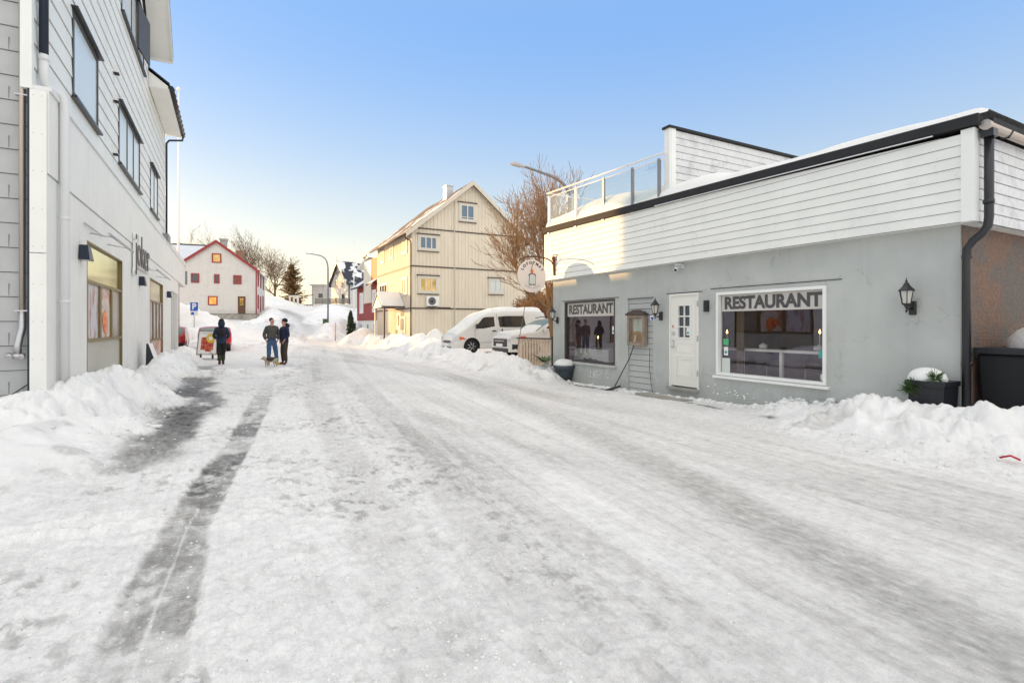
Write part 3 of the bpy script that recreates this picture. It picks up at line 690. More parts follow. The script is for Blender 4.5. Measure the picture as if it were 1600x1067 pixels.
# ================================================================== shop building on the left
XL, XU = -2.38, -2.58
def shop_building():
    B = thing('shop_building', 'tall white boarded shop building with grey side wall, dormer and mirrored ground floor windows', 'building', (XL, 10.0, 0))
    fr = dict(O=(XL, 0, 0), U=(0, 1, 0), N=(1, 0, 0))
    # window openings on the ground floor
    W1 = (12.45, 16.1, .12, 3.15); W2 = (21.2, 25.0, .3, 3.15); W3 = (28.2, 31.6, .35, 3.15)
    mb = MB(**fr); flatwall(mb, 10.03, 32, -.3, 3.78, [W1, W2, W3], n=-.022, th=.1)
    mb.build('wall_core', 'panel_white', B)
    mb = MB(**fr)
    y = 10.03
    ys = [10.03]+[10.03+.62*k for k in range(1, 36)]+[32.0]
    for a, b in zip(ys[:-1], ys[1:]):
        if b-a < .05: continue
        cuts = [(-.3, 3.77)]
        for h in (W1, W2, W3):
            if a < h[1] and b > h[0]:
                if a < h[0]-.02: mb.box(a+.003, h[0], -.02, 0, -.3, 3.77)
                if b > h[1]+.02: mb.box(h[1], b-.003, -.02, 0, -.3, 3.77)
                a2, b2 = max(a, h[0]), min(b, h[1])
                mb.box(a2+.001, b2-.001, -.02, 0, h[3], 3.77); mb.box(a2+.001, b2-.001, -.02, 0, -.3, h[2])
                cuts = []
                break
        for c, d in cuts: mb.box(a+.003, b-.003, -.02, 0, c, d)
    mb.build('wall', 'panel_white', B)
    mb = MB(**fr)   # upper band, slightly proud, running on past the main block
    ys = [10.03+1.22*k for k in range(0, 22)]+[36.4]
    for a, b in zip(ys[:-1], ys[1:]):
        if b-a > .05: mb.box(a+.003, b-.003, -.02, .02, 3.79, 5.0)
    mb.box(10.03, 36.4, -.2, -.022, 3.79, 5.0)
    mb.build('fascia_band', 'panel_white', B)
    mb = MB(**fr); mb.box(10.03, 36.5, -.25, .05, 5.002, 5.06); mb.box(27.9, 36.5, -.25, .06, 5.0, 5.22); mb.build('cap_strip', 'white_metal', B)
    mb = MB(**fr); mb.box(26.8, 27.8, -.4, .025, 5.065, 5.5); mb.build('vent_box', 'grey_metal', B)
    # low rear wing body and its overhang
    mb = MB(**fr); mb.box(27.6, 36.4, -9, -.205, 3.79, 5.0); mb.box(10.4, 32, -9, -.25, -.3, 3.78); mb.build('wing', 'panel_white', B)
    mb = MB(**fr); mb.box(27.6, 36.6, -9, -.3, 5.07, 5.25); mb.build('roof_snow', 'snow', B)
    mb = MB(**fr); mb.box(36.42, 36.6, -.9, .12, 3.95, 4.75); mb.build('sign_box', 'grey_metal', B)
    mb = MB(); mb.box(-14.5, -6.2, 32.5, 46.5, 0, 5.9); mb.build('added_shade_block', 'panel_white', B)  # added unseen volume that keeps the van's area in shade
    # corner post
    mb = MB(**fr); mb.box(10.0, 10.028, -.19, 0, -.3, 2.6); mb.box(10.0, 10.028, -.19, 0, 2.61, 4.98); mb.cur = 1
    for z in np.arange(.5, 5, .55):
        for n in (-.15, -.05): mb.box(9.995, 10.0, n-.006, n+.006, z-.006, z+.006)
    mb.build('corner_post', ['panel_white', 'galv'], B)
    # upper boarded wall
    def lim(z):
        if z <= 10.1: return (10.05, 27.6)
        t = (z-10.9)/1.0
        return (max(10.05, 13.2+max(0, t)*1.0), 22.4-max(0, t)*1.0)
    A = (12.3, 14.4, 5.78, 7.38); Bw = (16.8, 20.4, 5.78, 7.38); Cw = (22.9, 25.1, 5.78, 7.42); Dw = (17.2, 21.3, 9.95, 11.6)
    mb = MB((XU, 0, 0), (0, 1, 0), (1, 0, 0)); siding(mb, 10.05, 27.6, 5.06, 10.1, .365, .018, [A, Bw, Cw], lim, start=5.0, gap=.013)
    siding(mb, 10.05, 27.6, 10.1, 15.0, .365, .018, [Dw], lim, start=10.11, gap=.013)
    mb.build('wall', 'boards_upper', B)
    mb = MB((XU, 0, 0), (0, 1, 0), (1, 0, 0)); mb.box(10.5, 27.58, -9, -.06, 3.8, 10.1); mb.box(13.4, 22.3, -4, -.06, 10.1, 11.2); mb.build('wall_core', 'boards_upper', B)
    mb = MB((XU, 0, 0), (0, 1, 0), (1, 0, 0)); mb.box(10.02, 10.12, -.1, .03, 5.0, 10.1); mb.build('corner_board', 'boards_upper', B); mb = MB((XU, 0, 0), (0, 1, 0), (1, 0, 0)); mb.box(27.52, 27.64, -.1, .03, 5.0, 10.1); mb.build('corner_board', 'boards_upper', B)
    for (w_, vs_, lab) in ((A, (), None), (Bw, (.36, .66), None), (Cw, (.5,), None), (Dw, (.4, .7), None)):
        window(B, (XU, 0, 0), (0, 1, 0), (1, 0, 0), *w_, frame='dark_frame', pane='pane_sky_reflect', vs=vs_, fw=.10, proud=.03, sill='black_metal')
    for q in (A, Bw, Cw, Dw): mb = MB((XU, 0, 0), (0, 1, 0), (1, 0, 0)); mb.box(q[0]-.08, q[1]+.08, .0, .12, q[3]+.005, q[3]+.03); mb.build('flashing', 'black_metal', B)
    # open top-floor sash
    mb = MB((XU, 0, 0), (0, 1, 0), (1, 0, 0)); mb.hexa([(19.6, .06, 10.1), (20.9, .20, 10.1), (20.9, .24, 10.1), (19.6, .1, 10.1), (19.6, .06, 11.5), (20.9, .20, 11.5), (20.9, .24, 11.5), (19.6, .1, 11.5)])
    mb.build('open_sash', 'dark_frame', B)
    mb = MB((XU, 0, 0), (0, 1, 0), (1, 0, 0)); mb.hexa([(19.7, .045, 10.2), (20.8, .17, 10.2), (20.8, .18, 10.2), (19.7, .055, 10.2), (19.7, .045, 11.4), (20.8, .17, 11.4), (20.8, .18, 11.4), (19.7, .055, 11.4)]); mb.build('blind', 'poster_yellow', B)
    # wall vents: little triangular hoods
    for (y, z) in ((16.2, 7.85), (16.2, 7.15), (16.1, 5.8)):
        mb = MB((XU, 0, 0), (0, 1, 0), (1, 0, 0)); mb.hexa([(y-.09, .0, z), (y+.09, .0, z), (y+.09, .13, z), (y-.09, .13, z), (y-.03, .0, z+.25), (y+.03, .0, z+.25), (y+.03, .02, z+.25), (y-.03, .02, z+.25)]); mb.cur = 1
        mb.box(y-.07, y+.07, .02, .12, z-.03, z-.001)
        mb.build('wall_vent', ['white_metal', 'joint_dark'], B)
    # grey side wall
    mb = MB((0, 10.22, 0), (1, 0, 0), (0, -1, 0)); siding(mb, -11, -2.6, -.2, 10.1, .36, .018, start=-.2, gap=.011); mb.cur = 1
    for k in range(28):
        z = -.2+.36*k; x = -2.85-.45*(k % 2)
        while x > -6: mb.box(x-.003, x+.003, .002, .012+.010, z+.02, z+.2); x -= .9
    mb.build('side_wall', ['shingle_grey', 'joint_grey'], B)
    mb = MB((0, 10.22, 0), (1, 0, 0), (0, -1, 0)); mb.box(-2.6, -2.575, .02, .2, -.2, 5.0); mb.build('corner_strip', 'navy_metal', B)
    # eave roof, soffit, gutter
    def eave(y0, y1, nm='eave_roof'):
        mb = MB(O=(0, 0, 0), U=(0, 1, 0), N=(1, 0, 0))
        mb.hexa([(y0, -7.5, 14.2), (y1, -7.5, 14.2), (y1, -1.93, 10.12), (y0, -1.93, 10.12), (y0, -7.5, 14.36), (y1, -7.5, 14.36), (y1, -1.93, 10.28), (y0, -1.93, 10.28)])
        mb.build(nm, 'roof_dark', B)
        mb = MB(O=(0, 0, 0), U=(0, 1, 0), N=(1, 0, 0)); mb.box(y0, y1, -2.55, -1.98, 10.03, 10.055)
        for k in range(4): mb.box(y0, y1, -2.5+.13*k, -2.49+.13*k, 10.022, 10.031)
        mb.box(y0, y1, -1.98, -1.95, 10.02, 10.2)
        mb.build('soffit', 'panel_white', B)
        mb = MB(O=(0, 0, 0), U=(0, 1, 0), N=(1, 0, 0)); mb.tube([(y0, -1.88, 10.12), (y1+.05, -1.88, 10.12)], .075, 10)
        y = y0+.2
        while y < y1: mb.tube([(y, -1.96, 10.2), (y, -1.88, 10.03), (y, -1.79, 10.12), (y, -1.84, 10.22)], .02, 6); y += .55
        mb.build('gutter', 'black_metal', B)
    eave(22.45, 27.9); eave(10.0, 13.1)
    mb = MB(O=(0, 0, 0), U=(0, 1, 0), N=(1, 0, 0)); mb.hexa([(22.45, -2.57, 10.06), (22.5, -2.57, 10.06), (22.5, -1.95, 10.06), (22.45, -1.95, 10.06), (22.45, -2.57, 10.7), (22.5, -2.57, 10.7), (22.5, -1.95, 10.22), (22.45, -1.95, 10.22)]); mb.build('verge_board', 'panel_white', B)
    mb = MB(O=(0, 0, 0), U=(0, 1, 0), N=(1, 0, 0)); mb.prism([(10.02, -2.6), (10.02, -9), (16.5, -7.5), ] and [(-11.5, 10.1), (-2.6, 10.1), (-7.4, 14.15)], 'u', 27.5, 27.6) if False else mb.face([(27.58, -2.6, 10.1), (27.58, -11.5, 10.1), (27.58, -7.5, 14.2)]); mb.build('gable', 'boards_upper', B)
    # dormer roof: raking slabs with white soffit
    yc = 17.8; ze = 11.28; za = ze+(22.85-yc)*1.0
    for s in (1, -1):
        mb = MB(O=(0, 0, 0), U=(0, 1, 0), N=(1, 0, 0)); e = yc+s*5.05
        def q(y, z0, z1, x0, x1): return [(y, x0, z0), (y, x1, z0), (y, x1, z1), (y, x0, z1)]
        mb.hexa([(e, -9, ze), (yc, -9, za), (yc, -1.85, za), (e, -1.85, ze), (e, -9, ze+.18), (yc, -9, za+.18), (yc, -1.85, za+.18), (e, -1.85, ze+.18)])
        mb.build('dormer_roof', 'roof_dark', B)
        mb = MB(O=(0, 0, 0), U=(0, 1, 0), N=(1, 0, 0)); mb.hexa([(e, -2.55, ze-.06), (yc, -2.55, za-.06), (yc, -1.9, za-.06), (e, -1.9, ze-.06), (e, -2.55, ze-.004), (yc, -2.55, za-.004), (yc, -1.9, za-.004), (e, -1.9, ze-.004)])
        mb.hexa([(e, -1.9, ze-.12), (yc, -1.9, za-.12), (yc, -1.852, za-.12), (e, -1.852, ze-.12), (e, -1.9, ze-.004), (yc, -1.9, za-.004), (yc, -1.852, za-.004), (e, -1.852, ze-.004)])
        mb.box(e-.03 if s > 0 else e, e if s > 0 else e+.03, -2.55, -1.9, ze-.13, ze-.06)
        mb.build('soffit', 'panel_white', B)
    # downpipes
    mb = MB(); mb.tube([(-2.49, 10.33, 5.6), (-2.49, 10.33, 10.05)], .058, 10); mb.build('downpipe', 'navy_metal', B)
    mb = MB(); mb.tube([(-2.49, 10.33, 5.62), (-2.49, 10.33, 5.3), (-2.48, 10.36, 5.2), (-2.34, 10.5, 5.14), (-2.30, 10.53, 5.08), (-2.29, 10.54, 4.9), (-2.29, 10.54, -.1)], .062, 12)
    for z in (1.9, 3.2): mb.tube([(-2.29, 10.54, z), (-2.29, 10.54, z+.04)], .072, 12)
    mb.tube([(-2.49, 10.33, 5.55), (-2.49, 10.33, 5.64)], .068, 12)
    mb.build('downpipe', 'white_metal', B)
    mb = MB(); mb.tube([(-1.88, 27.75, 10.05), (-1.9, 27.72, 9.85), (-2.4, 27.66, 9.75), (-2.5, 27.66, 9.6), (-2.5, 27.66, 5.08)], .045, 8); mb.build('downpipe', 'navy_metal', B)
    mb = MB(); mb.tube([(-2.68, 10.12, 10), (-2.68, 10.12, 1.75)], .038, 10); mb.cur = 1
    mb.tube([(-2.68, 10.12, 1.75), (-2.68, 10.12, 1.5), (-2.70, 10.1, 1.4), (-2.72, 10.08, 1.25), (-2.72, 10.08, 1.13)], .045, 10)
    mb.tube([(-2.80, 10.06, 1.1), (-2.64, 10.06, 1.1)], .04, 8); mb.tube([(-2.80, 10.06, 1.12), (-2.80, 10.0, 1.08)], .045, 8); mb.tube([(-2.66, 10.06, 1.12), (-2.66, 10.0, 1.08)], .035, 8)
    for z in (1.75, 4.9): mb.box(-2.76, -2.60, 10.08, 10.17, z, z+.02)
    mb.build('fill_pipe', ['copper_metal', 'galv'], B)
    mb = MB(); mb.tube([(-2.9, 10.17, .45), (-2.75, 10.15, .58), (-2.6, 10.16, .70)], .008, 6); mb.build('cable', 'black_metal', B)
    # mirrored shop windows: foil glass, gold frames, posters
    def shopwin(Wd, inner, foil_top, panes, seed, plain=False):
        y0, y1, z0, z1 = Wd
        fr = MB((XL, 0, 0), (0, 1, 0), (1, 0, 0)); f = .03
        for a, b, c, d in ((y0, y0+f, z0, z1), (y1-f, y1, z0, z1), (y0+f, y1-f, z0, z0+f), (y0+f, y1-f, z1-f, z1)): fr.box(a, b, -.06, .005, c, d)
        o = fr.build('window', 'white_metal' if plain else 'gold_frame', B)
        za, zb = inner
        if plain:
            g = MB((XL, 0, 0), (0, 1, 0), (1, 0, 0)); g.face([(y0, -.05, z0), (y1, -.05, z0), (y1, -.05, z1), (y0, -.05, z1)]); g.build('pane', 'foil_pale', o)
            g = MB((XL, 0, 0), (0, 1, 0), (1, 0, 0))
            for k in (1, 2, 3): y = y0+(y1-y0)*k/4; g.box(y-.04, y+.04, -.045, .0, z0+f, z1-f)
            g.build('mullion', 'white_metal', o); return
        g = MB((XL, 0, 0), (0, 1, 0), (1, 0, 0)); g.face([(y0, -.05, zb), (y1, -.05, zb), (y1, -.05, z1), (y0, -.05, z1)]); g.build('pane', 'foil', o, label='gold tinted mirror glass')
        g = MB((XL, 0, 0), (0, 1, 0), (1, 0, 0)); g.face([(y0, -.05, z0), (y1, -.05, z0), (y1, -.05, za-.002), (y0, -.05, za-.002)]); g.build('panel', 'foil_pale' if seed == 1 else 'poster_food', o)
        n = len(panes); wd = (y1-y0-.1)/n
        for k, pm in enumerate(panes):
            a = y0+.05+wd*k; b = a+wd
            g = MB((XL, 0, 0), (0, 1, 0), (1, 0, 0)); t = .09
            for p, q, c, d in ((a, a+t, za, zb), (b-t*.6, b, za, zb), (a+t, b-t*.6, za, za+t*.7), (a+t, b-t*.6, zb-t*.7, zb)): g.box(p, q, -.049, -.003, c, d)
            s = g.build('sash', 'gold_frame', o)
            g = MB((XL, 0, 0), (0, 1, 0), (1, 0, 0)); g.face([(a+t, -.04, za+t*.7), (b-t*.6, -.04, za+t*.7), (b-t*.6, -.04, zb-t*.7), (a+t, -.04, zb-t*.7)]); g.build('poster', pm, s)
            if pm == 'poster_food':
                g = MB((XL, 0, 0), (0, 1, 0), (1, 0, 0)); c = (a+b)/2+.02
                g.prism([(c-.22, 1.95), (c+.22, 1.98), (c+.16, 1.45), (c+.02, 1.3), (c-.12, 1.45)], 'n', -.038, -.03) if False else None
                g.lathe((c, -.036, 1.62), [(.02, 0), (.26, .002), (.24, .006)], 16, axis='n'); g.build('print', 'cone_orange', s)
    shopwin(W1, (1.22, 2.42), True, ['poster_pale', 'poster_pale' if False else 'poster_food', 'pane_curtain'], 1)
    shopwin(W2, (1.0, 2.42), True, ['poster_pale', 'poster_pale', 'poster_pale', 'poster_pale'], 2)
    shopwin(W3, (1.0, 2.4), False, [], 3, plain=True)
    # light bars over the windows
    for (y0, y1) in ((12.2, 14.9), (19.4, 23.4)):
        mb = MB()
        for y in (y0+.5, y1-.6): mb.tube([(XL, y, 3.32), (XL+.38, y, 3.26)], .012, 6)
        mb.tube([(XL+.38, y0, 3.26), (XL+.38, y1, 3.26)], .026, 8); mb.tube([(XL+.03, y0-.1, 3.42), (XL+.03, y0+1.6, 3.42)], .012, 6)
        mb.build('light_bar', 'galv', B)
    # shop name in raised letters on a light board
    mb = MB((XL, 0, 0), (0, 1, 0), (1, 0, 0)); mb.box(17.6, 20.5, .021, .06, 3.20, 3.25); mb.build('sign_tray', 'white_metal', B)
    me = text_mesh('joker', 1.3, .0, .008, sx=.98)
    place_text(me, 'sign_lettering', 'letter_dark', (XL+.105, 18.8, 3.62), (0, 1, 0), (0, 0, 1), B)
    me = text_mesh('joker', 1.3, .04, .03, sx=.98)
    place_text(me, 'sign_outline', 'white_plain', (XL+.06, 18.8, 3.62), (0, 1, 0), (0, 0, 1), B)
    return B
shop_building()
for y, lab in ((11.95, 'dark downlighter on the white shop wall, beside the white downpipe'), (18.9, 'dark downlighter on the white shop wall under the raised lettering'), (26.6, 'dark downlighter on the shop wall between the last two windows')):
    t = thing('wall_lamp', lab, 'wall lamp', (XL, y, 2.72), group='dark downlighters along the shop wall')
    mb = MB((XL, y, 2.72)); mb.U = Vector((0, 1, 0)); mb.N = Vector((1, 0, 0))
    mb.hexa([(-.17, .01, 0), (.17, .01, 0), (.17, .17, 0), (-.17, .17, 0), (-.11, .01, .27), (.11, .01, .27), (.11, .13, .27), (-.11, .13, .27)]); mb.build('lamp_shade', 'navy_metal', t, bevel=.006)
    mb = MB((XL, y, 2.72)); mb.U = Vector((0, 1, 0)); mb.N = Vector((1, 0, 0)); mb.box(-.07, .07, 0, .012, .05, .22); mb.build('bracket', 'black_metal', t)
    mb = MB((XL, y, 2.72)); mb.U = Vector((0, 1, 0)); mb.N = Vector((1, 0, 0)); mb.box(-.13, .13, .03, .15, -.006, -.001); mb.build('lens', 'lamp_glass', t)

# ================================================================== restaurant on the right
XW, XP = 8.85, 8.65
Y0, Y1 = 3.39, 13.70
def ztop(y): return np.interp(y, [3.18, 13.75], [4.20, 4.42])
def restaurant():
    B = thing('restaurant_building', 'low grey restaurant building with white boarded fascia and roof terrace', 'building', (XW, 8.5, -.2))
    fr = dict(O=(XW, 0, 0), U=(0, 1, 0), N=(-1, 0, 0))
    LW = (10.72, 13.07, .49, 2.25); DR = (7.95, 8.80, .16, 2.25); BW = (5.22, 7.48, .53, 2.22); PN = (9.33, 10.22, -.3, 2.2)
    mb = MB(**fr); flatwall(mb, Y0, Y1, -.5, 3.1, [LW, DR, BW, PN], th=.14); mb.build('wall', 'render_grey', B)
    mb = MB((XW+.05, 0, 0), (0, 1, 0), (-1, 0, 0)); siding(mb, PN[0], PN[1], -.3, 2.2, .14, .016, start=-.3, gap=.011); mb.build('board_panel', 'boards_grey', B)
    mb = MB((0, Y1, 0), (1, 0, 0), (0, 1, 0)); flatwall(mb, XW, 16, -.5, 3.1); mb.build('rear_wall', 'render_grey', B)
    mb = MB((0, Y0, 0), (1, 0, 0), (0, -1, 0)); mb.face([(XW+.05, 0, -.5), (16, 0, -.5), (16, 0, 3.1), (XW+.05, 0, 3.1)]); mb.build('side_wall', 'render_brown', B)
    mb = MB((0, Y0, 0), (1, 0, 0), (0, -1, 0)); mb.face([(XW, .002, -.5), (XW+.06, .002, -.5), (XW+.055, .002, 1.2), (XW+.035, .002, 2.4), (XW+.02, .002, 3.1), (XW, .002, 3.1)]); mb.build('render_edge', 'render_grey', B)
    # lintel and sill lines
    mb = MB(**fr)
    for (a, b, z) in ((LW[0]-.15, LW[1]+.12, 2.262), (DR[0]-.1, DR[1]+.08, 2.262), (BW[0]-.25, BW[1]+.15, 2.30), (PN[0]-.02, PN[1]+.02, 2.205)): mb.box(a, b, -.01, .015, z, z+.012)
    mb.build('drip_edge', 'joint_dark', B)
    # fascia boards
    for (O, U, N, u0, u1, mt) in (((XP, 0, 0), (0, 1, 0), (-1, 0, 0), 3.30, 13.72, 'boards_white'), ((0, 3.18, 0), (1, 0, 0), (0, -1, 0), 8.77, 16, 'boards_weathered')):
        mb = MB(O, U, N); siding(mb, u0, u1, 2.93, 4.38 if mt == 'boards_white' else 4.12, .148, .012, gap=.007, start=2.93, lim=(lambda z: (max(3.3, 3.3+(z-4.16)/(.235/10.6)) if z > 4.16 else 3.3, 13.72)) if mt == 'boards_white' else None)
        mb.build('fascia_boards' if mt == 'boards_white' else 'side_boards', mt, B)
    mb = MB(); mb.box(XP-.025, XP+.12, 3.155, 3.30, 2.93, 4.16); mb.build('corner_board', 'white_paint', B)
    mb = MB(); mb.box(XP-.02, XP+.12, 13.72, 13.85, 2.93, 4.36); mb.build('corner_board', 'white_paint', B)
    mb = MB(); mb.hexa([(XP+.03, 3.3, 2.935), (9.3, 3.3, 2.935), (9.3, 13.84, 2.935), (XP+.03, 13.84, 2.935), (XP+.03, 3.3, 4.1), (9.3, 3.3, 4.1), (9.3, 13.84, 4.33), (XP+.03, 13.84, 4.33)])
    mb.box(9.3, 16, 3.25, 3.6, 2.94, 4.1); mb.box(9.3, 16, 3.6, 13.84, 3.3, 4.05); mb.build('fascia_core', 'white_paint', B)
    mb = MB(); mb.hexa([(XP-.07, 3.1, 4.18), (XP+.1, 3.1, 4.18), (XP+.1, 13.9, 4.40), (XP-.07, 13.9, 4.40), (XP-.07, 3.1, 4.32), (XP+.1, 3.1, 4.32), (XP+.1, 13.9, 4.57), (XP-.07, 13.9, 4.57)])
    mb.build('roof_edge', 'black_felt', B)
    mb = MB(); mb.hexa([(XP-.075, 3.6, 4.165), (XP-.055, 3.6, 4.165), (XP-.055, 9, 4.28), (XP-.075, 9, 4.28), (XP-.075, 3.6, 4.178), (XP-.055, 3.6, 4.178), (XP-.055, 9, 4.293), (XP-.075, 9, 4.293)]); mb.build('drip_rail', 'white_metal', B)
    mb = MB(); mb.hexa([(XP+.1, 3.0, 4.18), (16, 3.0, 4.18), (16, 13.9, 4.40), (XP+.1, 13.9, 4.40), (XP+.1, 3.0, 4.26), (16, 3.0, 4.26), (16, 13.9, 4.5), (XP+.1, 13.9, 4.5)]); mb.build('roof', 'black_felt', B)
    # snow on the roof: a soft lumpy sheet
    gx = np.concatenate([np.linspace(0, .4, 8), np.linspace(.5, 7, 26)]); gy = np.linspace(3.02, 13.75, 110)
    vx = []; fc = []
    for i, a in enumerate(gx):
        for j, y in enumerate(gy):
            edge = min(a/.22, 1, (y-3.02)/.25+.05, 1); edge = math.sqrt(max(edge, 0))
            hgt = (.10+.10*float(fbm(np.array([a*.9]), np.array([y*.9]), 3, 2)[0])+(.22*math.exp(-((y-11.2)/1.6)**2)+.30*math.exp(-((y-8.0)/.7)**2-((a-.9)/.8)**2) + (.12 if y > 9 else 0)))
            vx.append((XP-.03+a+.03*math.sin(y*2.1), y, 4.33+(y-3.1)*.0232+max(hgt*edge, 0.0)-.012*(edge < .1)))
    n = len(gy)
    me = bpy.data.meshes.new('roof_snow'); me.from_pydata([(v[0]-XW, v[1]-8.5, v[2]+.2) for v in vx], [], [(i*n+j, (i+1)*n+j, (i+1)*n+j+1, i*n+j+1) for i in range(len(gx)-1) for j in range(n-1)])
    me.materials.append(MATS['snow']); me.polygons.foreach_set('use_smooth', [True]*len(me.polygons)); o = bpy.data.objects.new('roof_snow', me); col.objects.link(o); o.parent = B
    # windows
    def bigwin(Wd, fm, band, txt, tz, tsz, tc, sx):
        y0, y1, z0, z1 = Wd; m = MB(**fr); f = .055
        for a, b, c, d in ((y0, y0+f, z0, z1), (y1-f, y1, z0, z1), (y0+f, y1-f, z0, z0+f), (y0+f, y1-f, z1-f, z1)): m.box(a, b, -.10, .0 if fm == 'dark_frame' else .03, c, d)
        o = m.build('window', fm, B)
        g = MB(**fr); g.face([(y0+f, -.07, z0+f), (y1-f, -.07, z0+f), (y1-f, -.07, z1-f), (y0+f, -.07, z1-f)]); g.build('pane', 'window_glass', o)
        g = MB(**fr); g.box(y0+f+.02, y1-f-.02, -.0665, -.063, band[0], band[1]); g.build('lettering_band', 'band_frost', o, label='frosted strip with the word RESTAURANT')
        me = text_mesh(txt, tsz, .014, .002, sx=sx)
        place_text(me, 'lettering', 'letter_dark', (XW+.058, tc, tz), (0, -1, 0), (0, 0, 1), o)
        g = MB(**fr); g.box(y0-.06, y1+.05, .0, .07, z0-.06, z0-.012); g.build('sill', 'white_paint' if fm != 'dark_frame' else 'render_grey', o)
        return o
    o1 = bigwin(LW, 'dark_frame', (1.80, 2.19), 'RESTAURANT', 1.99, .36, 11.9, .91)
    o2 = bigwin(BW, 'white_paint', (1.83, 2.16), 'RESTAURANT', 1.985, .33, 6.34, .98)
    def sticker(o, y, z, wd, h, m, n=-.06):
        g = MB(**fr); g.box(y-wd/2, y+wd/2, n, n+.002, z-h/2, z+h/2); s = g.build('sticker', m, o); return s
    for y, z, a, b, m in ((10.87, 1.42, .085, .20, 'white_plain'), (7.30, 1.21, .13, .13, 'sticker_green'), (7.30, 1.02, .10, .17, 'white_plain'), (7.30, .73, .20, .30, 'cloth_white'), (5.34, 1.05, .10, .13, 'sticker_teal'), (5.33, .66, .06, .10, 'cloth_white')):
        sticker(o1 if y > 9 else o2, y, z, a, b, m)
    for y, z in ((10.87, 1.39), (7.30, 1.0)):
        g = MB(**fr); g.lathe((y, -.0575, z), [(.001, 0), (.032, 0), (.032, .002)], 14, axis='n'); g.build('sticker', 'sticker_teal', o1 if y > 9 else o2)
    # door
    dr = MB(**fr); y0, y1, z0, z1 = DR
    panes = []
    py0, py1, pz0, pz1 = y0+.27, y0+.60, 1.28, 1.98
    flatwall(dr, y0+.04, y1-.04, z0+.03, z1-.04, [(py0, py1, pz0, pz1)], n=-.03, th=.03)
    D = dr.build('door', 'door_white', B)
    m = MB(**fr); m.box(y0, y0+.04, -.1, .012, z0, z1); m.box(y1-.04, y1, -.1, .012, z0, z1); m.box(y0+.04, y1-.04, -.1, .012, z1-.04, z1); m.build('frame', 'door_white', D)
    m = MB(**fr)
    m.box((py0+py1)/2-.014, (py0+py1)/2+.014, -.05, -.022, pz0, pz1)
    for k in (1, 2): z = pz0+(pz1-pz0)*k/3; m.box(py0, py1, -.052, -.024, z-.014, z+.014)
    for a, b, c, d in ((py0-.03, py0, pz0-.03, pz1+.03), (py1, py1+.03, pz0-.03, pz1+.03), (py0, py1, pz1, pz1+.03), (py0, py1, pz0-.03, pz0)): m.box(a, b, -.028, -.012, c, d)
    def ring(a, b, c, d, t=.018, h=.010):
        for p, q, r_, s_ in ((a, a+t, c, d), (b-t, b, c, d), (a+t, b-t, c, c+t), (a+t, b-t, d-t, d)): m.box(p, q, -.0295, -.03+h, r_, s_)
    ring(y0+.18, y1-.17, .36, .86); ring(y0+.23, y1-.22, .42, .80, .012, .014); ring(y0+.18, y1-.17, .94, 1.16); ring(y0+.12, y1-.10, .28, 2.08, .012, .006)
    m.build('moulding', 'door_white', D)
    m = MB(**fr); m.face([(py0, -.055, pz0), (py1, -.055, pz0), (py1, -.055, pz1), (py0, -.055, pz1)]); m.build('pane', 'pane_dark', D)
    m = MB(**fr); yh = y1-.10
    m.box(yh-.025, yh+.025, -.03, -.02, 1.02, 1.22); m.tube([(yh, -.02, 1.06), (yh, .035, 1.06), (yh-.12, .035, 1.06)], .010, 6); m.lathe((yh, -.02, 1.20), [(.03, 0), (.03, .02)], 12, axis='n'); m.lathe((yh, -.02, 1.36), [(.045, 0), (.03, .012)], 12, axis='n'); m.build('handle', 'chrome', D)
    m = MB(**fr)
    for z in (.45, 1.2, 1.95): m = MB(**fr); m.box(y0+.005, y0+.035, .0125, .026, z, z+.12); m.build('hinge', 'galv', D)
    for y, z, a, b, mm in ((yh+.01, 1.52, .05, .06, 'parasol_red'), (y0+.35, 1.41, .085, .17, 'white_plain')): sticker(D, y, z, a, b, mm, n=-.029 if a < .06 else -.053)
    g = MB(**fr); g.lathe((y0+.35, -.0505, 1.38), [(.001, 0), (.030, 0), (.030, .002)], 14, axis='n'); g.build('sticker', 'sticker_teal', D)
    m = MB(**fr); m.box(y0-.02, y1+.02, -.1, .10, z0-.05, z0-.002); m.build('threshold', 'concrete', D)
    m = MB(**fr); m.box(y0-.1, y1+.5, .28, .58, -.08, -.02); m.build('entrance_grate', 'concrete', B)
    # interior
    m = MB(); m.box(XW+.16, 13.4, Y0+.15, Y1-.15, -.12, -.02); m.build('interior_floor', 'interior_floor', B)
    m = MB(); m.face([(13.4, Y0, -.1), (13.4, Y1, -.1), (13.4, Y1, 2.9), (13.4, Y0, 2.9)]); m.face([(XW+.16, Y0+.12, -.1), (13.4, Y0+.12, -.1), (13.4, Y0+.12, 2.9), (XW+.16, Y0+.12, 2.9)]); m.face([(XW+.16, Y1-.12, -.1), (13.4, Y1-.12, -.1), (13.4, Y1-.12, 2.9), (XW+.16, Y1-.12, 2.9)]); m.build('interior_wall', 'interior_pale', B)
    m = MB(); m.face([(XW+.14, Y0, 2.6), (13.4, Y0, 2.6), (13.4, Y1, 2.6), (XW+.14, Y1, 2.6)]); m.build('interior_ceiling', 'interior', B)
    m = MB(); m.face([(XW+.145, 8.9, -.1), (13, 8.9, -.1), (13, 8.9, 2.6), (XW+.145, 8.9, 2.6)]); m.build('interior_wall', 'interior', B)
    for (ya, yb) in ((10.8, 11.15), (7.15, 7.42), (5.28, 5.5)):
        m = MB(); k = 0; y = ya; pts = []
        while y < yb: pts.append((XW+.42+.05*(k % 2), y)); y += .045; k += 1
        for (p, q) in zip(pts[:-1], pts[1:]): m.face([(p[0], p[1], .1), (q[0], q[1], .1), (q[0], q[1], 2.5), (p[0], p[1], 2.5)])
        m.build('curtain', 'curtain', B)
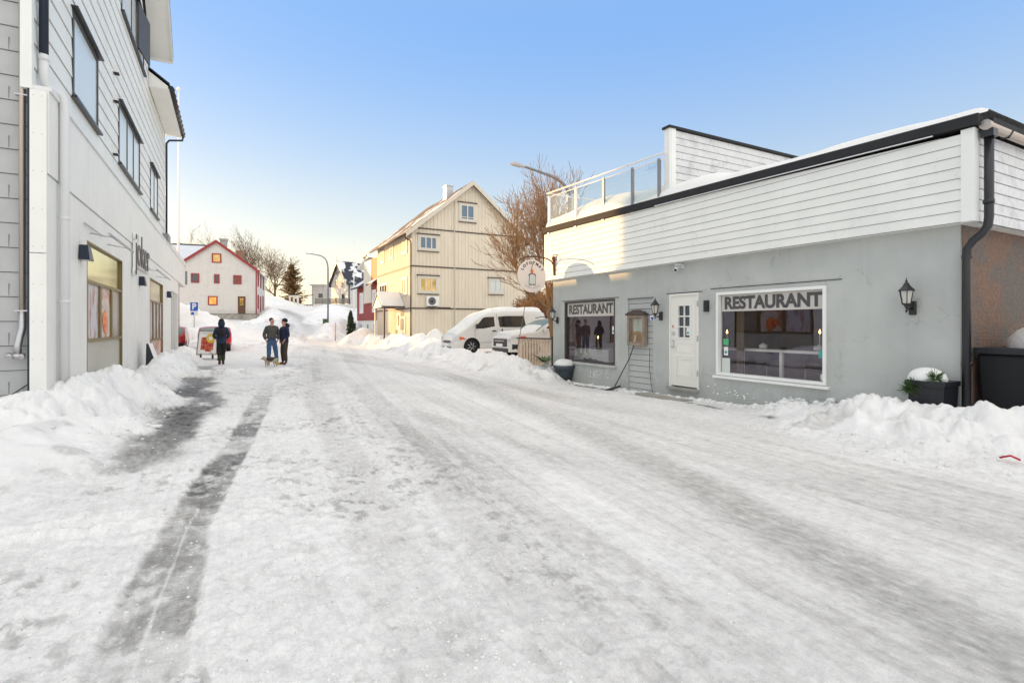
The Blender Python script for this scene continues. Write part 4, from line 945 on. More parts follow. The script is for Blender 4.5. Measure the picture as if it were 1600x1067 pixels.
    # terrace screen wall
    m = MB((0, 8.73, 0), (1, 0, 0), (0, -1, 0)); siding(m, 8.95, 15.5, 4.4, 6.0, .16, .014, start=4.4, gap=.008); m.build('terrace_screen', 'boards_weathered', B)
    m = MB(); m.box(8.75, 8.80, 8.70, 8.86, 4.4, 6.02); m.box(8.801, 8.94, 8.69, 8.87, 4.4, 6.02); m.box(8.94, 15.5, 8.735, 8.84, 4.4, 5.99); m.build('screen_post', 'white_paint', B)
    m = MB(); m.box(8.71, 15.6, 8.66, 8.90, 6.021, 6.07); m.build('screen_cap', 'black_felt', B)
    # terrace railing
    def rz(y): return 5.46+(y-8.8)*.034
    RT = m = MB(); xr = 8.66
    pys = [8.93, 9.83, 10.95, 12.2, 13.62]
    m.tube([(xr, 8.72, rz(8.72)), (xr, 13.75, rz(13.75))], .026, 8); m.tube([(xr, 13.72, rz(13.72)), (14, 13.72, rz(13.72))], .026, 8)
    R_ = m.build('terrace_railing', 'white_metal', B)
    for y in pys:
        m = MB(); m.box(xr-.03, xr+.03, y-.03, y+.03, 4.36, rz(y)-.10); m.box(xr-.045, xr+.05, y-.05, y+.05, 4.30, 4.46); m.build('post', 'grey_metal' if y < 11.5 else 'white_metal', R_)
    m = MB(); m.box(xr-.02, xr+.02, 8.8, 13.66, rz(8.8)-.16, rz(8.8)-.13) if False else m.tube([(xr, 8.85, rz(8.85)-.13), (xr, 13.66, rz(13.66)-.13)], .014, 6); m.build('rail', 'white_metal', R_)
    for a, b in zip(pys[:-1], pys[1:]):
        m = MB(); m.hexa([(xr-.005, a+.06, 4.50+.0232*(a-8)), (xr+.005, a+.06, 4.50+.0232*(a-8)), (xr+.005, b-.06, 4.50+.0232*(b-8)), (xr-.005, b-.06, 4.50+.0232*(b-8)), (xr-.005, a+.06, rz(a)-.15), (xr+.005, a+.06, rz(a)-.15), (xr+.005, b-.06, rz(b)-.15), (xr-.005, b-.06, rz(b)-.15)])
        m.build('glass_panel', 'rail_glass', R_)
    # gutter and downpipe at the near corner
    m = MB(); m.tube([(XP+.02, 3.06, 4.17), (15, 3.06, 4.17)], .065, 10); m.cur = 1
    for x in (9.3, 10.1, 11): m.tube([(x, 3.13, 4.25), (x, 3.10, 4.10), (x, 3.03, 4.09), (x, 2.98, 4.17)], .012, 6)
    m.build('gutter', ['copper_metal', 'black_metal'], B)
    m = MB(); X_ = 8.79
    m.box(X_-.07, X_+.07, 2.99, 3.13, 4.02, 4.12)
    m.tube([(X_, 3.06, 4.08), (X_, 3.06, 2.98), (X_-.005, 3.07, 2.86), (X_-.01, 3.13, 2.76), (X_-.02, 3.22, 2.68), (X_-.03, 3.28, 2.58), (X_-.03, 3.29, 2.40), (X_-.03, 3.29, -.3)], .052, 12)
    for z in (3.15, 2.45, 1.0): m.tube([(X_-.01, 3.06 if z > 3 else 3.29, z), (X_-.01, 3.06 if z > 3 else 3.29, z+.05)], .062, 12)
    m.build('downpipe', 'black_metal', B)
    m = MB(); m.tube([(8.98, 3.35, 2.0), (8.98, 3.35, -.2)], .012, 6); m.build('conduit', 'white_metal', B)
    m = MB(); m.tube([(XW-.02, 9.42, 1.02), (XW-.02, 9.43, .5), (XW-.02, 9.36, .1), (XW-.03, 9.3, -.1)], .006, 5); m.build('cable', 'black_metal', B)
    return B
restaurant()

def lantern(px, y, z, lab, sc=1.0):
    t = thing('wall_lantern', lab, 'wall lantern', (XW, y, z), group='black coach lanterns on the restaurant wall')
    m = MB((XW, y, z)); m.U = Vector((0, 1, 0)); m.N = Vector((-1, 0, 0)); s = sc
    m.hexa([(-.045*s, 0, -.10*s), (.045*s, 0, -.10*s), (.045*s, .05*s, -.10*s), (-.045*s, .05*s, -.10*s), (-.045*s, 0, .10*s), (.045*s, 0, .10*s), (.045*s, .05*s, .10*s), (-.045*s, .05*s, .10*s)]); m.build('wall_plate', 'black_metal', t, bevel=.012)
    m = MB((XW, y, z)); m.U = Vector((0, 1, 0)); m.N = Vector((-1, 0, 0)); m.tube([(0, .05*s, .0), (0, .12*s, -.03*s), (0, .2*s, .02*s), (0, .2*s, .06*s)], .012*s, 8); m.lathe((0, .2*s, -.02*s), [(.004, -.05*s), (.02*s, -.02*s), (.008, 0), (.03*s, .05*s), (.05*s, .07*s)], 8); m.build('arm', 'black_metal', t)
    m = MB((XW, y, z)); m.U = Vector((0, 1, 0)); m.N = Vector((-1, 0, 0)); m.lathe((0, .2*s, .06*s), [(.05*s, 0), (.085*s, .19*s)], 6); m.build('glass', 'lamp_glass', t)
    m = MB((XW, y, z)); m.U = Vector((0, 1, 0)); m.N = Vector((-1, 0, 0))
    for k in range(6):
        a = 2*math.pi*k/6; m.tube([(.053*s*math.cos(a), (.2+.053*math.sin(a)/1)*s if False else .2*s+.053*s*math.sin(a), .05*s), (.088*s*math.cos(a), .2*s+.088*s*math.sin(a), .25*s)], .006*s, 4)
    m.lathe((0, .2*s, .05*s), [(.06*s, 0), (.06*s, .015*s)], 6)
    m.lathe((0, .2*s, .245*s), [(.115*s, 0), (.11*s, .012*s), (.055*s, .07*s), (.028*s, .12*s), (.012*s, .125*s), (.018*s, .145*s), (.006*s, .165*s), (.003*s, .20*s)], 6); m.build('cage', 'black_metal', t)
lantern(1455, 3.95, 1.80, 'black lantern near the right corner of the grey wall, above the square planter', 1.0)
lantern(1024, 9.05, 1.76, 'black lantern between the menu box and the white door', 1.0)
lantern(866, 13.42, 1.70, 'black lantern at the far left corner of the grey wall', 1.0)
m = MB((XW, 7.72, 1.95)); m.U = Vector((0, 1, 0)); m.N = Vector((-1, 0, 0)); m.box(-.05, .05, 0, .07, -.12, .12); m.lathe((0, .07, -.04), [(.03, 0), (.02, .02)], 10, axis='n'); one(m, 'key_box', 'black_metal', 'small black box on the grey wall right of the white door', 'key box', bevel=.02)
t = thing('security_camera', 'small white camera under the boarded fascia above the door', 'camera', (XW, 8.4, 2.86))
m = MB((XW, 8.4, 2.86)); m.U = Vector((0, 1, 0)); m.N = Vector((-1, 0, 0)); m.lathe((0, .0, 0), [(.05, 0), (.05, .03)], 12, axis='n'); m.tube([(0, .03, 0), (0, .1, -.02), (.02, .14, -.05)], .014, 6); m.build('bracket', 'white_metal', t)
m = MB((XW, 8.4, 2.86)); m.U = Vector((0, 1, 0)); m.N = Vector((-1, 0, 0)); m.tube([(.08, .10, -.04), (-.02, .24, -.10)], [.045, .04], 10); m.cur = 1; m.tube([(-.018, .238, -.099), (-.024, .248, -.102)], .03, 10); m.cur = 0; m.tube([(0, .02, .04), (.14, .09, .03)], .03, 8); m.build('housing', ['white_metal', 'black_metal'], t)
# menu box
t = thing('menu_box', 'glazed wooden menu box with carved top on the grey boards', 'menu box', (XW, 9.82, 1.05))
m = MB((XW, 9.82, 1.05)); m.U = Vector((0, 1, 0)); m.N = Vector((-1, 0, 0)); w_, h_ = .30, .74
for a, b, c, d in ((-w_, -w_+.06, 0, h_), (w_-.06, w_, 0, h_), (-w_+.06, w_-.06, 0, .06), (-w_+.06, w_-.06, h_-.06, h_)): m.box(a, b, 0, .12, c, d)
m.build('frame', 'old_wood', t, bevel=.006)
m = MB((XW, 9.82, 1.05)); m.U = Vector((0, 1, 0)); m.N = Vector((-1, 0, 0)); m.box(-w_+.06, w_-.06, 0, .02, .06, h_-.06); m.build('backboard', 'wood', t)
m = MB((XW, 9.82, 1.05)); m.U = Vector((0, 1, 0)); m.N = Vector((-1, 0, 0)); m.box(-w_+.09, w_-.12, .022, .026, .34, h_-.08); m.build('menu_sheet', 'paper', t)
m = MB((XW, 9.82, 1.05)); m.U = Vector((0, 1, 0)); m.N = Vector((-1, 0, 0)); m.box(-w_+.05, w_-.05, .1, .106, .05, h_-.05); m.build('pane', 'rail_glass', t)
m = MB((XW, 9.82, 1.05)); m.U = Vector((0, 1, 0)); m.N = Vector((-1, 0, 0)); m.prism([(-.34, h_+.002), (.34, h_+.002), (.34, h_+.05), (.28, h_+.05), (.24, h_+.09), (.14, h_+.10), (.08, h_+.13), (-.08, h_+.13), (-.14, h_+.10), (-.24, h_+.09), (-.28, h_+.05), (-.34, h_+.05)], 'n', 0, .15); m.build('carved_top', 'brown_trim', t, bevel=.01)
# house number plate
m = MB((XW+.03, 9.38, 1.72)); m.U = Vector((0, 1, 0)); m.N = Vector((-1, 0, 0)); m.box(-.07, .07, .0, .01, -.06, .06); m.cur = 1; m.box(-.065, .02, .0105, .013, -.05, .005); m.box(-.04, .05, .0105, .013, -.012, .02); one(m, 'number_plate', ['white_plain', 'blue_sign'], 'small blue and white plate on the grey boards beside the menu box', 'plate')
# broom leaning on the wall
t = thing('push_broom', 'long handled broom leaning against the menu box', 'broom', (8.62, 10.35, gb(8.6, 10.3)))
zb = gz(8.6, 10.35)
m = MB(); m.tube([(8.55, 10.42, zb+.04), (8.72, 10.02, .72), (8.76, 9.86, 1.12)], .013, 8); m.build('handle', 'brown_trim', t)
m = MB(); m.tube([(8.76, 9.86, 1.12), (8.77, 9.84, 1.30)], .024, 8); m.tube([(8.77, 9.90, 1.28), (8.77, 9.78, 1.30)], .018, 8); m.build('grip', 'wood_pale', t)
m = MB(); m.tube([(8.45, 10.62, zb-.02), (8.62, 10.24, zb+.12)], .03, 6); m.build('head', 'black_metal', t)

# hanging round sign
def hanging_sign():
    C = Vector((7.84, 13.28, 3.0)); Rr = .485
    t = thing('hanging_sign', 'round pale hanging sign with a lettered rim beside the white fascia', 'sign', (XP, 13.28, 2.9))
    m = MB(); m.lathe((C.x, C.y-.012, C.z), [(Rr, 0), (Rr, .024)], 48, axis='n'); D = m.build('disc', 'sign_pink', t)
    m = MB()
    pts = [(XP, 13.28, 3.30)]
    for k in range(13):
        a = math.pi*k/12; pts.append((XP-.10-.57+.57*math.cos(a), 13.28, 3.42+.16*math.sin(a)))
    m.tube(pts, .022, 8)
    m.tube([(7.62, 13.28, 3.57), (7.62, 13.28, 3.40)], .006, 5); m.tube([(8.12, 13.28, 3.56), (8.12, 13.28, 3.40)], .006, 5)
    m.build('bracket', 'rusty', t)
    m = MB(); m.tube([(XP-.03, 13.28, 3.05), (XP-.03, 13.28, 3.45), (XP-.05, 13.28, 3.62)], [.03, .05, .045], 8)
    m.tube([(XP-.02, 13.28, 3.40), (XP-.16, 13.20, 3.55), (XP-.14, 13.15, 3.66), (XP-.02, 13.15, 3.66), (XP, 13.2, 3.5)], .014, 6); m.build('wall_mount', 'rusty', t)
    # lettering round the rim
    def arc(s, rad, a0, a1, size, flip, nm):
        n = len(s)
        for i, ch in enumerate(s):
            if ch == ' ': continue
            a = a0+(a1-a0)*i/(n-1)
            me = text_mesh(ch, size, .004, .002)
            rgt = Vector((math.cos(a-math.pi/2), 0, math.sin(a-math.pi/2))); up = Vector((math.cos(a), 0, math.sin(a)))
            if flip: rgt, up = -rgt, -up
            o = C+Vector((math.cos(a), 0, math.sin(a)))*rad+Vector((0, -.0145, 0))
            place_text(me, nm, 'ink', o, rgt, up, D)
    arc('LOFOTMAT', .385, R(150), R(30), .125, False, 'letter')
    arc('GOURMET KJOKKEN', .375, R(222), R(320), .058, True, 'letter') if False else None
    m = MB((C.x, C.y-.0145, C.z), (1, 0, 0), (0, -1, 0))   # the small caption below, too fine to read: a curved row of short strokes
    for k in range(17):
        if k == 8: continue
        a = R(228+84*k/16); c = (math.cos(a)*.355, math.sin(a)*.355); q = .011
        m.prism([(c[0]-q, c[1]-q*1.3), (c[0]+q*.7, c[1]-q*1.3), (c[0]+q, c[1]+q*1.3), (c[0]-q*.6, c[1]+q*1.3)], 'n', 0, .002)
    m.build('caption', 'ink_grey', D)
    # plain cook figure
    def disc_at(mm, x, z, rx, rz, n=18): mm.prism([(x+rx*math.cos(2*math.pi*k/n), z+rz*math.sin(2*math.pi*k/n)) for k in range(n)], 'n', 0.0, .003)
    F_ = dict(O=(C.x-.0, C.y-.0145, C.z), U=(1, 0, 0), N=(0, -1, 0))
    m = MB(**F_); m.prism([(-.10, .06), (.10, .06), (.12, -.25), (-.12, -.25)], 'n', 0, .003); m.prism([(-.13, .03), (-.06, .09), (-.04, .0), (-.1, -.03)], 'n', .0031, .005); m.prism([(.13, .03), (.06, .09), (.04, .0), (.1, -.03)], 'n', .0031, .005); m.build('figure', 'ink', D)
    m = MB(**F_); m.prism([(-.085, .04), (.085, .04), (.105, -.235), (-.105, -.235)], 'n', .0032, .006); m.build('figure_apron', 'cloth_white', D)
    m = MB(**F_); disc_at(m, 0, .13, .055, .065); m.build('figure_head', 'cone_orange', D)
    m = MB(**F_); m.prism([(-.12, -.29), (-.02, -.27), (-.02, -.255), (-.12, -.275)], 'n', 0, .003); m.prism([(.12, -.29), (.02, -.27), (.02, -.255), (.12, -.275)], 'n', 0, .003); m.build('figure_shoes', 'ink', D)
hanging_sign()
m = MB(); a = at(833, 408, Y=13.1); b = at(808, 548, Y=14.6); m.tube([a, b], .011, 6); one(m, 'marker_pole', 'fence_grey', 'thin green leaning pole crossing the round sign', 'pole')

# picket fence left of the restaurant
t = thing('picket_fence', 'low pale picket fence beside the restaurant corner', 'fence', (8.9, 14.9, gb(9, 15)))
pa, pb = at(809, 530, Y=15.6), at(862, 529, Y=14.2); zt = 1.13
pa.z = pb.z = 0; dv = (pb-pa).normalized(); L_ = (pb-pa).length; nv = Vector((-dv.y, dv.x, 0))
k = 0; x = 0
while x < L_:
    m = MB(pa, dv, nv); m.box(x, x+.085, 0, .022, -.1, zt-.04); m.build('picket', 'wood_pale', t); x += .125
m = MB(pa, dv, nv); m.box(-.02, L_, .023, .06, .95, 1.03); m.box(-.02, L_, .023, .06, .25, .33); m.build('rail', 'wood_pale', t)
m = MB(pa, dv, nv); m.box(-.03, L_+.02, -.03, .08, zt-.039, zt); m.build('top_rail', 'brown_trim', t)
m = MB(pa, dv, nv); m.box(L_, L_+.05, -.01, .06, -.1, zt+.06); m.build('post', 'black_metal', t)
# restaurant furniture seen through the glass
def dining_table(loc, rz, lab, sz=(.45, .8)):
    t = thing('dining_table', lab, 'table', loc, rz, group='tables inside the restaurant')
    m = MB(); m.box(-sz[0], sz[0], -sz[1], sz[1], .70, .74)
    m.build('tabletop', 'wood', t, world=False)
    m = MB(); a, b = sz
    m.box(-a-.01, a+.01, -b-.01, b+.01, .741, .748)
    for (p, q) in (((-a-.012, -b-.012), (a+.012, -b-.012)), ((a+.012, -b-.012), (a+.012, b+.012)), ((a+.012, b+.012), (-a-.012, b+.012)), ((-a-.012, b+.012), (-a-.012, -b-.012))):
        pr = None
        for i in range(13):
            f = i/12; x = p[0]+(q[0]-p[0])*f; y = p[1]+(q[1]-p[1])*f; z = .50-.10*abs(f-.5)*2-.03*(i % 2)
            if pr: m.face([(pr[0], pr[1], .748), (x, y, .748), (x*1.03, y*1.03, z), (pr[0]*1.03, pr[1]*1.03, pr[2])])
            pr = (x, y, z)
    m.build('tablecloth', 'cloth_white', t, world=False)
    for sx in (-1, 1):
        for sy in (-1, 1): m = MB(); m.tube([(sx*(sz[0]-.06), sy*(sz[1]-.06), 0), (sx*(sz[0]-.06), sy*(sz[1]-.06), .70)], .02, 6); m.build('leg', 'brown_trim', t, world=False)
    return t
dining_table((9.75, 12.35, .10), 0, 'table with a pale cloth behind the left restaurant window')
def candle(loc, lab):
    t = thing('candle', lab, 'candle', loc, group='lit candles inside the restaurant')
    m = MB(); m.lathe((0, 0, 0), [(.05, 0), (.05, .01), (.015, .02), (.012, .12), (.012, .30)], 10); m.build('holder', 'cream_trim', t, world=False)
    m = MB(); m.lathe((0, 0, .30), [(.004, 0), (.018, .025), (.010, .055), (.001, .08)], 8); m.build('flame', 'flame', t, world=False)
candle((9.75, 12.6, .85), 'lit candle on the table behind the left restaurant window')
pc = at(1136, 518, X=9.6); candle((9.6, pc.y, pc.z-.34), 'lit candle at the left end of the long counter in the big window')
pc = at(1281, 518, X=9.6); candle((9.6, pc.y, pc.z-.34), 'lit candle at the right end of the long counter in the big window')
t = thing('window_counter', 'long white counter with posts behind the big restaurant window', 'counter', (9.55, 6.2, -.02))
zc = 1.02
m = MB(); m.box(9.35, 9.85, 4.75, 7.95, zc, zc+.05); m.build('top', 'door_white', t)
for y in (5.45, 6.42, 7.3): m = MB(); m.box(9.38, 9.44, y-.03, y+.03, -.02, zc); m.build('leg', 'door_white', t)
for y, lab in ((6.85, 'folded white napkin on the counter, left one in the big window'), (5.72, 'folded white napkin on the counter, right one in the big window')):
    m = MB(); m.blob((9.45, y, zc+.105), (.09, .09, .055), 10, 6, .12); m.lathe((9.45, y, zc+.14), [(.02, 0), (.001, .05)], 6); one(m, 'napkin', 'cloth_white', lab, 'napkin', group='white napkins on the window counter')
for i, y in enumerate((7.05, 6.2, 5.75, 5.35)):
    t = thing('chair', ['first', 'second', 'third', 'fourth'][i]+' metal framed chair from the left behind the big restaurant window', 'chair', (9.9, y, -.02), group='chairs inside the restaurant')
    for s in (-1, 1):
        m = MB(); m.tube([(-.2, .19*s, 0), (-.17, .17*s, .44)], .011, 6); m.build('leg', 'white_metal', t, world=False)
        m = MB(); m.tube([(.2, .19*s, 0), (.17, .17*s, .44), (.2, .17*s, .82)], .011, 6); m.build('leg', 'white_metal', t, world=False)
    m = MB(); m.box(-.2, .2, -.2, .2, .441, .47); m.build('seat', 'brown_trim', t, world=False)
    m = MB(); m.box(.18, .2, -.17, .17, .62, .82); m.build('backrest', 'brown_trim', t, world=False)

# ================================================================== beige house
def house_frame(O, ang):
    """U along the facade to the right as seen from outside, N outward"""
    a = R(ang); U = Vector((math.cos(a), math.sin(a), 0)); N = Vector((math.sin(a), -math.cos(a), 0)); return Vector(O), U, N
def roof_pair(B, x0, x1, y0, y1, ze, za, ov, th, mats, O=(0, 0, 0), U=(1, 0, 0), N=(0, 1, 0), ovg=.35, snow=(), trim='cream_trim', name='roof'):
    """gable roof, ridge along n (y), eaves at x0/x1; each slope a part, barge boards too"""
    xc = (x0+x1)/2
    for s, xe, m in ((0, x0, mats[0]), (1, x1, mats[1])):
        sl = (za-ze)/abs(xc-xe); xo = xe-ov if s == 0 else xe+ov; zo = ze-ov*sl
        mb = MB(O, U, N)
        mb.hexa([(xo, y0-ovg, zo), (xc, y0-ovg, za), (xc, y1+ovg, za), (xo, y1+ovg, zo), (xo, y0-ovg, zo+th), (xc, y0-ovg, za+th), (xc, y1+ovg, za+th), (xo, y1+ovg, zo+th)])
        r = mb.build(name, m, B)
        if s in snow:
            q = MB(O, U, N); q.hexa([(xo, y0-ovg+.05, zo+th+.003), (xc, y0-ovg+.05, za+th+.003), (xc, y1+ovg, za+th+.003), (xo, y1+ovg, zo+th+.003), (xo, y0-ovg+.05, zo+th+.07), (xc, y0-ovg+.05, za+th+.07), (xc, y1+ovg, za+th+.07), (xo, y1+ovg, zo+th+.07)])
            q.build('roof_snow', 'roof_snowy', r)
        mb = MB(O, U, N); w_ = .2
        mb.hexa([(xo, y0-ovg-.03, zo-w_), (xc, y0-ovg-.03, za-w_), (xc, y0-ovg-.002, za-w_), (xo, y0-ovg-.002, zo-w_), (xo, y0-ovg-.03, zo+th), (xc, y0-ovg-.03, za+th), (xc, y0-ovg-.002, za+th), (xo, y0-ovg-.002, zo+th)])
        mb.build('barge_board', trim, B)
def beige_house():
    x0, x1, y0, y1 = 10.08, 18.35, 32.06, 40.75; zb, ze, za = -.1, 7.62, 11.05; xc = (x0+x1)/2
    B = thing('beige_house', 'three storey beige boarded house with steep gable and brown belt lines', 'house', (xc, 36, .2))
    def top(x): return ze+(za-ze)*(1-abs(x-xc)/(x1-xc))
    belts = [2.62, 5.30, 7.72]
    # gable front, vertical boards: base sheet and battens per storey
    mb = MB((0, y0, 0), (1, 0, 0), (0, -1, 0)); mb.face([(x0, 0, zb), (x1, 0, zb), (x1, 0, ze), (xc, 0, za), (x0, 0, ze)]); mb.build('wall', 'beige_boards', B)
    mb = MB((0, y0, 0), (1, 0, 0), (0, -1, 0)); x = x0+.02
    while x < x1-.1:
        for a, b in ((zb, belts[0]-.04), (belts[0]+.05, belts[1]-.04), (belts[1]+.05, belts[2]-.04), (belts[2]+.05, min(top(x), top(x+.13))-.02)):
            if b > a: mb.box(x, x+.13, .001, .024, a, b)
        x += .245
    mb.build('boarding', 'beige_boards', B)
    mb = MB((x0, 0, 0), (0, -1, 0), (-1, 0, 0)); mb.face([(-y1, 0, zb), (-y0, 0, zb), (-y0, 0, ze), (-y1, 0, ze)]); mb.build('wall', 'beige_boards', B)
    mb = MB((x0, 0, 0), (0, -1, 0), (-1, 0, 0)); y = -y1+.02
    while y < -y0-.1:
        for a, b in ((zb, belts[0]-.04), (belts[0]+.05, belts[1]-.04), (belts[1]+.05, ze)): mb.box(y, y+.13, .001, .024, a, b)
        y += .245
    mb.build('boarding', 'beige_boards', B)
    mb = MB(); mb.face([(x1, y0, zb), (x1, y1, zb), (x1, y1, ze), (x1, y0, ze)]); mb.face([(x0, y1, zb), (x1, y1, zb), (x1, y1, ze), (xc, y1, za), (x0, y1, ze)]); mb.build('rear_wall', 'beige_boards', B)
    for z in belts:
        mb = MB(); mb.box(x0-.06, x1+.02, y0-.06, y0-.026, z-.035, z+.035)
        if z < 7: mb.box(x0-.06, x0-.026, y0-.0255, y1, z-.035, z+.035)
        mb.build('belt_line', 'brown_trim', B)
    roof_pair(B, x0, x1, y0, y1, ze, za, .45, .10, ('roof_brown', 'roof_dark'), snow=(), trim='beige_trim')
    mb = MB(); mb.box(xc-.95, xc-.45, 34.2, 34.8, za-.9, za+.22); mb.box(xc-1.0, xc-.4, 34.15, 34.85, za+.221, za+.28); mb.build('chimney', 'galv', B)
    mb = MB(); mb.tube([(x0-.50, y0-.35, ze-.42), (x0-.50, y1+.35, ze-.42)], .065, 8); mb.build('gutter', 'brown_trim', B)
    mb = MB(); mb.tube([(x0-.50, y0-.1, ze-.42), (x0-.45, y0-.1, ze-.6), (x0-.1, y0-.1, ze-.75), (x0-.08, y0-.1, ze-.9), (x0-.08, y0-.1, zb)], .045, 8); mb.build('downpipe', 'brown_trim', B)
    mb = MB(); pz = at(713, 316, Y=y0); mb.tube([(pz.x-.15, y0-.07, pz.z), (pz.x-.15, y0-.07, 1.1)], .03, 6); mb.build('cable_pipe', 'cream_trim', B)
    def gw(xa, ya, xb, yb, pane, vs_, hs_=()):
        a = at(xa, ya, Y=y0); b = at(xb, yb, Y=y0)
        window(B, (0, y0-.026, 0), (1, 0, 0), (0, -1, 0), a.x, b.x, b.z, a.z, 'cream_trim', pane, vs_, hs_, fw=.09, proud=.05, trim='cream_trim', tw=.10, hood='brown_trim')
    gw(719, 319, 741, 346, 'pane_blue', (.5,), (.2,)); gw(655, 368.5, 682.5, 391, 'pane_blue', (.36, .68)); gw(655, 433, 682.5, 457, 'pane_gold_reflect', (.36, .68)); gw(765, 437, 783.5, 458, 'pane_sky_reflect', (.5,), (.35,))
    def sw(xa, ya, xb, yb, pane='pane_curtain', vs_=(.5,)):
        a = at(xa, (ya+yb)/2, X=x0); b = at(xb, (ya+yb)/2, X=x0); d = (a-b).length
        za_ = at(xb, ya, X=x0).z; zb_ = za_-(yb-ya)/F*at(xb, ya, D=1).length*b.y/1.0 if False else at(xb, yb, X=x0).z
        window(B, (x0-.026, 0, 0), (0, -1, 0), (-1, 0, 0), -a.y, -b.y, zb_, za_, 'cream_trim', pane, vs_, fw=.08, proud=.05, trim='cream_trim', tw=.09)
    sw(595.5, 392, 600.5, 409); sw(610.5, 384, 614.5, 402.5); sw(630, 372, 636.5, 394); sw(629, 434, 636.5, 459); sw(594, 443, 606, 465, 'pane_dark', (.33, .66)); sw(627, 496, 634, 518)
    # heat pump
    h = thing('heat_pump', 'white heat pump unit mounted on the beige gable wall', 'heat pump', (0, 0, 0)); a = at(667, 462.5, Y=y0-.35); b = at(686, 478.5, Y=y0-.35); h.location = (a.x, y0-.06, b.z)
    mb = MB(); mb.box(a.x, b.x, y0-.37, y0-.065, b.z, a.z); mb.build('casing', 'white_paint', h, bevel=.02)
    mb = MB(); r_ = (a.z-b.z)*.40; c_ = (a.x+(b.x-a.x)*.42, y0-.372, (a.z+b.z)/2)
    for k in (1, .8, .6, .4): mb.tube([(c_[0]+r_*k*math.cos(t*math.pi/10), y0-.378, c_[2]+r_*k*math.sin(t*math.pi/10)) for t in range(21)], .008, 4, caps=False)
    mb.build('grille', 'galv', h)
    mb = MB(); mb.lathe(c_, [(r_*.95, -.001), (r_*.95, .0)], 20, axis='n'); mb.build('fan_opening', 'black_metal', h)
    mb = MB(); mb.box(b.x, b.x+.9, y0-.08, y0-.055, b.z-.12, b.z-.05); mb.box(a.x+.1, b.x-.1, y0-.3, y0-.06, b.z-.06, b.z-.004); mb.build('bracket', 'brown_trim', h)
    # porch
    pc_ = at(606, 500, X=x0-.8); yc = pc_.y
    mb = MB((0, yc, 0), (0, -1, 0), (-1, 0, 0)); zr = 3.55; hw = 1.25; zl = 2.7
    P = None
    for s in (-1, 1):
        q = MB((x0, yc, 0), (0, 1, 0), (-1, 0, 0)); q.hexa([(s*hw, -.0, zl), (0, -.0, zr), (0, 1.55, zr), (s*hw, 1.55, zl), (s*hw, -.0, zl+.08), (0, -.0, zr+.08), (0, 1.55, zr+.08), (s*hw, 1.55, zl+.08)]); r = q.build('porch_roof', 'brown_trim', B)
        q = MB((x0, yc, 0), (0, 1, 0), (-1, 0, 0)); q.hexa([(s*hw*.99, .05, zl+.083), (0, .05, zr+.083), (0, 1.53, zr+.083), (s*hw*.99, 1.53, zl+.083), (s*hw*.97, .05, zl+.22), (0, .05, zr+.24), (0, 1.5, zr+.24), (s*hw*.97, 1.5, zl+.22)]); q.build('roof_snow', 'snow', r)
    q = MB((x0, yc, 0), (0, 1, 0), (-1, 0, 0)); q.prism([(-hw, zl), (hw, zl), (0, zr)], 'n', 1.45, 1.5); q.build('porch_gable', 'cream_trim', B)
    for s in (-1, 1): q = MB((x0, yc, 0), (0, 1, 0), (-1, 0, 0)); q.box(s*(hw-.1)-.05, s*(hw-.1)+.05, 1.3, 1.4, 0, zl); q.build('porch_post', 'brown_trim' if s < 0 else 'cream_trim', B)
    q = MB((x0-.026, yc, 0), (0, 1, 0), (-1, 0, 0)); q.box(-.45, .45, 0, .05, .35, 2.4); d_ = q.build('door', 'cream_trim', B)
    q = MB((x0-.026, yc, 0), (0, 1, 0), (-1, 0, 0)); q.box(-.22, .22, .051, .055, 1.5, 2.2); q.build('pane', 'pane_gold_reflect', d_)
    t = thing('porch_bench', 'small wooden bench and pots standing by the porch of the beige house', 'bench', (x0-.9, yc-1.7, .4))
    q = MB(); q.box(x0-1.2, x0-.8, yc-2.3, yc-1.3, .75, .80); q.build('seat', 'wood', t)
    q = MB(); q.box(x0-.8, x0-.76, yc-2.3, yc-1.3, .85, 1.25); q.build('backrest', 'wood', t)
    for dy in (-2.25, -1.35): q = MB(); q.box(x0-1.18, x0-.8, yc+dy-.03, yc+dy+.03, .1, .745); q.build('leg', 'wood', t)
beige_house()

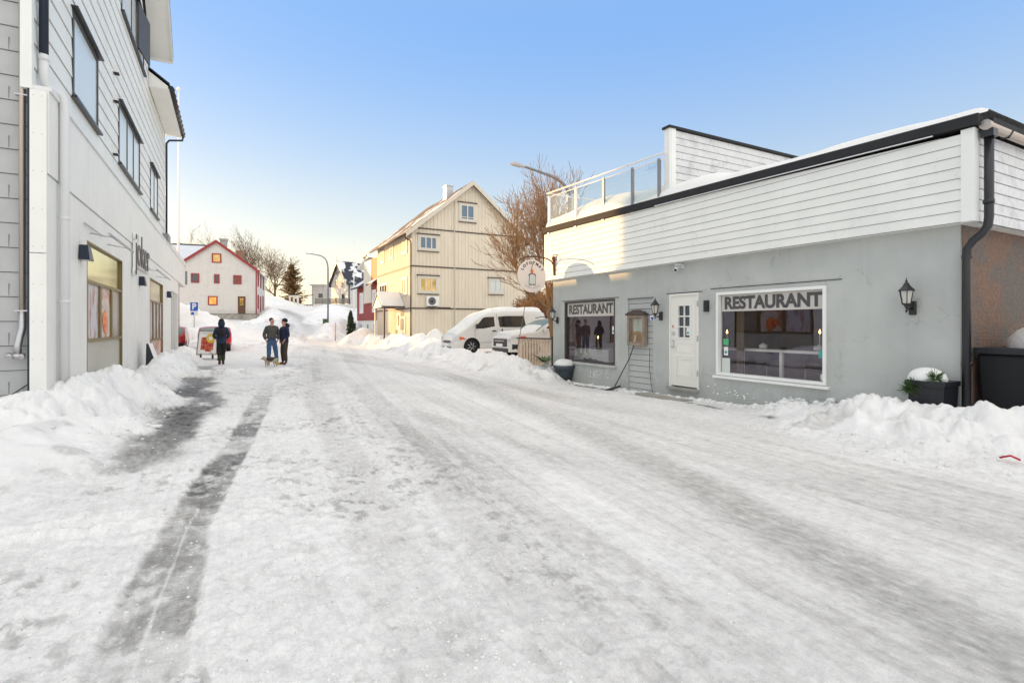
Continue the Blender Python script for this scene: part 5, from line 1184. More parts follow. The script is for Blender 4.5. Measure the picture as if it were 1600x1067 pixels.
# ================================================================== red house behind it
def red_house():
    x0 = 10.3; B = thing('red_house', 'dark red house with white ground floor, snowy pent roofs and cream centre bay', 'house', (13, 46, .6))
    ya, yb = 41.2, 49.2
    mb = MB((x0, 0, 0), (0, -1, 0), (-1, 0, 0)); siding(mb, -yb, -ya, 1.95, 5.0, .16, .014, start=1.95); mb.build('wall', 'red_boards', B)
    mb = MB(); mb.face([(x0, ya, 1.95), (17, ya, 1.95), (17, ya, 5), (x0, ya, 5)]); mb.face([(x0, yb, 1.95), (17, yb, 1.95), (17, yb, 5), (x0, yb, 5)]); mb.build('end_wall', 'red_boards', B)
    mb = MB(); mb.box(x0+.03, 17, ya+.05, yb-.05, -.2, 1.94); mb.build('ground_floor', 'white_paint', B)
    # upper storey, set back, orange, with the cream bay in its middle
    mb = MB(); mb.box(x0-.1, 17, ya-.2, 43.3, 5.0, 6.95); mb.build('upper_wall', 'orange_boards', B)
    mb = MB(); mb.box(x0+.8, 17, ya+3.4, yb-.3, 5.0, 6.8); mb.build('upper_wall', 'cream_trim', B)
    mb = MB(); mb.box(x0-.12, x0+.9, 43.301, 46.0, 3.4, 6.95); mb.build('bay', 'cream_trim', B)
    for (a, b) in ((ya-.1, 43.3), (46.1, yb+.2)):
        mb = MB(); mb.hexa([(x0-.55, a, 4.75), (x0+.95, a, 5.75), (x0+.95, b, 5.75), (x0-.55, b, 4.75), (x0-.55, a, 4.88), (x0+.95, a, 5.88), (x0+.95, b, 5.88), (x0-.55, b, 4.88)]); r = mb.build('pent_roof', 'roof_dark', B)
        mb = MB(); mb.hexa([(x0-.5, a+.1, 4.90), (x0+.9, a+.1, 5.87), (x0+.9, b-.1, 5.87), (x0-.5, b-.1, 4.90), (x0-.5, a+.1, 4.96), (x0+.9, a+.1, 5.93), (x0+.9, b-.1, 5.93), (x0-.5, b-.1, 4.96)]); mb.build('roof_snow', 'roof_snowy', r)
    # main roof, gable facing the street
    ym = (ya+yb)/2
    for s in (-1, 1):
        e = ym+s*4.5; mb = MB(); mb.hexa([(x0+.1, e, 6.6), (x0+.1, ym, 8.6), (17.4, ym, 8.6), (17.4, e, 6.6), (x0+.1, e, 6.78), (x0+.1, ym, 8.78), (17.4, ym, 8.78), (17.4, e, 6.78)]) if False else mb.hexa([(x0+.1, e, 6.7), (17.4, e, 6.7), (17.4, ym, 7.4), (x0+.1, ym, 7.4), (x0+.1, e, 6.88), (17.4, e, 6.88), (17.4, ym, 7.58), (x0+.1, ym, 7.58)])
        r = mb.build('roof', 'cream_trim', B)
        mb = MB(); mb.hexa([(x0+.2, e, 6.89), (17.3, e, 6.89), (17.3, ym, 7.59), (x0+.2, ym, 7.59), (x0+.2, e, 6.99), (17.3, e, 6.99), (17.3, ym, 7.69), (x0+.2, ym, 7.69)]); mb.build('roof_snow', 'snow', r)
    for (a, b, c, d) in ((42.0, 43.1, 2.7, 4.3), (46.6, 47.8, 2.7, 4.3)): window(B, (x0-.02, 0, 0), (0, -1, 0), (-1, 0, 0), -b, -a, c, d, 'white_plain', 'pane_sky_reflect', (), fw=.12, proud=.05, trim='white_plain', tw=.12)
    window(B, (x0-.05, 0, 0), (0, -1, 0), (-1, 0, 0), -45.2, -44.2, 5.6, 6.6, 'cream_trim', 'pane_curtain', (.5,), fw=.08)
    for a in (42.2, 44.6, 47.2): window(B, (x0+.03, 0, 0), (0, -1, 0), (-1, 0, 0), -a-.7, -a, .5, 1.7, 'white_plain', 'pane_dark', (), fw=.08)
red_house()

# ================================================================== white house with red trim
def white_house():
    C = at(401, 490, D=59); C.z = 0
    O, U, N = house_frame(C, -7.5)      # u runs to the right; the front occupies u<0
    B = thing('white_house', 'white boarded house with dark red trim, golden windows and a brown door', 'house', (C.x-4, C.y+4, 2.6))
    def pl(px, py):       # pixel onto the front plane
        r = ray(px, py); E = Vector((0, 0, EYE)); t = (O-E).dot(N)/r.dot(N); p = E+r*t; return (p-O).dot(U), p.z
    uc, za = pl(338, 377); ur = 0.0; ul = 2*uc; ze = pl(401, 424)[1]+.15; zb = pl(370, 490)[1]
    n1 = -11
    def lim(z):
        if z <= ze: return (ul-3.5, 0)
        t = (z-ze)/(za-ze); return (ul+(uc-ul)*t, 0+(uc-0)*t)
    mb = MB(O, U, N); siding(mb, ul-3.5, 0, zb, za, .17, .014, lim=lim, start=zb); mb.build('wall', 'house_white', B)
    mb = MB(O, U, N); mb.face([(0, 0, zb-.6), (0, n1, zb-.6), (0, n1, ze), (0, 0, ze)]); mb.face([(ul-3.5, n1, zb), (0, n1, zb), (0, n1, ze), (uc, n1, za), (ul-3.5, n1, ze)]); mb.build('side_wall', 'house_white', B)
    mb = MB(O, U, N); mb.box(ul-2, .05, -8, -.05, zb-1.6, zb-.004); mb.box(pl(385, 490)[0]-.2, .06, -.05, 1.1, zb-1.6, zb-.12); mb.build('plinth', 'concrete', B)
    roof_pair(B, ul, ur, -n1*0+.0, 11, ze, za, .35, .14, ('roof_dark', 'roof_snowy'), O=O, U=U, N=-N, ovg=.25, trim='red_trim')
    # main wing to the left: roof slope facing the street
    mb = MB(O, U, N); zr = pl(300, 371)[1]; ye = -1.4
    mb.hexa([(uc-6, ye+.3, ze-.1), (ul+.4, ye+.3, ze-.1), (uc, -6.5, zr), (uc-6, -6.5, zr), (uc-6, ye+.3, ze+.05), (ul+.4, ye+.3, ze+.05), (uc, -6.5, zr+.14), (uc-6, -6.5, zr+.14)]); r = mb.build('roof', 'roof_dark', B)
    mb = MB(O, U, N); mb.hexa([(uc-6, ye-.6, ze+.75), (ul+1.2, ye-.6, ze+.75), (uc-.9, -5.9, zr-.25), (uc-6, -5.9, zr-.25), (uc-6, ye-.6, ze+.84), (ul+1.2, ye-.6, ze+.84), (uc-.9, -5.9, zr-.11), (uc-6, -5.9, zr-.11)]) ; mb.build('roof_snow', 'roof_snow_shaded', r)
    mb = MB(O, U, N); mb.box(uc-6, ul, -11, -1.2, zb-1, ze-.12); mb.build('wing', 'house_white', B)
    for (px, n, h) in ((342, -3.0, .75), (351, -6.5, -.1)):
        u = pl(px, 380)[0]+ (0 if n > -4 else .7); mb = MB(O, U, N); mb.box(u-.33, u+.33, n-.66, n, za-1.6, za+h); mb.box(u-.4, u+.4, n-.73, n+.07, za+h-.18, za+h+.02); mb.build('chimney', 'brick' if n < -4 else 'concrete', B)
    mb = MB(O, U, N); mb.box(-.10, .03, .02, .06, zb-.3, ze-.2); mb.build('corner_board', 'red_trim', B)
    for (xa, ya, xb, yb_, pane, v) in ((331, 396, 346, 411, 'pane_gold_reflect', ()), (298.5, 427, 311.5, 442, 'pane_dark', ()), (334.5, 428.5, 343, 443, 'pane_dark', ()), (364.5, 430, 377.5, 444.5, 'pane_dark', (.3, .5, .7)), (325, 462.5, 340, 477, 'pane_gold_reflect', ())):
        (a, b), (c, d) = pl(xa, ya), pl(xb, yb_); window(B, O+N*.02, U, N, a, c, d, b, 'red_trim', pane, v, fw=.12, proud=.06)
    (a, b), (c, d) = pl(371.5, 463), pl(384, 490); mb = MB(O+N*.02, U, N); mb.box(a, c, 0, .06, d, b); D = mb.build('door', 'brown_door', B)
    mb = MB(O+N*.02, U, N); w_ = c-a
    for i in range(2):
        for k in range(3): mb.box(a+w_*(.28+.24*i), a+w_*(.47+.24*i), .061, .068, b-.45-.28*k, b-.22-.28*k)
    mb.build('pane', 'pane_gold_reflect', D)
    mb = MB(O+N*.02, U, N); mb.box(a-.08, a, 0, .07, d, b+.08); mb.box(c, c+.08, 0, .07, d, b+.08); mb.box(a, c, 0, .07, b, b+.08); mb.build('frame', 'cream_trim', D)
    so_ = O; su = -N; sn = U      # right side wall windows
    for (u0, z0, z1) in ((1.0, zb+3.2, zb+4.8), (4.2, zb+3.2, zb+4.8), (7.6, zb+3.2, zb+4.8), (1.0, zb+.6, zb+2.2), (4.0, zb+.2, zb+2.2), (7.2, zb+.3, zb+2.4)):
        window(B, so_+U*.01, su, sn, u0, u0+1.1, z0, z1, 'red_trim', 'red_trim', (), fw=.12, proud=.05)
white_house()

# ================================================================== far white villa on the hill
def villa():
    rv = Vector((CS, -SN, 0)); fv = Vector((SN, CS, 0))
    C = at(544, 478, D=85); C.z = 0
    g = (-rv*4.5+fv*5.0).normalized(); W = 6.73; s = (rv*5+fv*4.5).normalized()
    N = -s; zb, ze, za = 4.4, 8.6, 12.15
    B = thing('white_villa', 'white villa on the hill with patterned gable, snow patched dark roof and tall chimney', 'house', (C.x+2, C.y+4, zb))
    # gable face: u from 0 (right corner) to W (left); use U=-g so u runs right
    O = C+g*W; U = -g
    mb = MB(O, U, N); mb.face([(0, 0, zb-.6), (W, 0, zb-.6), (W, 0, ze), (W/2, 0, za), (0, 0, ze)]); mb.build('gable_wall', 'house_white', B)
    mb = MB(C, s, rv*.0+(rv*4.5-fv*5).normalized()); mb.face([(0, 0, zb-.6), (9, 0, zb-.6), (9, 0, ze), (0, 0, ze)]); mb.build('side_wall', 'house_white', B)
    roof_pair(B, 0, W, 0, 9, ze, za, .5, .15, ('roof_dark', 'roof_half'), O=O, U=U, N=-N, ovg=.5, trim='cream_trim')
    mb = MB(O, U, N); mb.tube([(W/2, .5, za), (W/2, .5, za+.9)], .05, 5); mb.build('finial', 'cream_trim', B)
    mb = MB(O, U, N)
    for q in (-1, 1): mb.tube([(W/2+q*1.5, .42, za-1.6), (W/2, .42, za-2.0)], .07, 4)
    mb.tube([(W/2, .42, za-2.3), (W/2, .42, za-.3)], .07, 4); mb.build('gable_ornament', 'brown_trim', B)
    mb = MB(O, U, N); mb.box(W/2-.4, W/2+.5, -5.4, -4.6, za-.8, za+1.0); mb.box(W/2-.5, W/2+.6, -5.5, -4.5, za+1.001, za+1.25); mb.tube([(W/2, -5, za+1.2), (W/2, -5, za+1.6)], .2, 6); mb.build('chimney', 'brick', B)
    for (u, z0, z1, w_) in ((1.5, ze-.9, ze+.5, .9), (4.2, ze-.9, ze+.5, 1.0)): window(B, O, U, N, u, u+w_, z0, z1, 'cream_trim', 'pane_gold_reflect', (.5,), fw=.1, proud=.06, trim='cream_trim', tw=.1)
    window(B, O, U, N, 1.5, 2.2, zb+1.0, zb+2.1, 'cream_trim', 'pane_dark', (), fw=.12); window(B, O, U, N, 4.4, 5.4, zb+.5, zb+2.3, 'brown_trim', 'pane_dark', (.5,), fw=.12)
    window(B, C, s, (rv*4.5-fv*5).normalized(), 4.2, 5.2, zb+1.6, zb+2.8, 'red_trim', 'pane_dark', (), fw=.12)
    mb = MB(C, s, (rv*4.5-fv*5).normalized()); mb.tube([(.12, .12, ze-.3), (.12, .12, zb)], .08, 6); mb.build('downpipe', 'black_metal', B)
    A = at(487, 470, D=93); A2 = at(505, 470, D=93)
    u = (A2-A).normalized(); u.z = 0; n = Vector((u.y, -u.x, 0))
    mb = MB((A.x, A.y, 0), u, n); mb.box(0, (A2-A).length+.3, -4, 0, zb, 8.6); mb.box(-.3, (A2-A).length+.3, -4.2, .3, 8.601, 8.85); w_ = mb.build('annex', 'house_white', B)
    window(B, (A.x, A.y, 0), u, n, 1.1, 2.1, 6.3, 7.3, 'cream_trim', 'pane_dark', (), fw=.1)
    # terrace wall and its weathered railing
    a = at(489, 488, D=82); b = at(556, 488, D=82); u = (b-a); u.z = 0; L_ = u.length; u.normalize(); n = Vector((u.y, -u.x, 0))
    t = thing('retaining_wall', 'long white retaining wall with a small red framed window below the villa', 'wall', (a.x, a.y, 3.0))
    mb = MB((a.x, a.y, 0), u, n); mb.box(0, L_, -.3, 0, 2.4, 4.85); mb.build('wall', 'house_white', t)
    window(t, (a.x, a.y, 0), u, n, L_*.40, L_*.40+.75, 3.1, 4.2, 'red_trim', 'pane_dark', (), fw=.14)
    t = thing('terrace_fence', 'weathered grey board fence on top of the retaining wall', 'fence', (a.x, a.y, 4.86))
    for k in range(6): mb = MB((a.x, a.y, 0), u, n); mb.box(.3+k*(L_*.8)/5, .4+k*(L_*.8)/5, -.26, -.16, 4.86, 5.75); mb.build('post', 'fence_grey', t)
    for k in range(4): mb = MB((a.x, a.y, 0), u, n); mb.box(.3, L_*.82, -.155, -.12, 4.95+.2*k, 5.10+.2*k); mb.build('rail', 'fence_grey', t)
villa()
# small far buildings and garden gate at the top of the road
t = thing('garden_gate', 'white portal of square posts with a beam at the top of the road', 'gate', tuple(at(459, 480, D=84)))
a = at(453, 482, D=84); b = at(465.5, 482, D=84); zt = at(459, 464, D=84).z; zl = a.z-.5
for f in (0, .5, 1):
    p = a.lerp(b, f); mb = MB(); mb.box(p.x-.14, p.x+.14, p.y-.14, p.y+.14, zl, zt); mb.build('post', 'house_white', t)
mb = MB((a.x, a.y, 0), ((b-a).normalized().x, (b-a).normalized().y, 0), (0, -1, 0)); mb.box(-.2, (b-a).length+.2, -.16, .16, zt+.002, zt+.25); mb.build('beam', 'house_white', t)
a = at(440, 478, D=92); mb = MB((a.x, a.y, 0), (CS, -SN, 0), (-SN, -CS, 0)); mb.box(0, 2.4, -2.5, 0, 3.6, 5.6); mb.prism([(-.2, 5.601), (2.6, 5.601), (2.4, 6.2), (0, 6.2)], 'n', -2.6, .1); one(mb, 'garden_shed', 'roof_dark', 'small dark shed beside the white garden portal', 'shed')
a = at(466, 478, D=86); b = at(490, 477, D=86); u = b-a; u.z = 0; L_ = u.length; u.normalize()
t = thing('garden_fence', 'low dark fence between the white portal and the villa', 'fence', (a.x, a.y, 4.3))
for z in (4.5, 4.8): mb = MB((a.x, a.y, 0), u, (u.y, -u.x, 0)); mb.box(0, L_, 0, .06, z, z+.14); mb.build('rail', 'fence_grey', t)
for k in range(6): mb = MB((a.x, a.y, 0), u, (u.y, -u.x, 0)); mb.box(L_*k/5-.05, L_*k/5+.05, .061, .15, 3.8, 5.0); mb.build('post', 'fence_grey', t)
# dark low wall by the street lamp
a = at(505, 514, D=50); b = at(553, 512, D=47); u = b-a; u.z = 0; L_ = u.length; u.normalize()
mb = MB((a.x, a.y, 0), u, (u.y, -u.x, 0)); mb.hexa([(0, -.2, .4), (L_, -.2, .4), (L_, 0, .4), (0, 0, .4), (0, -.2, 1.42), (L_, -.2, 1.72), (L_, 0, 1.72), (0, 0, 1.42)]); mb.cur = 1
mb.hexa([(0, -.24, 1.425), (L_, -.24, 1.725), (L_, .02, 1.725), (0, .02, 1.425), (0, -.2, 1.52), (L_, -.2, 1.82), (L_, 0, 1.82), (0, 0, 1.52)]); one(mb, 'low_wall', ['black_felt', 'snow'], 'low dark wall half buried in snow beside the far street lamp', 'wall')

# ================================================================== lamps, poles, signs
def street_lamp(base, h, armv, armh, lab, hz=0):
    t = thing('street_lamp', lab, 'street lamp', base, group='curved arm street lamps')
    b = Vector(base); mb = MB(); v = Vector(armv)
    pts = [(b.x, b.y, b.z-.3), (b.x, b.y, b.z+h)]
    for f, g in ((.005, .16), (.02, .32), (.05, .48), (.10, .62), (.17, .73), (.26, .81), (.38, .87), (.60, .93), (.80, .97)): pts.append((b.x+v.x*f, b.y+v.y*f, b.z+h+armh*g))
    armh_ = armh; armh = armh*.97
    mb.tube(pts, [.085]*2+[.075]*3+[.06]*4+[.05]*2, 10); mb.build('pole', 'grey_metal', t)
    e = Vector(pts[-1]); f = Vector((b.x+v.x, b.y+v.y, b.z+h+armh_)); d = (f-e); mb = MB(); L_ = d.length; u = Vector((d.x, d.y, 0)).normalized(); n = Vector((u.y, -u.x, 0))
    mb = MB((e.x, e.y, 0), u, n); dz = d.z; ll = Vector((d.x, d.y, 0)).length
    mb.hexa([(-.05, -.06, e.z-.05), (ll, -.12, e.z+dz-.04), (ll, .12, e.z+dz-.04), (-.05, .06, e.z-.05), (-.05, -.05, e.z+.06), (ll*.9, -.10, e.z+dz+.05), (ll*.9, .10, e.z+dz+.05), (-.05, .05, e.z+.06)])
    mb.build('lamp_head', 'galv', t, bevel=.02)
    mb = MB((e.x, e.y, 0), u, n); mb.hexa([(ll*.25, -.08, e.z+dz*.3-.075), (ll*.95, -.1, e.z+dz-.075), (ll*.95, .1, e.z+dz-.075), (ll*.25, .08, e.z+dz*.3-.075), (ll*.25, -.08, e.z+dz*.3-.048), (ll*.95, -.1, e.z+dz-.042), (ll*.95, .1, e.z+dz-.042), (ll*.25, .08, e.z+dz*.3-.048)]); mb.build('lens', 'lamp_glass', t)
    return t
b_ = at(512.5, 511, D=51); e_ = at(478, 396, D=51)
street_lamp((b_.x, b_.y, b_.z), 5.6, (e_.x-b_.x, e_.y-b_.y, 0), e_.z-b_.z-5.6, 'grey street lamp with curved arm up the road beside the low dark wall')
mb = MB(); c = at(508, 505, D=50.6); mb.box(c.x-.2, c.x+.2, c.y-.2, c.y+.2, c.z-.5, c.z+.35); mb.box(c.x-.23, c.x+.23, c.y-.23, c.y+.23, c.z+.351, c.z+.42); mb.box(c.x+.2, c.x+.27, c.y-.03, c.y+.03, c.z-.1, c.z+.1); one(mb, 'litter_bin', 'leaf_green', 'small green litter bin fixed beside the far street lamp', 'bin', bevel=.03)
b2 = at(889, 520, D=21.5); e2 = at(799, 254, D=19.5); b2z = .1
top2 = at(884, 292, D=21.5).z
street_lamp((b2.x, b2.y, b2z), top2-b2z-.5, (e2.x-b2.x, e2.y-b2.y, 0), e2.z-(top2-.5), 'tall grey street lamp rising behind the roof terrace and reaching over the tree')
def pole(p, z0, z1, r, lab, nm='flagpole', m='white_plain', cat='flagpole', cap=True):
    mb = MB(); mb.tube([(p.x, p.y, z0), (p.x, p.y, (z0+z1)/2), (p.x, p.y, z1)], [r, r*.85, r*.6], 8)
    if cap: mb.blob((p.x, p.y, z1+r), r*1.6, 8, 6)
    one(mb, nm, m, lab, cat)
pole(at(279, 400, D=33), 0, at(279, 141, D=33).z, .075, 'tall white flagpole behind the flat roofed end of the shop')
pole(at(474.5, 480, D=84), 3.8, at(474.5, 407, D=84).z, .05, 'thin bare flagpole by the low dark fence on the hill')
pole(at(553, 480, D=72), 2.5, at(553, 377, D=72).z, .07, 'white flagpole standing in front of the villa roof')
a = at(524, 524, D=39); pole(a, a.z-.4, at(524, 504, D=39).z, .03, 'short red snow marker pole standing in the sunlit snow bank', 'snow_marker', 'parasol_red', 'marker', cap=False)
mb = MB(); p = at(1562, 719, X=7.25); q = at(1594, 723, X=7.2); mb.tube([tuple(p+Vector((0, 0, .03))), tuple(p.lerp(q, .5)+Vector((.02, 0, .06))), tuple(q+Vector((0, 0, .03)))], .011, 6); one(mb, 'red_strap', 'parasol_red', 'bright red strap lying on the snow bank at the right', 'strap')
# parking sign
t = thing('parking_sign', 'blue parking sign with a white P and a small plate beneath', 'sign', tuple(at(303.5, 524, D=36)))
a = at(303.5, 522, D=36); z1 = at(302, 472.5, D=36).z; zs = at(302, 486, D=36).z
mb = MB(); mb.tube([(a.x, a.y, a.z-.5), (a.x, a.y, z1-.02)], .03, 8); mb.build('pole', 'galv', t)
fr = dict(O=(a.x, a.y-.04, 0), U=(CS, -SN, 0), N=(-SN, -CS, 0))
mb = MB(**fr); mb.box(-.27, .27, 0, .02, zs, z1); pn = mb.build('sign_plate', 'blue_sign', t, bevel=.01)
me = text_mesh('P', .56, .022, .002); place_text(me, 'letter', 'white_plain', Vector(fr['O'])+Vector(fr['N'])*.023+Vector((0, 0, (zs+z1)/2+.0)), fr['U'], (0, 0, 1), pn)
mb = MB(**fr); mb.box(-.27, .27, 0, .02, zs-.30, zs-.03); mb.build('lower_plate', 'white_plain', t)
mb = MB(**fr); mb.box(-.2, .0, .021, .024, zs-.26, zs-.08); mb.build('symbol', 'blue_sign', t)
# folding pavement poster
def pavement_sign():
    a = at(322, 563, D=22.6); a.z = gz(a.x, a.y)
    u = Vector((CS, -SN, 0)); u = (Matrix.Rotation(R(-4), 3, 'Z') @ u); n = Vector((u.y, -u.x, 0)); tilt = .16
    t = thing('pavement_sign', 'framed pavement poster stand with a red picture and yellow disc', 'sign', tuple(a))
    def fb(mb, u0, u1, z0, z1, n0, n1):
        mb.hexa([(u0, n0-tilt*z0, z0), (u1, n0-tilt*z0, z0), (u1, n1-tilt*z0, z0), (u0, n1-tilt*z0, z0), (u0, n0-tilt*z1, z1), (u1, n0-tilt*z1, z1), (u1, n1-tilt*z1, z1), (u0, n1-tilt*z1, z1)])
    A_ = Vector((a.x, a.y, a.z)); W_, z0, z1 = .46, .22, 1.27
    mb = MB(A_, u, n); f = .035
    for p in ((-W_, -W_+f, z0, z1), (W_-f, W_, z0, z1), (-W_+f, W_-f, z0, z0+f), (-W_+f, W_-f, z1-f, z1)): fb(mb, *p, 0, .03)
    mb.build('frame', 'old_wood', t)
    mb = MB(A_, u, n); fb(mb, -W_+f, W_-f, z0+f, z1-f, .002, .012); pb_ = mb.build('poster', 'white_plain', t)
    mb = MB(A_, u, n); fb(mb, -.30, .27, .43, .98, .0125, .015); fb(mb, -.08, .20, .36, .43, .0125, .015); mb.build('picture', 'poster_red', pb_)
    mb = MB(A_, u, n); zc = .93; mb.prism([(.14+.20*math.cos(k*math.pi/12), zc+.20*math.sin(k*math.pi/12)) for k in range(24)], 'n', .0155-tilt*zc+.03, .02-tilt*zc+.03); mb.cur = 1
    mb.prism([(.14+.085*math.cos(k*math.pi/8), zc+.085*math.sin(k*math.pi/8)) for k in range(16)], 'n', .0205-tilt*zc+.03, .023-tilt*zc+.03); mb.build('disc', ['poster_yellow', 'white_plain'], pb_)
    mb = MB(A_, u, n); fb(mb, -.26, .16, 1.13, 1.15, .0125, .014); fb(mb, .10, .27, .29, .32, .0125, .014); mb.build('caption', 'ink_grey', pb_)
    mb = MB(A_, u, n)
    for (u0, u1) in ((-W_-.03, -W_-.002), (W_+.002, W_+.03)): mb.box(u0, u1, -.45, -.1, .20, .5)
    mb.box(-W_, W_, -.46, -.44, .2, .5); mb.build('rear_panel', 'old_wood', t)
    for s in (-1, 1): mb = MB(A_, u, n); mb.box(s*.27-.035, s*.27+.035, -.06, -.02, .03, z0+.05); mb.build('leg', 'black_metal', t)
    mb = MB(A_, u, n); mb.tube([(-.56, .04, .03), (.56, .04, .03)], .016, 6); mb.tube([(-.5, -.45, .03), (.5, -.45, .03)], .016, 6)
    for s in (-.52, .52): mb.tube([(s, .06, .025), (s, -.47, .025)], .014, 6)
    mb.build('base', 'galv', t)
    for s in (-1, 1): mb = MB(A_, u, n); mb.lathe((s*.56, .04, .03), [(.03, -.03), (.035, 0), (.03, .03)], 10, axis='u'); mb.build('foot', 'black_metal', t)
pavement_sign()
# a second folded sign, leaning on the shop wall, half buried in snow
t = thing('leaning_sign', 'small white folded sign leaning on the shop wall, half buried in snow', 'sign', (XL+.35, 19.6, .2))
mb = MB((XL+.55, 18.9, .15), (0, 1, 0), (1, 0, 0)); mb.hexa([(-.45, -.02, -.1), (.45, -.02, -.1), (.45, .02, -.1), (-.45, .02, -.1), (-.45, -.32, .85), (.45, -.32, .85), (.45, -.28, .85), (-.45, -.28, .85)]); mb.build('panel', 'white_plain', t)
mb = MB((XL+.55, 18.9, .15), (0, 1, 0), (1, 0, 0)); mb.hexa([(-.46, -.35, -.1), (-.45, -.35, -.1), (-.45, .02, -.1), (-.46, .02, -.1), (-.46, -.33, .86), (-.45, -.33, .86), (-.45, -.28, .86), (-.46, -.28, .86)]); mb.build('side', 'black_metal', t)

# ================================================================== vehicles
def interp(tab, x): return float(np.interp(x, [p[0] for p in tab], [p[1] for p in tab]))
def vehicle(name, label, cat, loc, rotz, spec, group=None):
    T = thing(name, label, cat, loc, rotz, group)
    L_, W_, top, belt, zb, wheels, wr = spec['L'], spec['W']/2, spec['top'], spec['belt'], spec['zb'], spec['wheels'], spec['wr']
    ar = wr*1.16
    def hw(x, z):
        e = min(x, L_-x); pl = 1-.16*max(0, 1-e/.45)**2-.03*max(0, 1-e/1.2)
        zt = interp(top, x); k = max(0, (z-belt)/1.0); w = W_*pl*(1-spec.get('tumble', .16)*k*min(1, 1.2*k+.6))
        if z < .45: w *= 1-.10*((.45-z)/.45)
        return w
    def low(x):
        z = zb
        for wx in wheels:
            d = abs(x-wx)
            if d < ar: z = max(z, wr+math.sqrt(ar*ar-d*d))
        return z
    xs = sorted(set([round(v, 3) for v in np.linspace(0, L_, 61)]+[round(wx+ar*math.cos(k*math.pi/14), 3) for wx in wheels for k in range(15)]))
    K = 13; J = 7; mb = MB(); rows = []
    for x in xs:
        zt = interp(top, x); zl = min(low(x), zt-.08); sec = []
        for k in range(K):
            z = zl+(zt-.07-zl)*k/(K-1); sec.append((x, -hw(x, z), z))
        we = hw(x, zt-.07)
        for j in range(1, J+1):
            f = j/(J+1); y = -we*(1-f*2) ; c = .07*(1-abs(1-2*f)**2.6)
            sec.append((x, y, zt-.07+c))
        for k in range(K-1, -1, -1):
            z = zl+(zt-.07-zl)*k/(K-1); sec.append((x, hw(x, z), z))
        rows.append(sec)
    n = len(rows[0]); i0 = 0
    for sec in rows: mb.v += [Vector(p) for p in sec]
    for i in range(len(rows)-1):
        for j in range(n-1):
            a = i*n+j; mb.f.append([a, a+1, a+n+1, a+n]); mb.m.append(0); mb.smooth.append(True)
    mb.f.append(list(range(n))[::-1]); mb.f.append([(len(rows)-1)*n+j for j in range(n)]); mb.m += [0, 0]; mb.smooth += [False, False]
    body = mb.build('body', spec['paint'], T, world=False)
    mb = MB(); mb.box(.3, L_-.25, -W_*.8, W_*.8, zb-.02, .75); mb.build('underbody', 'rubber', T, world=False)
    for wx in wheels:
        for s in (-1, 1):
            y = s*(W_-.16); mb = MB(); mb.lathe((wx, y, wr), [(wr*.62, -.10), (wr*.96, -.10), (wr, -.06), (wr, .06), (wr*.96, .10), (wr*.62, .10)], 28, axis='n'); wo = mb.build('wheel', 'rubber', T, world=False)
            mb = MB(); mb.lathe((wx, y, wr), [(wr*.60, -.085), (wr*.60, .085)], 20, axis='n')
            for k in range(7):
                a = 2*math.pi*k/7
                for q in (-1, 1): mb.tube([(wx+.05*math.cos(a), y+q*.095, wr+.05*math.sin(a)), (wx+wr*.58*math.cos(a), y+q*.09, wr+wr*.58*math.sin(a))], .022, 4)
            mb.build('rim', 'galv', wo, world=False)
    def patch(poly, side, nm, m, off=.006, parent=body, nsub=5, label=None):
        """polygon of (x,z) laid over the side; fan of thin strips following the surface"""
        mb = MB(); cx = sum(p[0] for p in poly)/len(poly); cz = sum(p[1] for p in poly)/len(poly)
        def s3(x, z): return (x, side*(hw(x, z)+off), z)
        m_ = len(poly)
        for k in range(m_):
            a, b = poly[k], poly[(k+1) % m_]
            for q in range(nsub):
                f0, f1 = q/nsub, (q+1)/nsub
                p = [(cx+(a[0]-cx)*f0, cz+(a[1]-cz)*f0), (cx+(a[0]-cx)*f1, cz+(a[1]-cz)*f1), (cx+(b[0]-cx)*f1, cz+(b[1]-cz)*f1), (cx+(b[0]-cx)*f0, cz+(b[1]-cz)*f0)]
                mb.face([s3(*v) for v in (p if f0 > 0 else [p[0], p[1], p[2]])], True)
        return mb.build(nm, m, parent, world=False, label=label)
    def toppatch(x0, x1, f0, f1, nm, m, off=.006, n_=8, parent=body, taper=0, snow=0):
        mb = MB(); g = []
        for i in range(n_+1):
            x = x0+(x1-x0)*i/n_; zt = interp(top, x); we = hw(x, zt-.07); r = []
            for j in range(9):
                f = j/8; ff = f0+(f1-f0)*f; ff = .5+(ff-.5)*(1-taper*(i/n_)); y = -we*(1-2*ff)
                c = .07*(1-abs(1-2*ff)**2.6)
                th = snow*(1-abs(1-2*f)**6)*(1 if 0 < i < n_ else .1)*(1+.3*math.sin(x*5+y*3)) if snow else 0
                r.append((x, y, zt-.07+c+off+th))
            g.append(r)
        for i in range(n_):
            for j in range(8): mb.face([g[i][j], g[i][j+1], g[i+1][j+1], g[i+1][j]], True)
        return mb.build(nm, m, parent, world=False)
    return T, body, patch, toppatch, hw
def bx(T, nm, m, a, bevel=0, parent=None):
    mb = MB(); mb.box(*a); return mb.build(nm, m, parent or T, world=False, bevel=bevel)

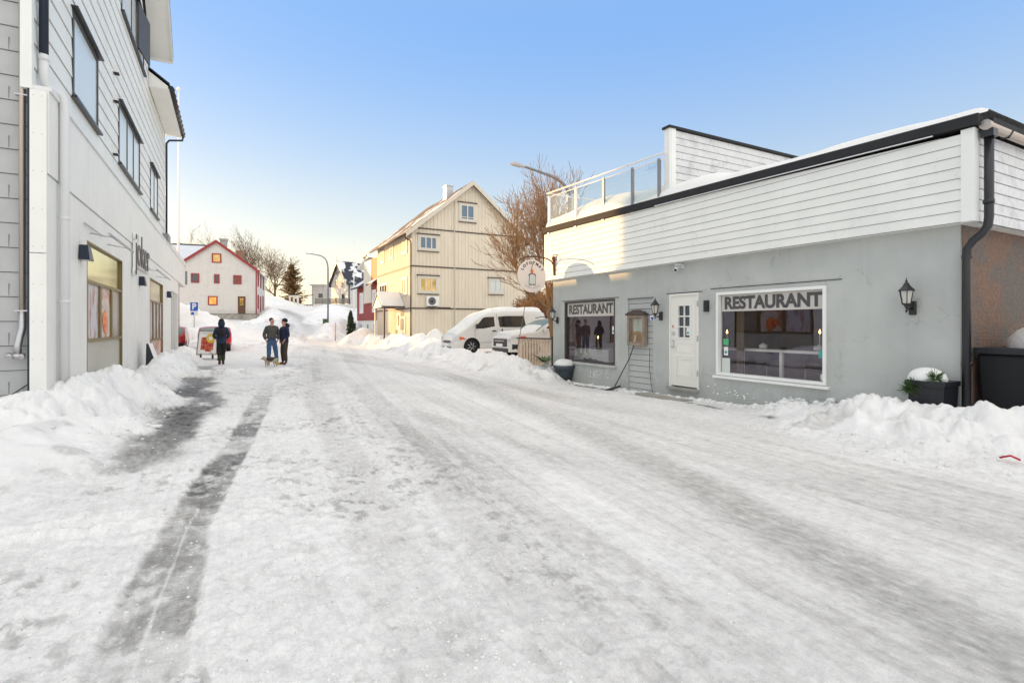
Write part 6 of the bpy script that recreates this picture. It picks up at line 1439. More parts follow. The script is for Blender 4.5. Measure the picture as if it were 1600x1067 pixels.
def van():
    spec = dict(L=4.7, W=1.74, zb=.24, belt=1.02, wheels=(.82, 3.75), wr=.33, paint='car_white', tumble=.15,
                top=[(0, .62), (.05, .80), (.2, .93), (.55, 1.14), (1.0, 1.50), (1.35, 1.72), (1.8, 1.86), (2.6, 1.93), (4.3, 1.95), (4.55, 1.88), (4.7, 1.55)])
    T, B, patch, tp, hw = vehicle('parked_van', 'white van with snow on its sloping windscreen and roof, parked by the beige house', 'van', (8.35, 20.6+.87, .30), 0, spec)
    for s in (-1, 1):
        patch([(.98, 1.10), (1.02, 1.20), (1.36, 1.56), (1.48, 1.60), (1.90, 1.62), (1.92, 1.20), (1.35, 1.10)], s, 'door_window', 'car_glass')
        patch([(2.15, 1.20), (2.10, 1.62), (2.55, 1.66), (3.42, 1.67), (3.50, 1.20), (3.42, 1.16), (2.2, 1.16)], s, 'side_window', 'car_glass')
        patch([(.02, .55), (.02, .74), (.22, .75), (.25, .57)], s, 'headlight', 'head_glass')
        patch([(.26, .60), (.24, .76), (.42, .73), (.55, .64)], s, 'turn_signal', 'amber')
        patch([(1.78, .97), (1.78, 1.02), (1.98, 1.02), (1.98, .97)], s, 'door_handle', 'black_metal', .015)
        patch([(2.24, .90), (2.24, 1.08), (2.31, 1.08), (2.31, .90)], s, 'slide_handle', 'black_metal', .012)
        for (x, a, b) in ((2.03, .40, 1.75), (.95, .72, 1.08)): patch([(x, a), (x, b), (x+.012, b), (x+.012, a)], s, 'door_gap', 'rubber', .003)
        patch([(1.2, .49), (1.2, .503), (3.2, .503), (3.2, .49)], s, 'side_crease', 'rubber', .003)
        mb = MB(); y = s*(hw(1.02, 1.2)+.09); mb.box(.98, 1.06, y-.08, y+.08, 1.10, 1.30); mb.build('mirror', 'black_metal', B, world=False, bevel=.02)
    tp(.55, 1.6, .08, .92, 'windscreen', 'car_glass_frost', .004)
    tp(.15, 1.9, .03, .97, 'windscreen_snow', 'snow', .006, 12, snow=.05); tp(1.75, 4.55, .01, .99, 'roof_snow', 'snow', .006, 16, snow=.12)
    bx(T, 'grille', 'black_metal', (-.015, .02, -.42, .42, .48, .58), .01); bx(T, 'lower_grille', 'black_metal', (-.012, .02, -.5, .5, .27, .32), .01)
    for s in (-1, 1): bx(T, 'headlight', 'head_glass', (-.015, .06, s*.58-.1, s*.58+.1, .46, .60), .02)
    bx(T, 'number_plate', 'white_plain', (-.03, -.013, -.26, .26, .34, .45))
van()
def suv():
    spec = dict(L=4.4, W=1.80, zb=.30, belt=1.0, wheels=(.88, 3.50), wr=.36, paint='car_pearl', tumble=.22,
                top=[(0, .86), (.06, .95), (.25, 1.02), (.8, 1.08), (1.15, 1.12), (1.5, 1.34), (1.95, 1.55), (2.4, 1.62), (3.4, 1.62), (4.0, 1.50), (4.3, 1.15), (4.4, .9)])
    T, B, patch, tp, hw = vehicle('parked_suv', 'white off-road car with frosted windscreen, parked behind the picket fence', 'car', (9.3, 17.3+.9, .22), 0, spec)
    for s in (-1, 1):
        patch([(1.42, 1.08), (1.75, 1.34), (2.0, 1.47), (2.3, 1.50), (2.32, 1.08)], s, 'door_window', 'car_glass')
        patch([(2.42, 1.08), (2.40, 1.50), (3.0, 1.50), (3.3, 1.44), (3.42, 1.10)], s, 'rear_window', 'car_glass')
        patch([(.10, .78), (.05, .90), (.35, .93), (.62, .90), (.40, .80)], s, 'headlight', 'head_glass', .008)
        patch([(.42, .81), (.40, .90), (.64, .91), (.66, .86)], s, 'turn_signal', 'amber', .009)
        patch([(.1, .40), (.1, .60), (.34, .60), (.36, .42)], s, 'fog_light', 'black_metal', .008)
        patch([(2.0, .98), (2.0, 1.02), (2.2, 1.02), (2.2, .98)], s, 'door_handle', 'car_pearl', .02)
        patch([(2.36, .45), (2.36, 1.5), (2.372, 1.5), (2.372, .45)], s, 'door_gap', 'rubber', .004)
        mb = MB(); y = s*(hw(1.5, 1.1)+.12); mb.box(1.44, 1.56, y-.11, y+.11, 1.04, 1.20); mb.build('mirror', 'car_pearl', B, world=False, bevel=.03)
        mb = MB(); mb.tube([(2.0, s*.66, 1.62), (2.3, s*.66, 1.68), (3.4, s*.66, 1.67), (3.7, s*.66, 1.60)], .018, 6); mb.build('roof_rail', 'black_metal', B, world=False)
    tp(1.18, 1.95, .05, .95, 'windscreen', 'car_glass_frost', .006); tp(.12, 1.12, .04, .96, 'bonnet_snow', 'snow', .006, 10, snow=.06); tp(1.1, 1.5, .1, .8, 'windscreen_snow', 'snow', .008, 6, snow=.03); tp(2.2, 3.5, .1, .9, 'roof_panel', 'black_metal', .004)
    bx(T, 'grille', 'black_metal', (-.03, .02, -.56, .56, .50, .80), .02); bx(T, 'lower_grille', 'black_metal', (-.03, .02, -.66, .66, .30, .44), .02)
    for s in (-1, 1): bx(T, 'headlight', 'head_glass', (-.02, .10, s*.70-.07, s*.70+.07, .70, .82), .02)
    bx(T, 'number_plate', 'white_plain', (-.05, -.031, -.26, .26, .50, .61)); bx(T, 'grille_bar', 'chrome', (-.045, -.031, -.42, .42, .70, .73))
    mb = MB(O=(-.03, 0, .71), U=(0, 1, 0), N=(-1, 0, 0))
    for a in (90, 210, 330):
        c, s_ = math.cos(R(a)), math.sin(R(a)); mb.prism([(0, 0), (.03*c-.017*s_, .03*s_+.017*c), (.06*c, .06*s_), (.03*c+.017*s_, .03*s_-.017*c)], 'n', .01, .02)
    mb.build('badge', 'chrome', T, world=False)
suv()
def red_car(px, py, D, lab, rot=0):
    spec = dict(L=3.95, W=1.70, zb=.26, belt=.92, wheels=(.75, 3.15), wr=.30, paint='car_red', tumble=.24,
                top=[(0, .55), (.05, .85), (.15, .95), (.35, 1.15), (.65, 1.36), (1.0, 1.43), (2.2, 1.42), (2.7, 1.2), (3.1, .98), (3.7, .86), (3.9, .70), (3.95, .55)])
    p = at(px, py, D=D); T, B, patch, tp, hw = vehicle('parked_car', lab, 'car', (p.x, p.y, gb(p.x, p.y)-.02), R(90+rot), spec, group='parked red cars')
    for s in (-1, 1):
        patch([(.75, .98), (.85, 1.28), (1.6, 1.32), (1.62, .98)], s, 'rear_window', 'car_glass'); patch([(1.70, .98), (1.70, 1.32), (2.1, 1.30), (2.7, .98)], s, 'door_window', 'car_glass')
        patch([(.02, .62), (.02, .90), (.25, .92), (.22, .62)], s, 'tail_light', 'tail_red', .01)
    tp(.17, .62, .07, .93, 'rear_windscreen', 'car_glass_frost', .006); tp(2.3, 3.0, .06, .94, 'windscreen', 'car_glass', .006)
    bx(T, 'bumper', 'rubber', (-.08, .12, -.76, .76, .26, .46), .03); bx(T, 'number_plate', 'white_plain', (-.10, -.082, -.26, .26, .52, .62)); bx(T, 'tail_light', 'tail_red', (-.02, .05, -.80, -.62, .55, .85), .02); bx(T, 'tail_light', 'tail_red', (-.02, .05, .62, .80, .55, .85), .02)
red_car(336, 546, 29.0, 'red hatchback seen from behind, beyond the poster stand and the walking person', 2)
red_car(262, 546, 29.5, 'red car mostly hidden behind the end of the shop building', 0)

# ================================================================== trees and plants
def bare_tree(name, lab, base, h, spread, seed, m='bark', depth=6, segs0=7, trunk_r=.12, fork_z=.25, twig=.006, kids=3, lean=(0, 0), group=None, up=.12, zmin=0):
    rnd = random.Random(seed); T = thing(name, lab, 'tree', base, group=group); tr = MB(); cr = MB()
    def branch(p, d, L_, r, k):
        mb = tr if k == 0 else cr; n = 4 if k < 3 else (3 if k < depth-1 else 2); pts = [tuple(p)]; rs = [r]; q = Vector(p); dd = Vector(d)
        for i in range(n):
            dd = (dd+Vector((rnd.uniform(-1, 1), rnd.uniform(-1, 1), rnd.uniform(-.6, .9)))*(.10+.05*k)+Vector((0, 0, up*(.5 if k else 0)))).normalized()
            q = q+dd*L_/n; pts.append(tuple(q)); rs.append(max(twig, r*(1-.45*(i+1)/n)))
            if k < depth and (i > 0 or k > 0) and (k > 0 or i >= n*fork_z):
                for _ in range(kids if i < n-1 else kids+1):
                    if rnd.random() < (.92 if k < 2 else .74):
                        ax = dd.orthogonal().normalized(); ax.rotate(Matrix.Rotation(rnd.uniform(0, 6.283), 3, dd)); nd = dd.copy(); nd.rotate(Matrix.Rotation(R(rnd.uniform(22, 58)*spread), 3, ax))
                        if nd.z < -.15: nd.z = abs(nd.z)*.3
                        branch(q, nd.normalized(), L_*rnd.uniform(.50, .72), max(twig, rs[-1]*rnd.uniform(.45, .65)), k+1)
        mb.tube(pts, rs, segs0 if k == 0 else (5 if k == 1 else 3), caps=False)
    branch(Vector(base), Vector((lean[0], lean[1], 1)).normalized(), h*.42, trunk_r, 0)
    tr.build('trunk', m, T); cr.build('crown', m, T)
    return len(cr.f)
print('tree faces', bare_tree('bare_tree', 'bare twiggy tree lit orange by the sun behind the round hanging sign', (10.25, 15.7, gb(9.7, 15.6)-.1), 7.4, .74, 11, 'bark_sunlit', depth=4, trunk_r=.11, twig=.0062, kids=3, lean=(-.09, .0), fork_z=.30, up=.24))
p = at(428, 475, D=95); print(bare_tree('bare_tree', 'large bare tree with a wide crown right of the white house', (p.x, p.y, 4.4), 12.0, 1.05, 5, 'bark', depth=4, trunk_r=.28, twig=.016, kids=2, fork_z=.2, up=.2))
p = at(402, 470, D=88); print(bare_tree('bare_tree', 'slender bare tree rising behind the roof of the white house', (p.x, p.y, 4.0), 14.5, .55, 8, 'bark', depth=3, trunk_r=.16, twig=.016, kids=2, fork_z=.4))
for (px, h, sd, lab) in ((312, 15.6, 21, 'faint bare tree behind the snowy roof, the left one'), (350, 15.8, 23, 'faint bare tree behind the chimneys of the white house'), (384, 13.2, 27, 'bushy bare tree close behind the right roof slope')):
    p = at(px, 470, D=86); bare_tree('bare_tree', lab, (p.x, p.y, 3.6), h, 1.0, sd, 'bark', depth=4 if px == 384 else 3, trunk_r=.2, twig=.014, kids=2)
def conifer(lab, base, h, r, seed, m='needles', name='conifer', droop=.15):
    rnd = random.Random(seed); lump = [rnd.uniform(.55, 1.25) for _ in range(12)]; T = thing(name, lab, 'tree', base); tr = MB(); b = Vector(base); tr.tube([tuple(b), (b.x, b.y, b.z+h*.97)], [.16, .03], 6); tr.build('trunk', 'bark', T)
    cr = MB(); n = int(34*h)
    for i in range(n):
        f = rnd.random()**.8; z = b.z+h*(.06+.92*f); a = rnd.uniform(0, 6.283); rr = r*(1-f)**.55*rnd.uniform(.35, 1.12)*lump[(int(a*1.9)+int(f*5)*3) % 12]+.08; tip = Vector((b.x+rr*math.cos(a), b.y+rr*math.sin(a), z+rr*.22+rnd.uniform(-.3, .4)))
        root = Vector((b.x, b.y, z)); dv = tip-root; L_ = dv.length; k = 0
        cr.tube([tuple(root), tuple(tip)], [.02, .006], 3, caps=False)
        while k < L_:
            q = root+dv*(k/L_); w_ = .16+.30*(1-k/L_)
            for s in (-1, 1):
                o = Vector((-dv.y, dv.x, 0)).normalized()*s*w_*rnd.uniform(.4, 1.1)+dv.normalized()*w_*.5+Vector((0, 0, rnd.uniform(-.14, .10)))
                c = Vector((0, 0, .07)); cr.face([tuple(q+c*.4), tuple(q+o*.6+c+dv.normalized()*.05), tuple(q+o), tuple(q+o*.5-c)])
            k += .13
    cr.build('crown', m, T)
p = at(456, 478, D=90); conifer('dark green and brown conifer beside the large bare tree', (p.x, p.y, 4.2), 7.6, 3.4, 3, 'needles_brown', droop=.1)
for (px, D_, h, sd, lab) in ((838, 29, 3.6, 31, 'golden lit bare shrub behind the van, below the round sign'), (856, 26, 3.9, 33, 'golden lit bare shrub close beside the restaurant corner, behind the off-road car'), (822, 33, 3.0, 35, 'low bare shrub at the right corner of the beige house')):
    p = at(px, 500, D=D_); bare_tree('bare_shrub', lab, (p.x, p.y, gb(p.x, p.y)), h, 1.15, sd, 'bark_sunlit', depth=4, trunk_r=.06, twig=.012, kids=3, fork_z=0, up=.1)
p = at(806, 500, D=30.5); T = thing('evergreen_bush', 'dark green bush behind the roof of the white van', 'bush', (p.x, p.y, gb(p.x, p.y))); rnd = random.Random(14)
mb = MB(); mb.tube([(p.x, p.y, 0), (p.x, p.y, 2.2)], .05, 5); mb.build('trunk', 'bark', T); mb = MB(); v = Vector((CS, -SN, 0))
for i in range(2600):
    a = rnd.uniform(0, 6.28); r_ = math.sqrt(rnd.random()); c = Vector((p.x, p.y, 0))+v*(r_*math.cos(a)*1.5)+Vector((SN, CS, 0))*(r_*math.sin(a)*.7)+Vector((0, 0, .5+rnd.random()**.7*(2.25+.35*math.sin(r_*math.cos(a)*5)-.8*r_*r_))); l = Vector((rnd.uniform(-.14, .14), rnd.uniform(-.14, .14), rnd.uniform(.05, .22))); w_ = Vector((rnd.uniform(-.05, .05), rnd.uniform(-.05, .05), .02))
    mb.face([tuple(c-w_), tuple(c+w_), tuple(c+l)])
mb.build('crown', 'needles', T)
# slim thuja by the red house
p = at(548, 528, D=43); T = thing('thuja', 'slim dark columnar evergreen in front of the red house', 'tree', (p.x, p.y, gb(p.x, p.y)))
zt = at(545, 497, D=43).z+.5; mb = MB(); mb.tube([(p.x, p.y, .2), (p.x, p.y, zt-.3)], .05, 5); mb.build('trunk', 'bark', T); mb = MB(); rnd = random.Random(4)
for i in range(900):
    f = rnd.random(); z = .35+(zt-.35)*f; r_ = .42*(1-f)**.6*math.sqrt(rnd.random()); a = rnd.uniform(0, 6.28); c = Vector((p.x+r_*math.cos(a), p.y+r_*math.sin(a), z)); v = Vector((rnd.uniform(-.12, .12), rnd.uniform(-.12, .12), .18)); w_ = Vector((rnd.uniform(-.07, .07), rnd.uniform(-.07, .07), 0))
    mb.face([tuple(c-w_), tuple(c+w_), tuple(c+v)])
mb.build('crown', 'needles', T)
# dark bush behind the van roof and twigs below the sign
def frond_plant(name, lab, base, n, L_, seed, m='leaf_green', up=.5, wd=.05, pot=None):
    rnd = random.Random(seed); T = thing(name, lab, 'plant', base); b = Vector(base); mb = MB()
    for i in range(n):
        a = rnd.uniform(0, 6.283); e = rnd.uniform(.1, 1.0)*up; d = Vector((math.cos(a), math.sin(a), e)).normalized(); l = L_*rnd.uniform(.6, 1.1); s = Vector((-d.y, d.x, 0)).normalized(); pr = None
        for k in range(9):
            f = k/8; q = b+d*l*f+Vector((0, 0, -.22*l*f*f)); w_ = wd*(math.sin(math.pi*min(1, f*.9+.1)))
            if pr is not None:
                for sg in (-1, 1): mb.face([tuple(pr), tuple(pr+s*sg*.3*w_), tuple(q+s*sg*w_*2.2-d*.02), tuple(q)])
            pr = q
    mb.build('leaves', m, T); return T
c = at(851, 575, D=15.6); T = frond_plant('fern_plant', 'dark green spiky plant in the snow at the restaurant corner', (c.x, c.y, at(852, 566, D=15.6).z), 34, .52, 2, 'leaf_green', .9, .03)
c2 = at(884, 585, D=15.4)
mb = MB(); mb.lathe((c2.x-.05, c2.y, -.1), [(.20, 0), (.30, .38), (.33, .40), (.33, .47), (.28, .47), (.26, .42)], 14); mb.build('pot', 'pot_blue', T)
mb = MB(); mb.blob((c2.x-.05, c2.y, .40), (.30, .30, .16), 14, 8, .05); mb.build('snow_cap', 'snow', T)
frond_plant('grass_plant', 'small green plant with drooping leaves under the left restaurant window', (8.55, 12.75, .18), 22, .34, 9, 'leaf_green', .8, .02)
# square black planter with snow
t = thing('planter', 'square black woven planter topped with a cap of snow and pine sprigs', 'planter', (8.5, 3.85, 0))
pa = at(1418, 600, X=8.42); pb2 = at(1476, 600, X=8.42); zt = at(1450, 597, X=8.42).z; yc = (pa.y+pb2.y)/2; hwd = abs(pa.y-pb2.y)/2
mb = MB(); mb.hexa([(8.46, yc-hwd*.86, 0), (8.80, yc-hwd*.86, 0), (8.80, yc+hwd*.86, 0), (8.46, yc+hwd*.86, 0), (8.40, yc-hwd, zt), (8.82, yc-hwd, zt), (8.82, yc+hwd, zt), (8.40, yc+hwd, zt)]); mb.box(8.38, 8.83, yc-hwd-.02, yc+hwd+.02, zt-.05, zt+.012)
for k in range(1, 8): z = zt*k/8; o_ = .06*(1-k/8); mb.box(8.388+o_, 8.40+o_, yc-hwd+.03, yc+hwd-.03, z-.015, z+.006)
mb.build('pot', 'plastic_black', t)
mb = MB(); mb.blob((8.6, yc+.06, zt+.02), (.19, .24, .17), 16, 9, .04); mb.build('snow_cap', 'snow', t)
mb = MB(); rnd = random.Random(6)
for (cx, cy, cz) in ((8.46, yc-hwd+.12, zt+.06), (8.42, yc+hwd-.08, zt-.05), (8.40, yc+hwd-.02, zt-.13)):
    for i in range(130):
        d = Vector((rnd.uniform(-1, 1), rnd.uniform(-1, 1), rnd.uniform(-.6, 1))).normalized()*rnd.uniform(.07, .14); c = Vector((cx, cy, cz)); mb.tube([tuple(c+d*.2), tuple(c+d)], .0035, 3, caps=False)
mb.build('sprigs', 'leaf_green', t)
# big dark container at the right edge
t = thing('waste_container', 'large black lidded container with a heap of snow, against the brown wall', 'container', (9.9, 2.2, 0))
mb = MB(); mb.hexa([(9.22, 1.2, .08), (10.4, 1.2, .08), (10.4, 3.28, .08), (9.22, 3.28, .08), (9.16, 1.1, 1.15), (10.5, 1.1, 1.15), (10.5, 3.32, 1.15), (9.16, 3.32, 1.15)]); mb.build('body', 'bin_black', t, bevel=.03)
mb = MB(); mb.box(9.10, 10.55, 1.05, 3.345, 1.152, 1.24); mb.box(9.07, 9.10, 1.9, 2.6, 1.0, 1.08); mb.build('lid', 'plastic_black', t, bevel=.02)
mb = MB(); mb.blob((9.85, 2.15, 1.22), (.66, 1.08, .52), 24, 12, .015); mb.build('snow_cap', 'snow', t)
# shop front: little green plant in the snow
frond_plant('fern_plant', 'small green plant poking out of the snow under the first shop window', (-2.05, 13.45, .50), 26, .30, 15, 'leaf_green', 1.6, .05)

CZ = {}
def cz_(x, y):
    k = (round(x*16), round(y*16))
    if k not in CZ: CZ[k] = gz(x, y)
    return CZ[k]
# loose lumps of snow by the walls and ice slabs on the pavement
rnd = random.Random(12); mb = MB()
for i in range(900):
    y = rnd.uniform(4.6, 13.6); x = XW-abs(rnd.gauss(.06, .10))-.02; s = rnd.uniform(.012, .04)*(1.8 if rnd.random() < .12 else 1)
    mb.blob((x, y, gz(x, y)+s*.3), (s, s*rnd.uniform(.8, 1.4), s*.8), 7, 5, .18)
for i in range(70):
    y = rnd.gauss(rnd.choice((5.6, 6.6, 7.2, 11.5)), .25); z = .10+abs(rnd.gauss(0, .09)); s = rnd.uniform(.006, .02); mb.blob((XW-.008, y, z), (.012, s*1.5, s), 6, 4, .2)
for i in range(200):
    y = rnd.uniform(-1, 6); x = 7.1+.25*rnd.gauss(0, 1); s = rnd.uniform(.008, .026); mb.blob((x, y, gz(x, y)+s*.3), (s, s, s*.7), 6, 4, .2)
for i in range(240):
    y = rnd.uniform(8, 22); x = -1.35+.22*rnd.gauss(0, 1); s = rnd.uniform(.008, .030); mb.blob((x, y, gz(x, y)+s*.25), (s, s*1.2, s*.6), 6, 4, .2)
cr_ = []
for i in range(4200):
    if i % 4: d = 1.9+7*rnd.random()**1.5; a = R(YAW)+R(rnd.uniform(-43, 8)); x, y = d*math.sin(a), d*math.cos(a)
    else: y = rnd.uniform(2, 16); x = rnd.choice((-.62, -.10, 1.0, 2.45, 6.6))+.09*y+rnd.gauss(0, .06)
    if x > 3 and i % 4: continue
    cr_.append((x, y))
zz_ = terrain(np.array([c[0] for c in cr_]), np.array([c[1] for c in cr_])); wz_ = zz_[4]; zz_ = zz_[1]
for (x, y), z, w_ in zip(cr_, zz_, wz_):
    if w_ > .3 and rnd.random() < .7: continue
    s = .003+.009*rnd.random()**3; mb.blob((x, y, float(z)+s*.15), (s*rnd.uniform(.8, 1.6), s*rnd.uniform(.8, 1.6), s*.7), 5, 3, .25)
o = mb.build('snow_lumps', 'snow'); o['kind'] = 'stuff'; tag(o, 'loose lumps of snow scattered along the walls and banks', 'snow')
for i, (px, py, s, lab) in enumerate(((238, 673, .17, 'flat angular slab of ice on the bare pavement, the larger upper one'), (181, 691, .09, 'small upright wedge of ice on the bare pavement'))):
    s *= .55; a = at(px, py, Z=0.0); a.z = gz(a.x, a.y)-.01; mb = MB(a); k = 7; pr = [(s*1.4*math.cos(2*math.pi*j/k+.3)*rnd.uniform(.6, 1.1), s*math.sin(2*math.pi*j/k+.3)*rnd.uniform(.6, 1.1)) for j in range(k)]
    mb.prism(pr, 'z', .0, .035 if i == 0 else .06); one(mb, 'ice_slab', 'snow', lab, 'ice slab', bevel=.006)

# ================================================================== people and the dog
def skin_mesh(name, V, E, m, parent, root=0, sub=2, mats=None):
    """V list of ((x,y,z),(rx,ry)); E edges; grown into one continuous surface"""
    me = bpy.data.meshes.new(name); bm = bmesh.new(); ly = bm.verts.layers.skin.verify(); vs_ = []
    for i, (p, r) in enumerate(V):
        v = bm.verts.new(p); r = r if isinstance(r, tuple) else (r, r); v[ly].radius = r; v[ly].use_root = (i == root); vs_.append(v)
    for a, b in E: bm.edges.new((vs_[a], vs_[b]))
    bm.to_mesh(me); bm.free(); o = bpy.data.objects.new(name, me); col.objects.link(o)
    sm = o.modifiers.new('s', 'SKIN'); sm.use_smooth_shade = True; ss = o.modifiers.new('d', 'SUBSURF'); ss.levels = sub; ss.render_levels = sub
    dg = bpy.context.evaluated_depsgraph_get(); dg.update(); m2 = bpy.data.meshes.new_from_object(o.evaluated_get(dg)); bpy.data.objects.remove(o)
    m2.name = name; m2.materials.clear(); m2.materials.append(MATS[m]); m2.polygons.foreach_set('use_smooth', [True]*len(m2.polygons))
    o = bpy.data.objects.new(name, m2); col.objects.link(o); o.parent = parent
    return o
def chain(pts): return [(i, i+1) for i in range(len(pts)-1)]
def hand(V, E, wrist, d, side, sc=1.0):
    """palm and five fingers grown from the wrist vertex index; d: pointing direction"""
    w = Vector(V[wrist][0]); d = Vector(d).normalized(); lat = Vector((0, 1, 0)) if abs(d.y) < .7 else Vector((0, 0, 1)); lat = (lat-d*lat.dot(d)).normalized(); nrm = d.cross(lat)
    V.append((tuple(w+d*.055*sc), (.032*sc, .020*sc))); p = len(V)-1; E.append((wrist, p)); V.append((tuple(w+d*.095*sc), (.038*sc, .016*sc))); k = len(V)-1; E.append((p, k))
    for i, (o_, l) in enumerate(((-.030, .066), (-.010, .078), (.011, .074), (.031, .058))):
        a = w+d*.10*sc+lat*o_*sc; V.append((tuple(a+d*.01), .0095*sc)); q = len(V)-1; E.append((k, q)); V.append((tuple(a+d*l*.55*sc+nrm*.012*side), .0088*sc)); E.append((q, q+1)); V.append((tuple(a+d*l*.85*sc+nrm*.034*side), .0075*sc)); E.append((q+1, q+2))
    a = w+d*.045*sc-lat*.03*sc; V.append((tuple(a-lat*.022*sc+d*.022*sc), .011*sc)); q = len(V)-1; E.append((p, q)); V.append((tuple(a-lat*.034*sc+d*.058*sc+nrm*.01*side), .0095*sc)); E.append((q, q+1))
def person(label, loc, face, spec):
    """face: world angle the body looks towards, degrees clockwise from +Y"""
    T = bpy.data.objects.new('person', None); H = spec.get('H', 1.80)/1.80
    J = dict(pel=(0, 0, .97), ch=(0, .01, 1.30), up=(0, 0, 1.44), nk=(0, .01, 1.54), hd=(0, .03, 1.64), tp=(0, .02, 1.72))
    sh = spec.get('sh', .19); ar = spec['arms']; lg = spec['legs']; hd = R(spec.get('head', 0))
    def hr(p): x, y, z = p; c, s = math.cos(hd), math.sin(hd); return (x*c-y*s, x*s+y*c, z)
    V = [(J['pel'], (.105, .075)), ((0, .01, 1.12), (.105, .075)), (J['ch'], (.125, .085)), (J['up'], (.09, .06)), (J['nk'], (.052, .055)), (hr((0, .035, 1.605)), (.060, .070)), (hr((0, .02, 1.675)), (.078, .095)), (hr((0, .01, 1.745)), (.062, .078)),
         (hr((0, .108, 1.655)), (.012, .014)), (hr((.083, .01, 1.655)), (.010, .018)), (hr((-.083, .01, 1.655)), (.010, .018))]
    E = [(0, 1), (1, 2), (2, 3), (3, 4), (4, 5), (5, 6), (6, 7), (6, 8), (6, 9), (6, 10)]
    arm_ids = []
    for s, (el, wr, dr) in zip((1, -1), ar):
        a = len(V); V += [((s*(sh-.02), 0, 1.41), .042), (el, .034), (wr, .026)]; E += [(3, a), (a, a+1), (a+1, a+2)]; arm_ids.append(a); hand(V, E, a+2, dr, s)
    leg_ids = []
    for s, (kn, an, toe) in zip((1, -1), lg):
        a = len(V); V += [((s*.08, 0, .88), .06), (kn, .045), (an, .040), (toe, (.038, .03))]; E += [(0, a), (a, a+1), (a+1, a+2), (a+2, a+3)]; leg_ids.append(a)
    Bd = skin_mesh('person', V, E, 'skin', None, 0)
    Bd.location = loc; Bd.rotation_euler = (0, 0, R(-face)); Bd.scale = (H, H, H); bpy.data.objects.remove(T); tag(Bd, label, 'person')
    # jacket
    jl = spec.get('jl', .90); JV = [((0, 0, jl), (.20*spec.get('fl', 1), .155)), ((0, .0, (jl+1.1)/2), (.20, .155)), ((0, .01, 1.15), (.19, .15)), (J['ch'], (.20, .155)), ((0, .0, 1.43), (.15, .11)), ((0, .01, 1.53), (.075, .08))]
    JE = chain(JV)
    for s, (el, wr, dr) in zip((1, -1), ar):
        a = len(JV); JV += [((s*(sh-.01), 0, 1.41), .080), (el, .070), (tuple(Vector(wr)-(Vector(wr)-Vector(el)).normalized()*.03), .050)]; JE += [(4, a), (a, a+1), (a+1, a+2)]
    jk = skin_mesh('jacket', JV, JE, spec['jacket'], Bd, 0)
    if spec.get('hood'):
        mb = MB(); mb.blob((0, -.10, 1.53) if spec['hood'] == 1 else (0, -.03, 1.62), (.135, .10, .10) if spec['hood'] == 1 else (.125, .125, .17), 14, 9); mb.build('hood', spec['jacket'], Bd, world=False)
    TV = [((0, 0, 1.06), (.15, .11)), ((0, 0, .92), (.165, .125))]; TE = [(0, 1)]
    for i, (s, (kn, an, toe)) in enumerate(zip((1, -1), lg)):
        a = len(TV); TV += [((s*.09, 0, .84), .108), (kn, .085), (tuple(Vector(an)+Vector((0, 0, .02))), .062)]; TE += [(1, a), (a, a+1), (a+1, a+2)]
    skin_mesh('trousers', TV, TE, spec['trousers'], Bd, 0)
    for s, (kn, an, toe) in zip((1, -1), lg):
        an_, to_ = Vector(an), Vector(toe); hl = an_-(to_-an_)*.35
        skin_mesh('boot', [(tuple(an_+Vector((0, 0, .05))), .055), ((an_.x, an_.y, an_.z-.03), .055), ((to_.x, to_.y, to_.z), (.05, .042)), (tuple(to_+(Vector((to_.x-an_.x, to_.y-an_.y, 0)))*.35), (.042, .035))], [(0, 1), (1, 2), (2, 3)], spec['boots'], Bd, 1)
    hm = spec['hat']
    mb = MB()
    if hm == 'hair': mb.blob(hr((0, -.022, 1.715)), (.082, .100, .088), 14, 10); mb.build('hair', 'hair', Bd, world=False)
    else: mb.blob(hr((0, -.015, 1.728)), (.100, .118, .100), 14, 10); mb.build('hat', 'black_cloth', Bd, world=False)
    for s in (-1, 1):
        mb = MB(); q = hr((s*.030, .106, 1.672)); mb.blob(q, .008, 8, 6); mb.build('eye', 'joint_dark', Bd, world=False)
    mb = MB(); mb.blob(hr((0, .100, 1.612)), (.020, .008, .005), 8, 5); mb.build('mouth', 'boot_brown', Bd, world=False)
    return Bd
def toward(px): r = ray(px, 508); return math.degrees(math.atan2(r.x, r.y))
def stand(px, py, D):
    p = at(px, py, D=D); return (p.x, p.y, gz(p.x, p.y)-.01)
LEG = [((.10, .03, .50), (.12, -.01, .10), (.14, .12, .045)), ((-.10, .03, .50), (-.12, -.01, .10), (-.15, .12, .045))]
# man in a grey fleece, facing the camera, head turned to his right, hands in pockets
m1 = person('man in grey fleece and blue jeans with hands in his pockets beside the dog', stand(424.5, 570, 20.3), toward(424)+180-8, dict(
    H=1.84, sh=.185, head=32, arms=[((.265, -.05, 1.14), (.20, .05, .93), (-.35, .05, -.9)), ((-.265, -.05, 1.14), (-.20, .05, .93), (.35, .05, -.9))],
    legs=[((.10, .04, .50), (.11, .0, .10), (.13, .13, .045)), ((-.14, .05, .50), (-.18, .05, .10), (-.22, .17, .045))], jl=.98, jacket='fleece', trousers='denim', boots='boot_yellow', hat='hair'))
m2 = person('man in dark navy parka and black woolly hat standing beside the man in jeans', stand(444.5, 570, 20.5), toward(444)+180+62, dict(
    H=1.80, sh=.18, head=0, hood=1, arms=[((.235, -.04, 1.14), (.18, .10, .97), (-.5, .1, -.6)), ((-.235, -.04, 1.14), (-.18, .10, .97), (.5, .1, -.6))],
    legs=LEG, jl=.80, fl=1.05, jacket='navy_cloth', trousers='brown_cloth', boots='boot_brown', hat='beanie'))
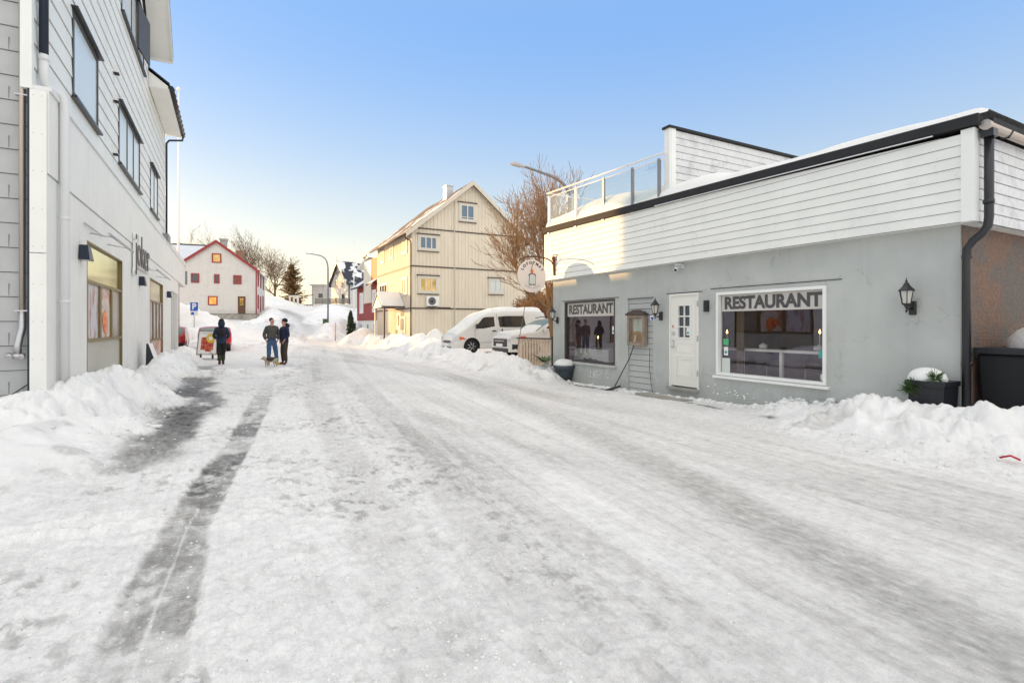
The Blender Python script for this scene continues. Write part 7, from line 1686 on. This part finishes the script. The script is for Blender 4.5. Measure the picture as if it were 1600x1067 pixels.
m3 = person('person walking away in dark blue jacket and black cap beside the poster stand', stand(346, 571, 20.4), toward(346)-4, dict(
    H=1.78, sh=.185, head=0, hood=2, arms=[((.27, -.02, 1.14), (.17, .16, 1.02), (-.4, .7, .1)), ((-.27, -.02, 1.14), (-.17, .16, 1.02), (.4, .7, .1))],
    legs=[((.07, .10, .50), (.06, .04, .10), (.07, .18, .045)), ((-.08, -.02, .50), (-.07, -.12, .12), (-.07, .02, .05))], jl=.82, jacket='blue_jacket', trousers='black_cloth', boots='boot_brown', hat='cap'))
for s, (kn, an) in ((1, ((.07, .10, .47), (.06, .04, .14))), (-1, ((-.08, -.02, .47), (-.07, -.12, .16)))):
    skin_mesh('gaiter', [(kn, .082), (an, .074)], [(0, 1)], 'camo_cloth', m3)
bp_ = skin_mesh('backpack', [((0, -.20, 1.10), (.15, .09)), ((0, -.22, 1.28), (.16, .11)), ((0, -.19, 1.45), (.13, .08))], [(0, 1), (1, 2)], 'black_cloth', None)
bp_.location = m3.location; bp_.rotation_euler = m3.rotation_euler; bp_.scale = m3.scale; tag(bp_, 'black backpack worn by the person walking away', 'backpack')
def dog():
    p = at(423, 571.5, D=19.3); z = gz(p.x, p.y)
    V = [((.20, 0, .25), (.075, .085)), ((.02, 0, .245), (.078, .085)), ((-.17, 0, .25), (.080, .095)), ((-.25, 0, .29), (.055, .060)), ((-.31, 0, .31), (.055, .058)), ((-.37, 0, .285), (.028, .030)), ((-.42, 0, .275), (.016, .018))]
    E = chain(V)
    V += [((-.285, .045, .365), .012), ((-.275, .05, .40), .007)]; E += [(4, 7), (7, 8)]; V += [((-.285, -.045, .365), .012), ((-.275, -.05, .40), .007)]; E += [(4, 9), (9, 10)]
    V += [((.29, 0, .30), .018), ((.36, 0, .37), .014)]; E += [(0, 11), (11, 12)]
    for y in (.055, -.055):
        a = len(V); V += [((-.17, y, .17), .034), ((-.165, y, .09), .020), ((-.165, y, .03), .018), ((-.195, y, .018), .018)]; E += [(2, a), (a, a+1), (a+1, a+2), (a+2, a+3)]
        a = len(V); V += [((.19, y, .17), .045), ((.17, y, .12), .026), ((.225, y, .075), .018), ((.215, y, .03), .017), ((.185, y, .018), .018)]; E += [(0, a), (a, a+1), (a+1, a+2), (a+2, a+3), (a+3, a+4)]
    D = skin_mesh('dog', V, E, 'fur_pale', None, 1); D.location = (p.x, p.y, z); D.rotation_euler = (0, 0, R(-YAW-14)); tag(D, 'small terrier with pale head and dark back standing at the feet of the two men', 'dog')
    skin_mesh('coat', [((.21, 0, .275), (.095, .095)), ((.02, 0, .272), (.10, .096)), ((-.15, 0, .28), (.10, .10))], [(0, 1), (1, 2)], 'fur_dark', D, 1)
    for y in (.03, -.03): mb = MB(); mb.blob((-.352, y, .318), .009, 6, 5); mb.build('eye', 'joint_dark', D, world=False)
    mb = MB(); mb.blob((-.437, 0, .28), .012, 6, 5); mb.build('nose', 'joint_dark', D, world=False)
    mb = MB(); mb.tube([(-.20, 0, .33), (-.1, .05, .42), (.05, .2, .62), (.15, .32, .86)], .004, 4); mb.build('leash', 'black_cloth', D, world=False)
dog()
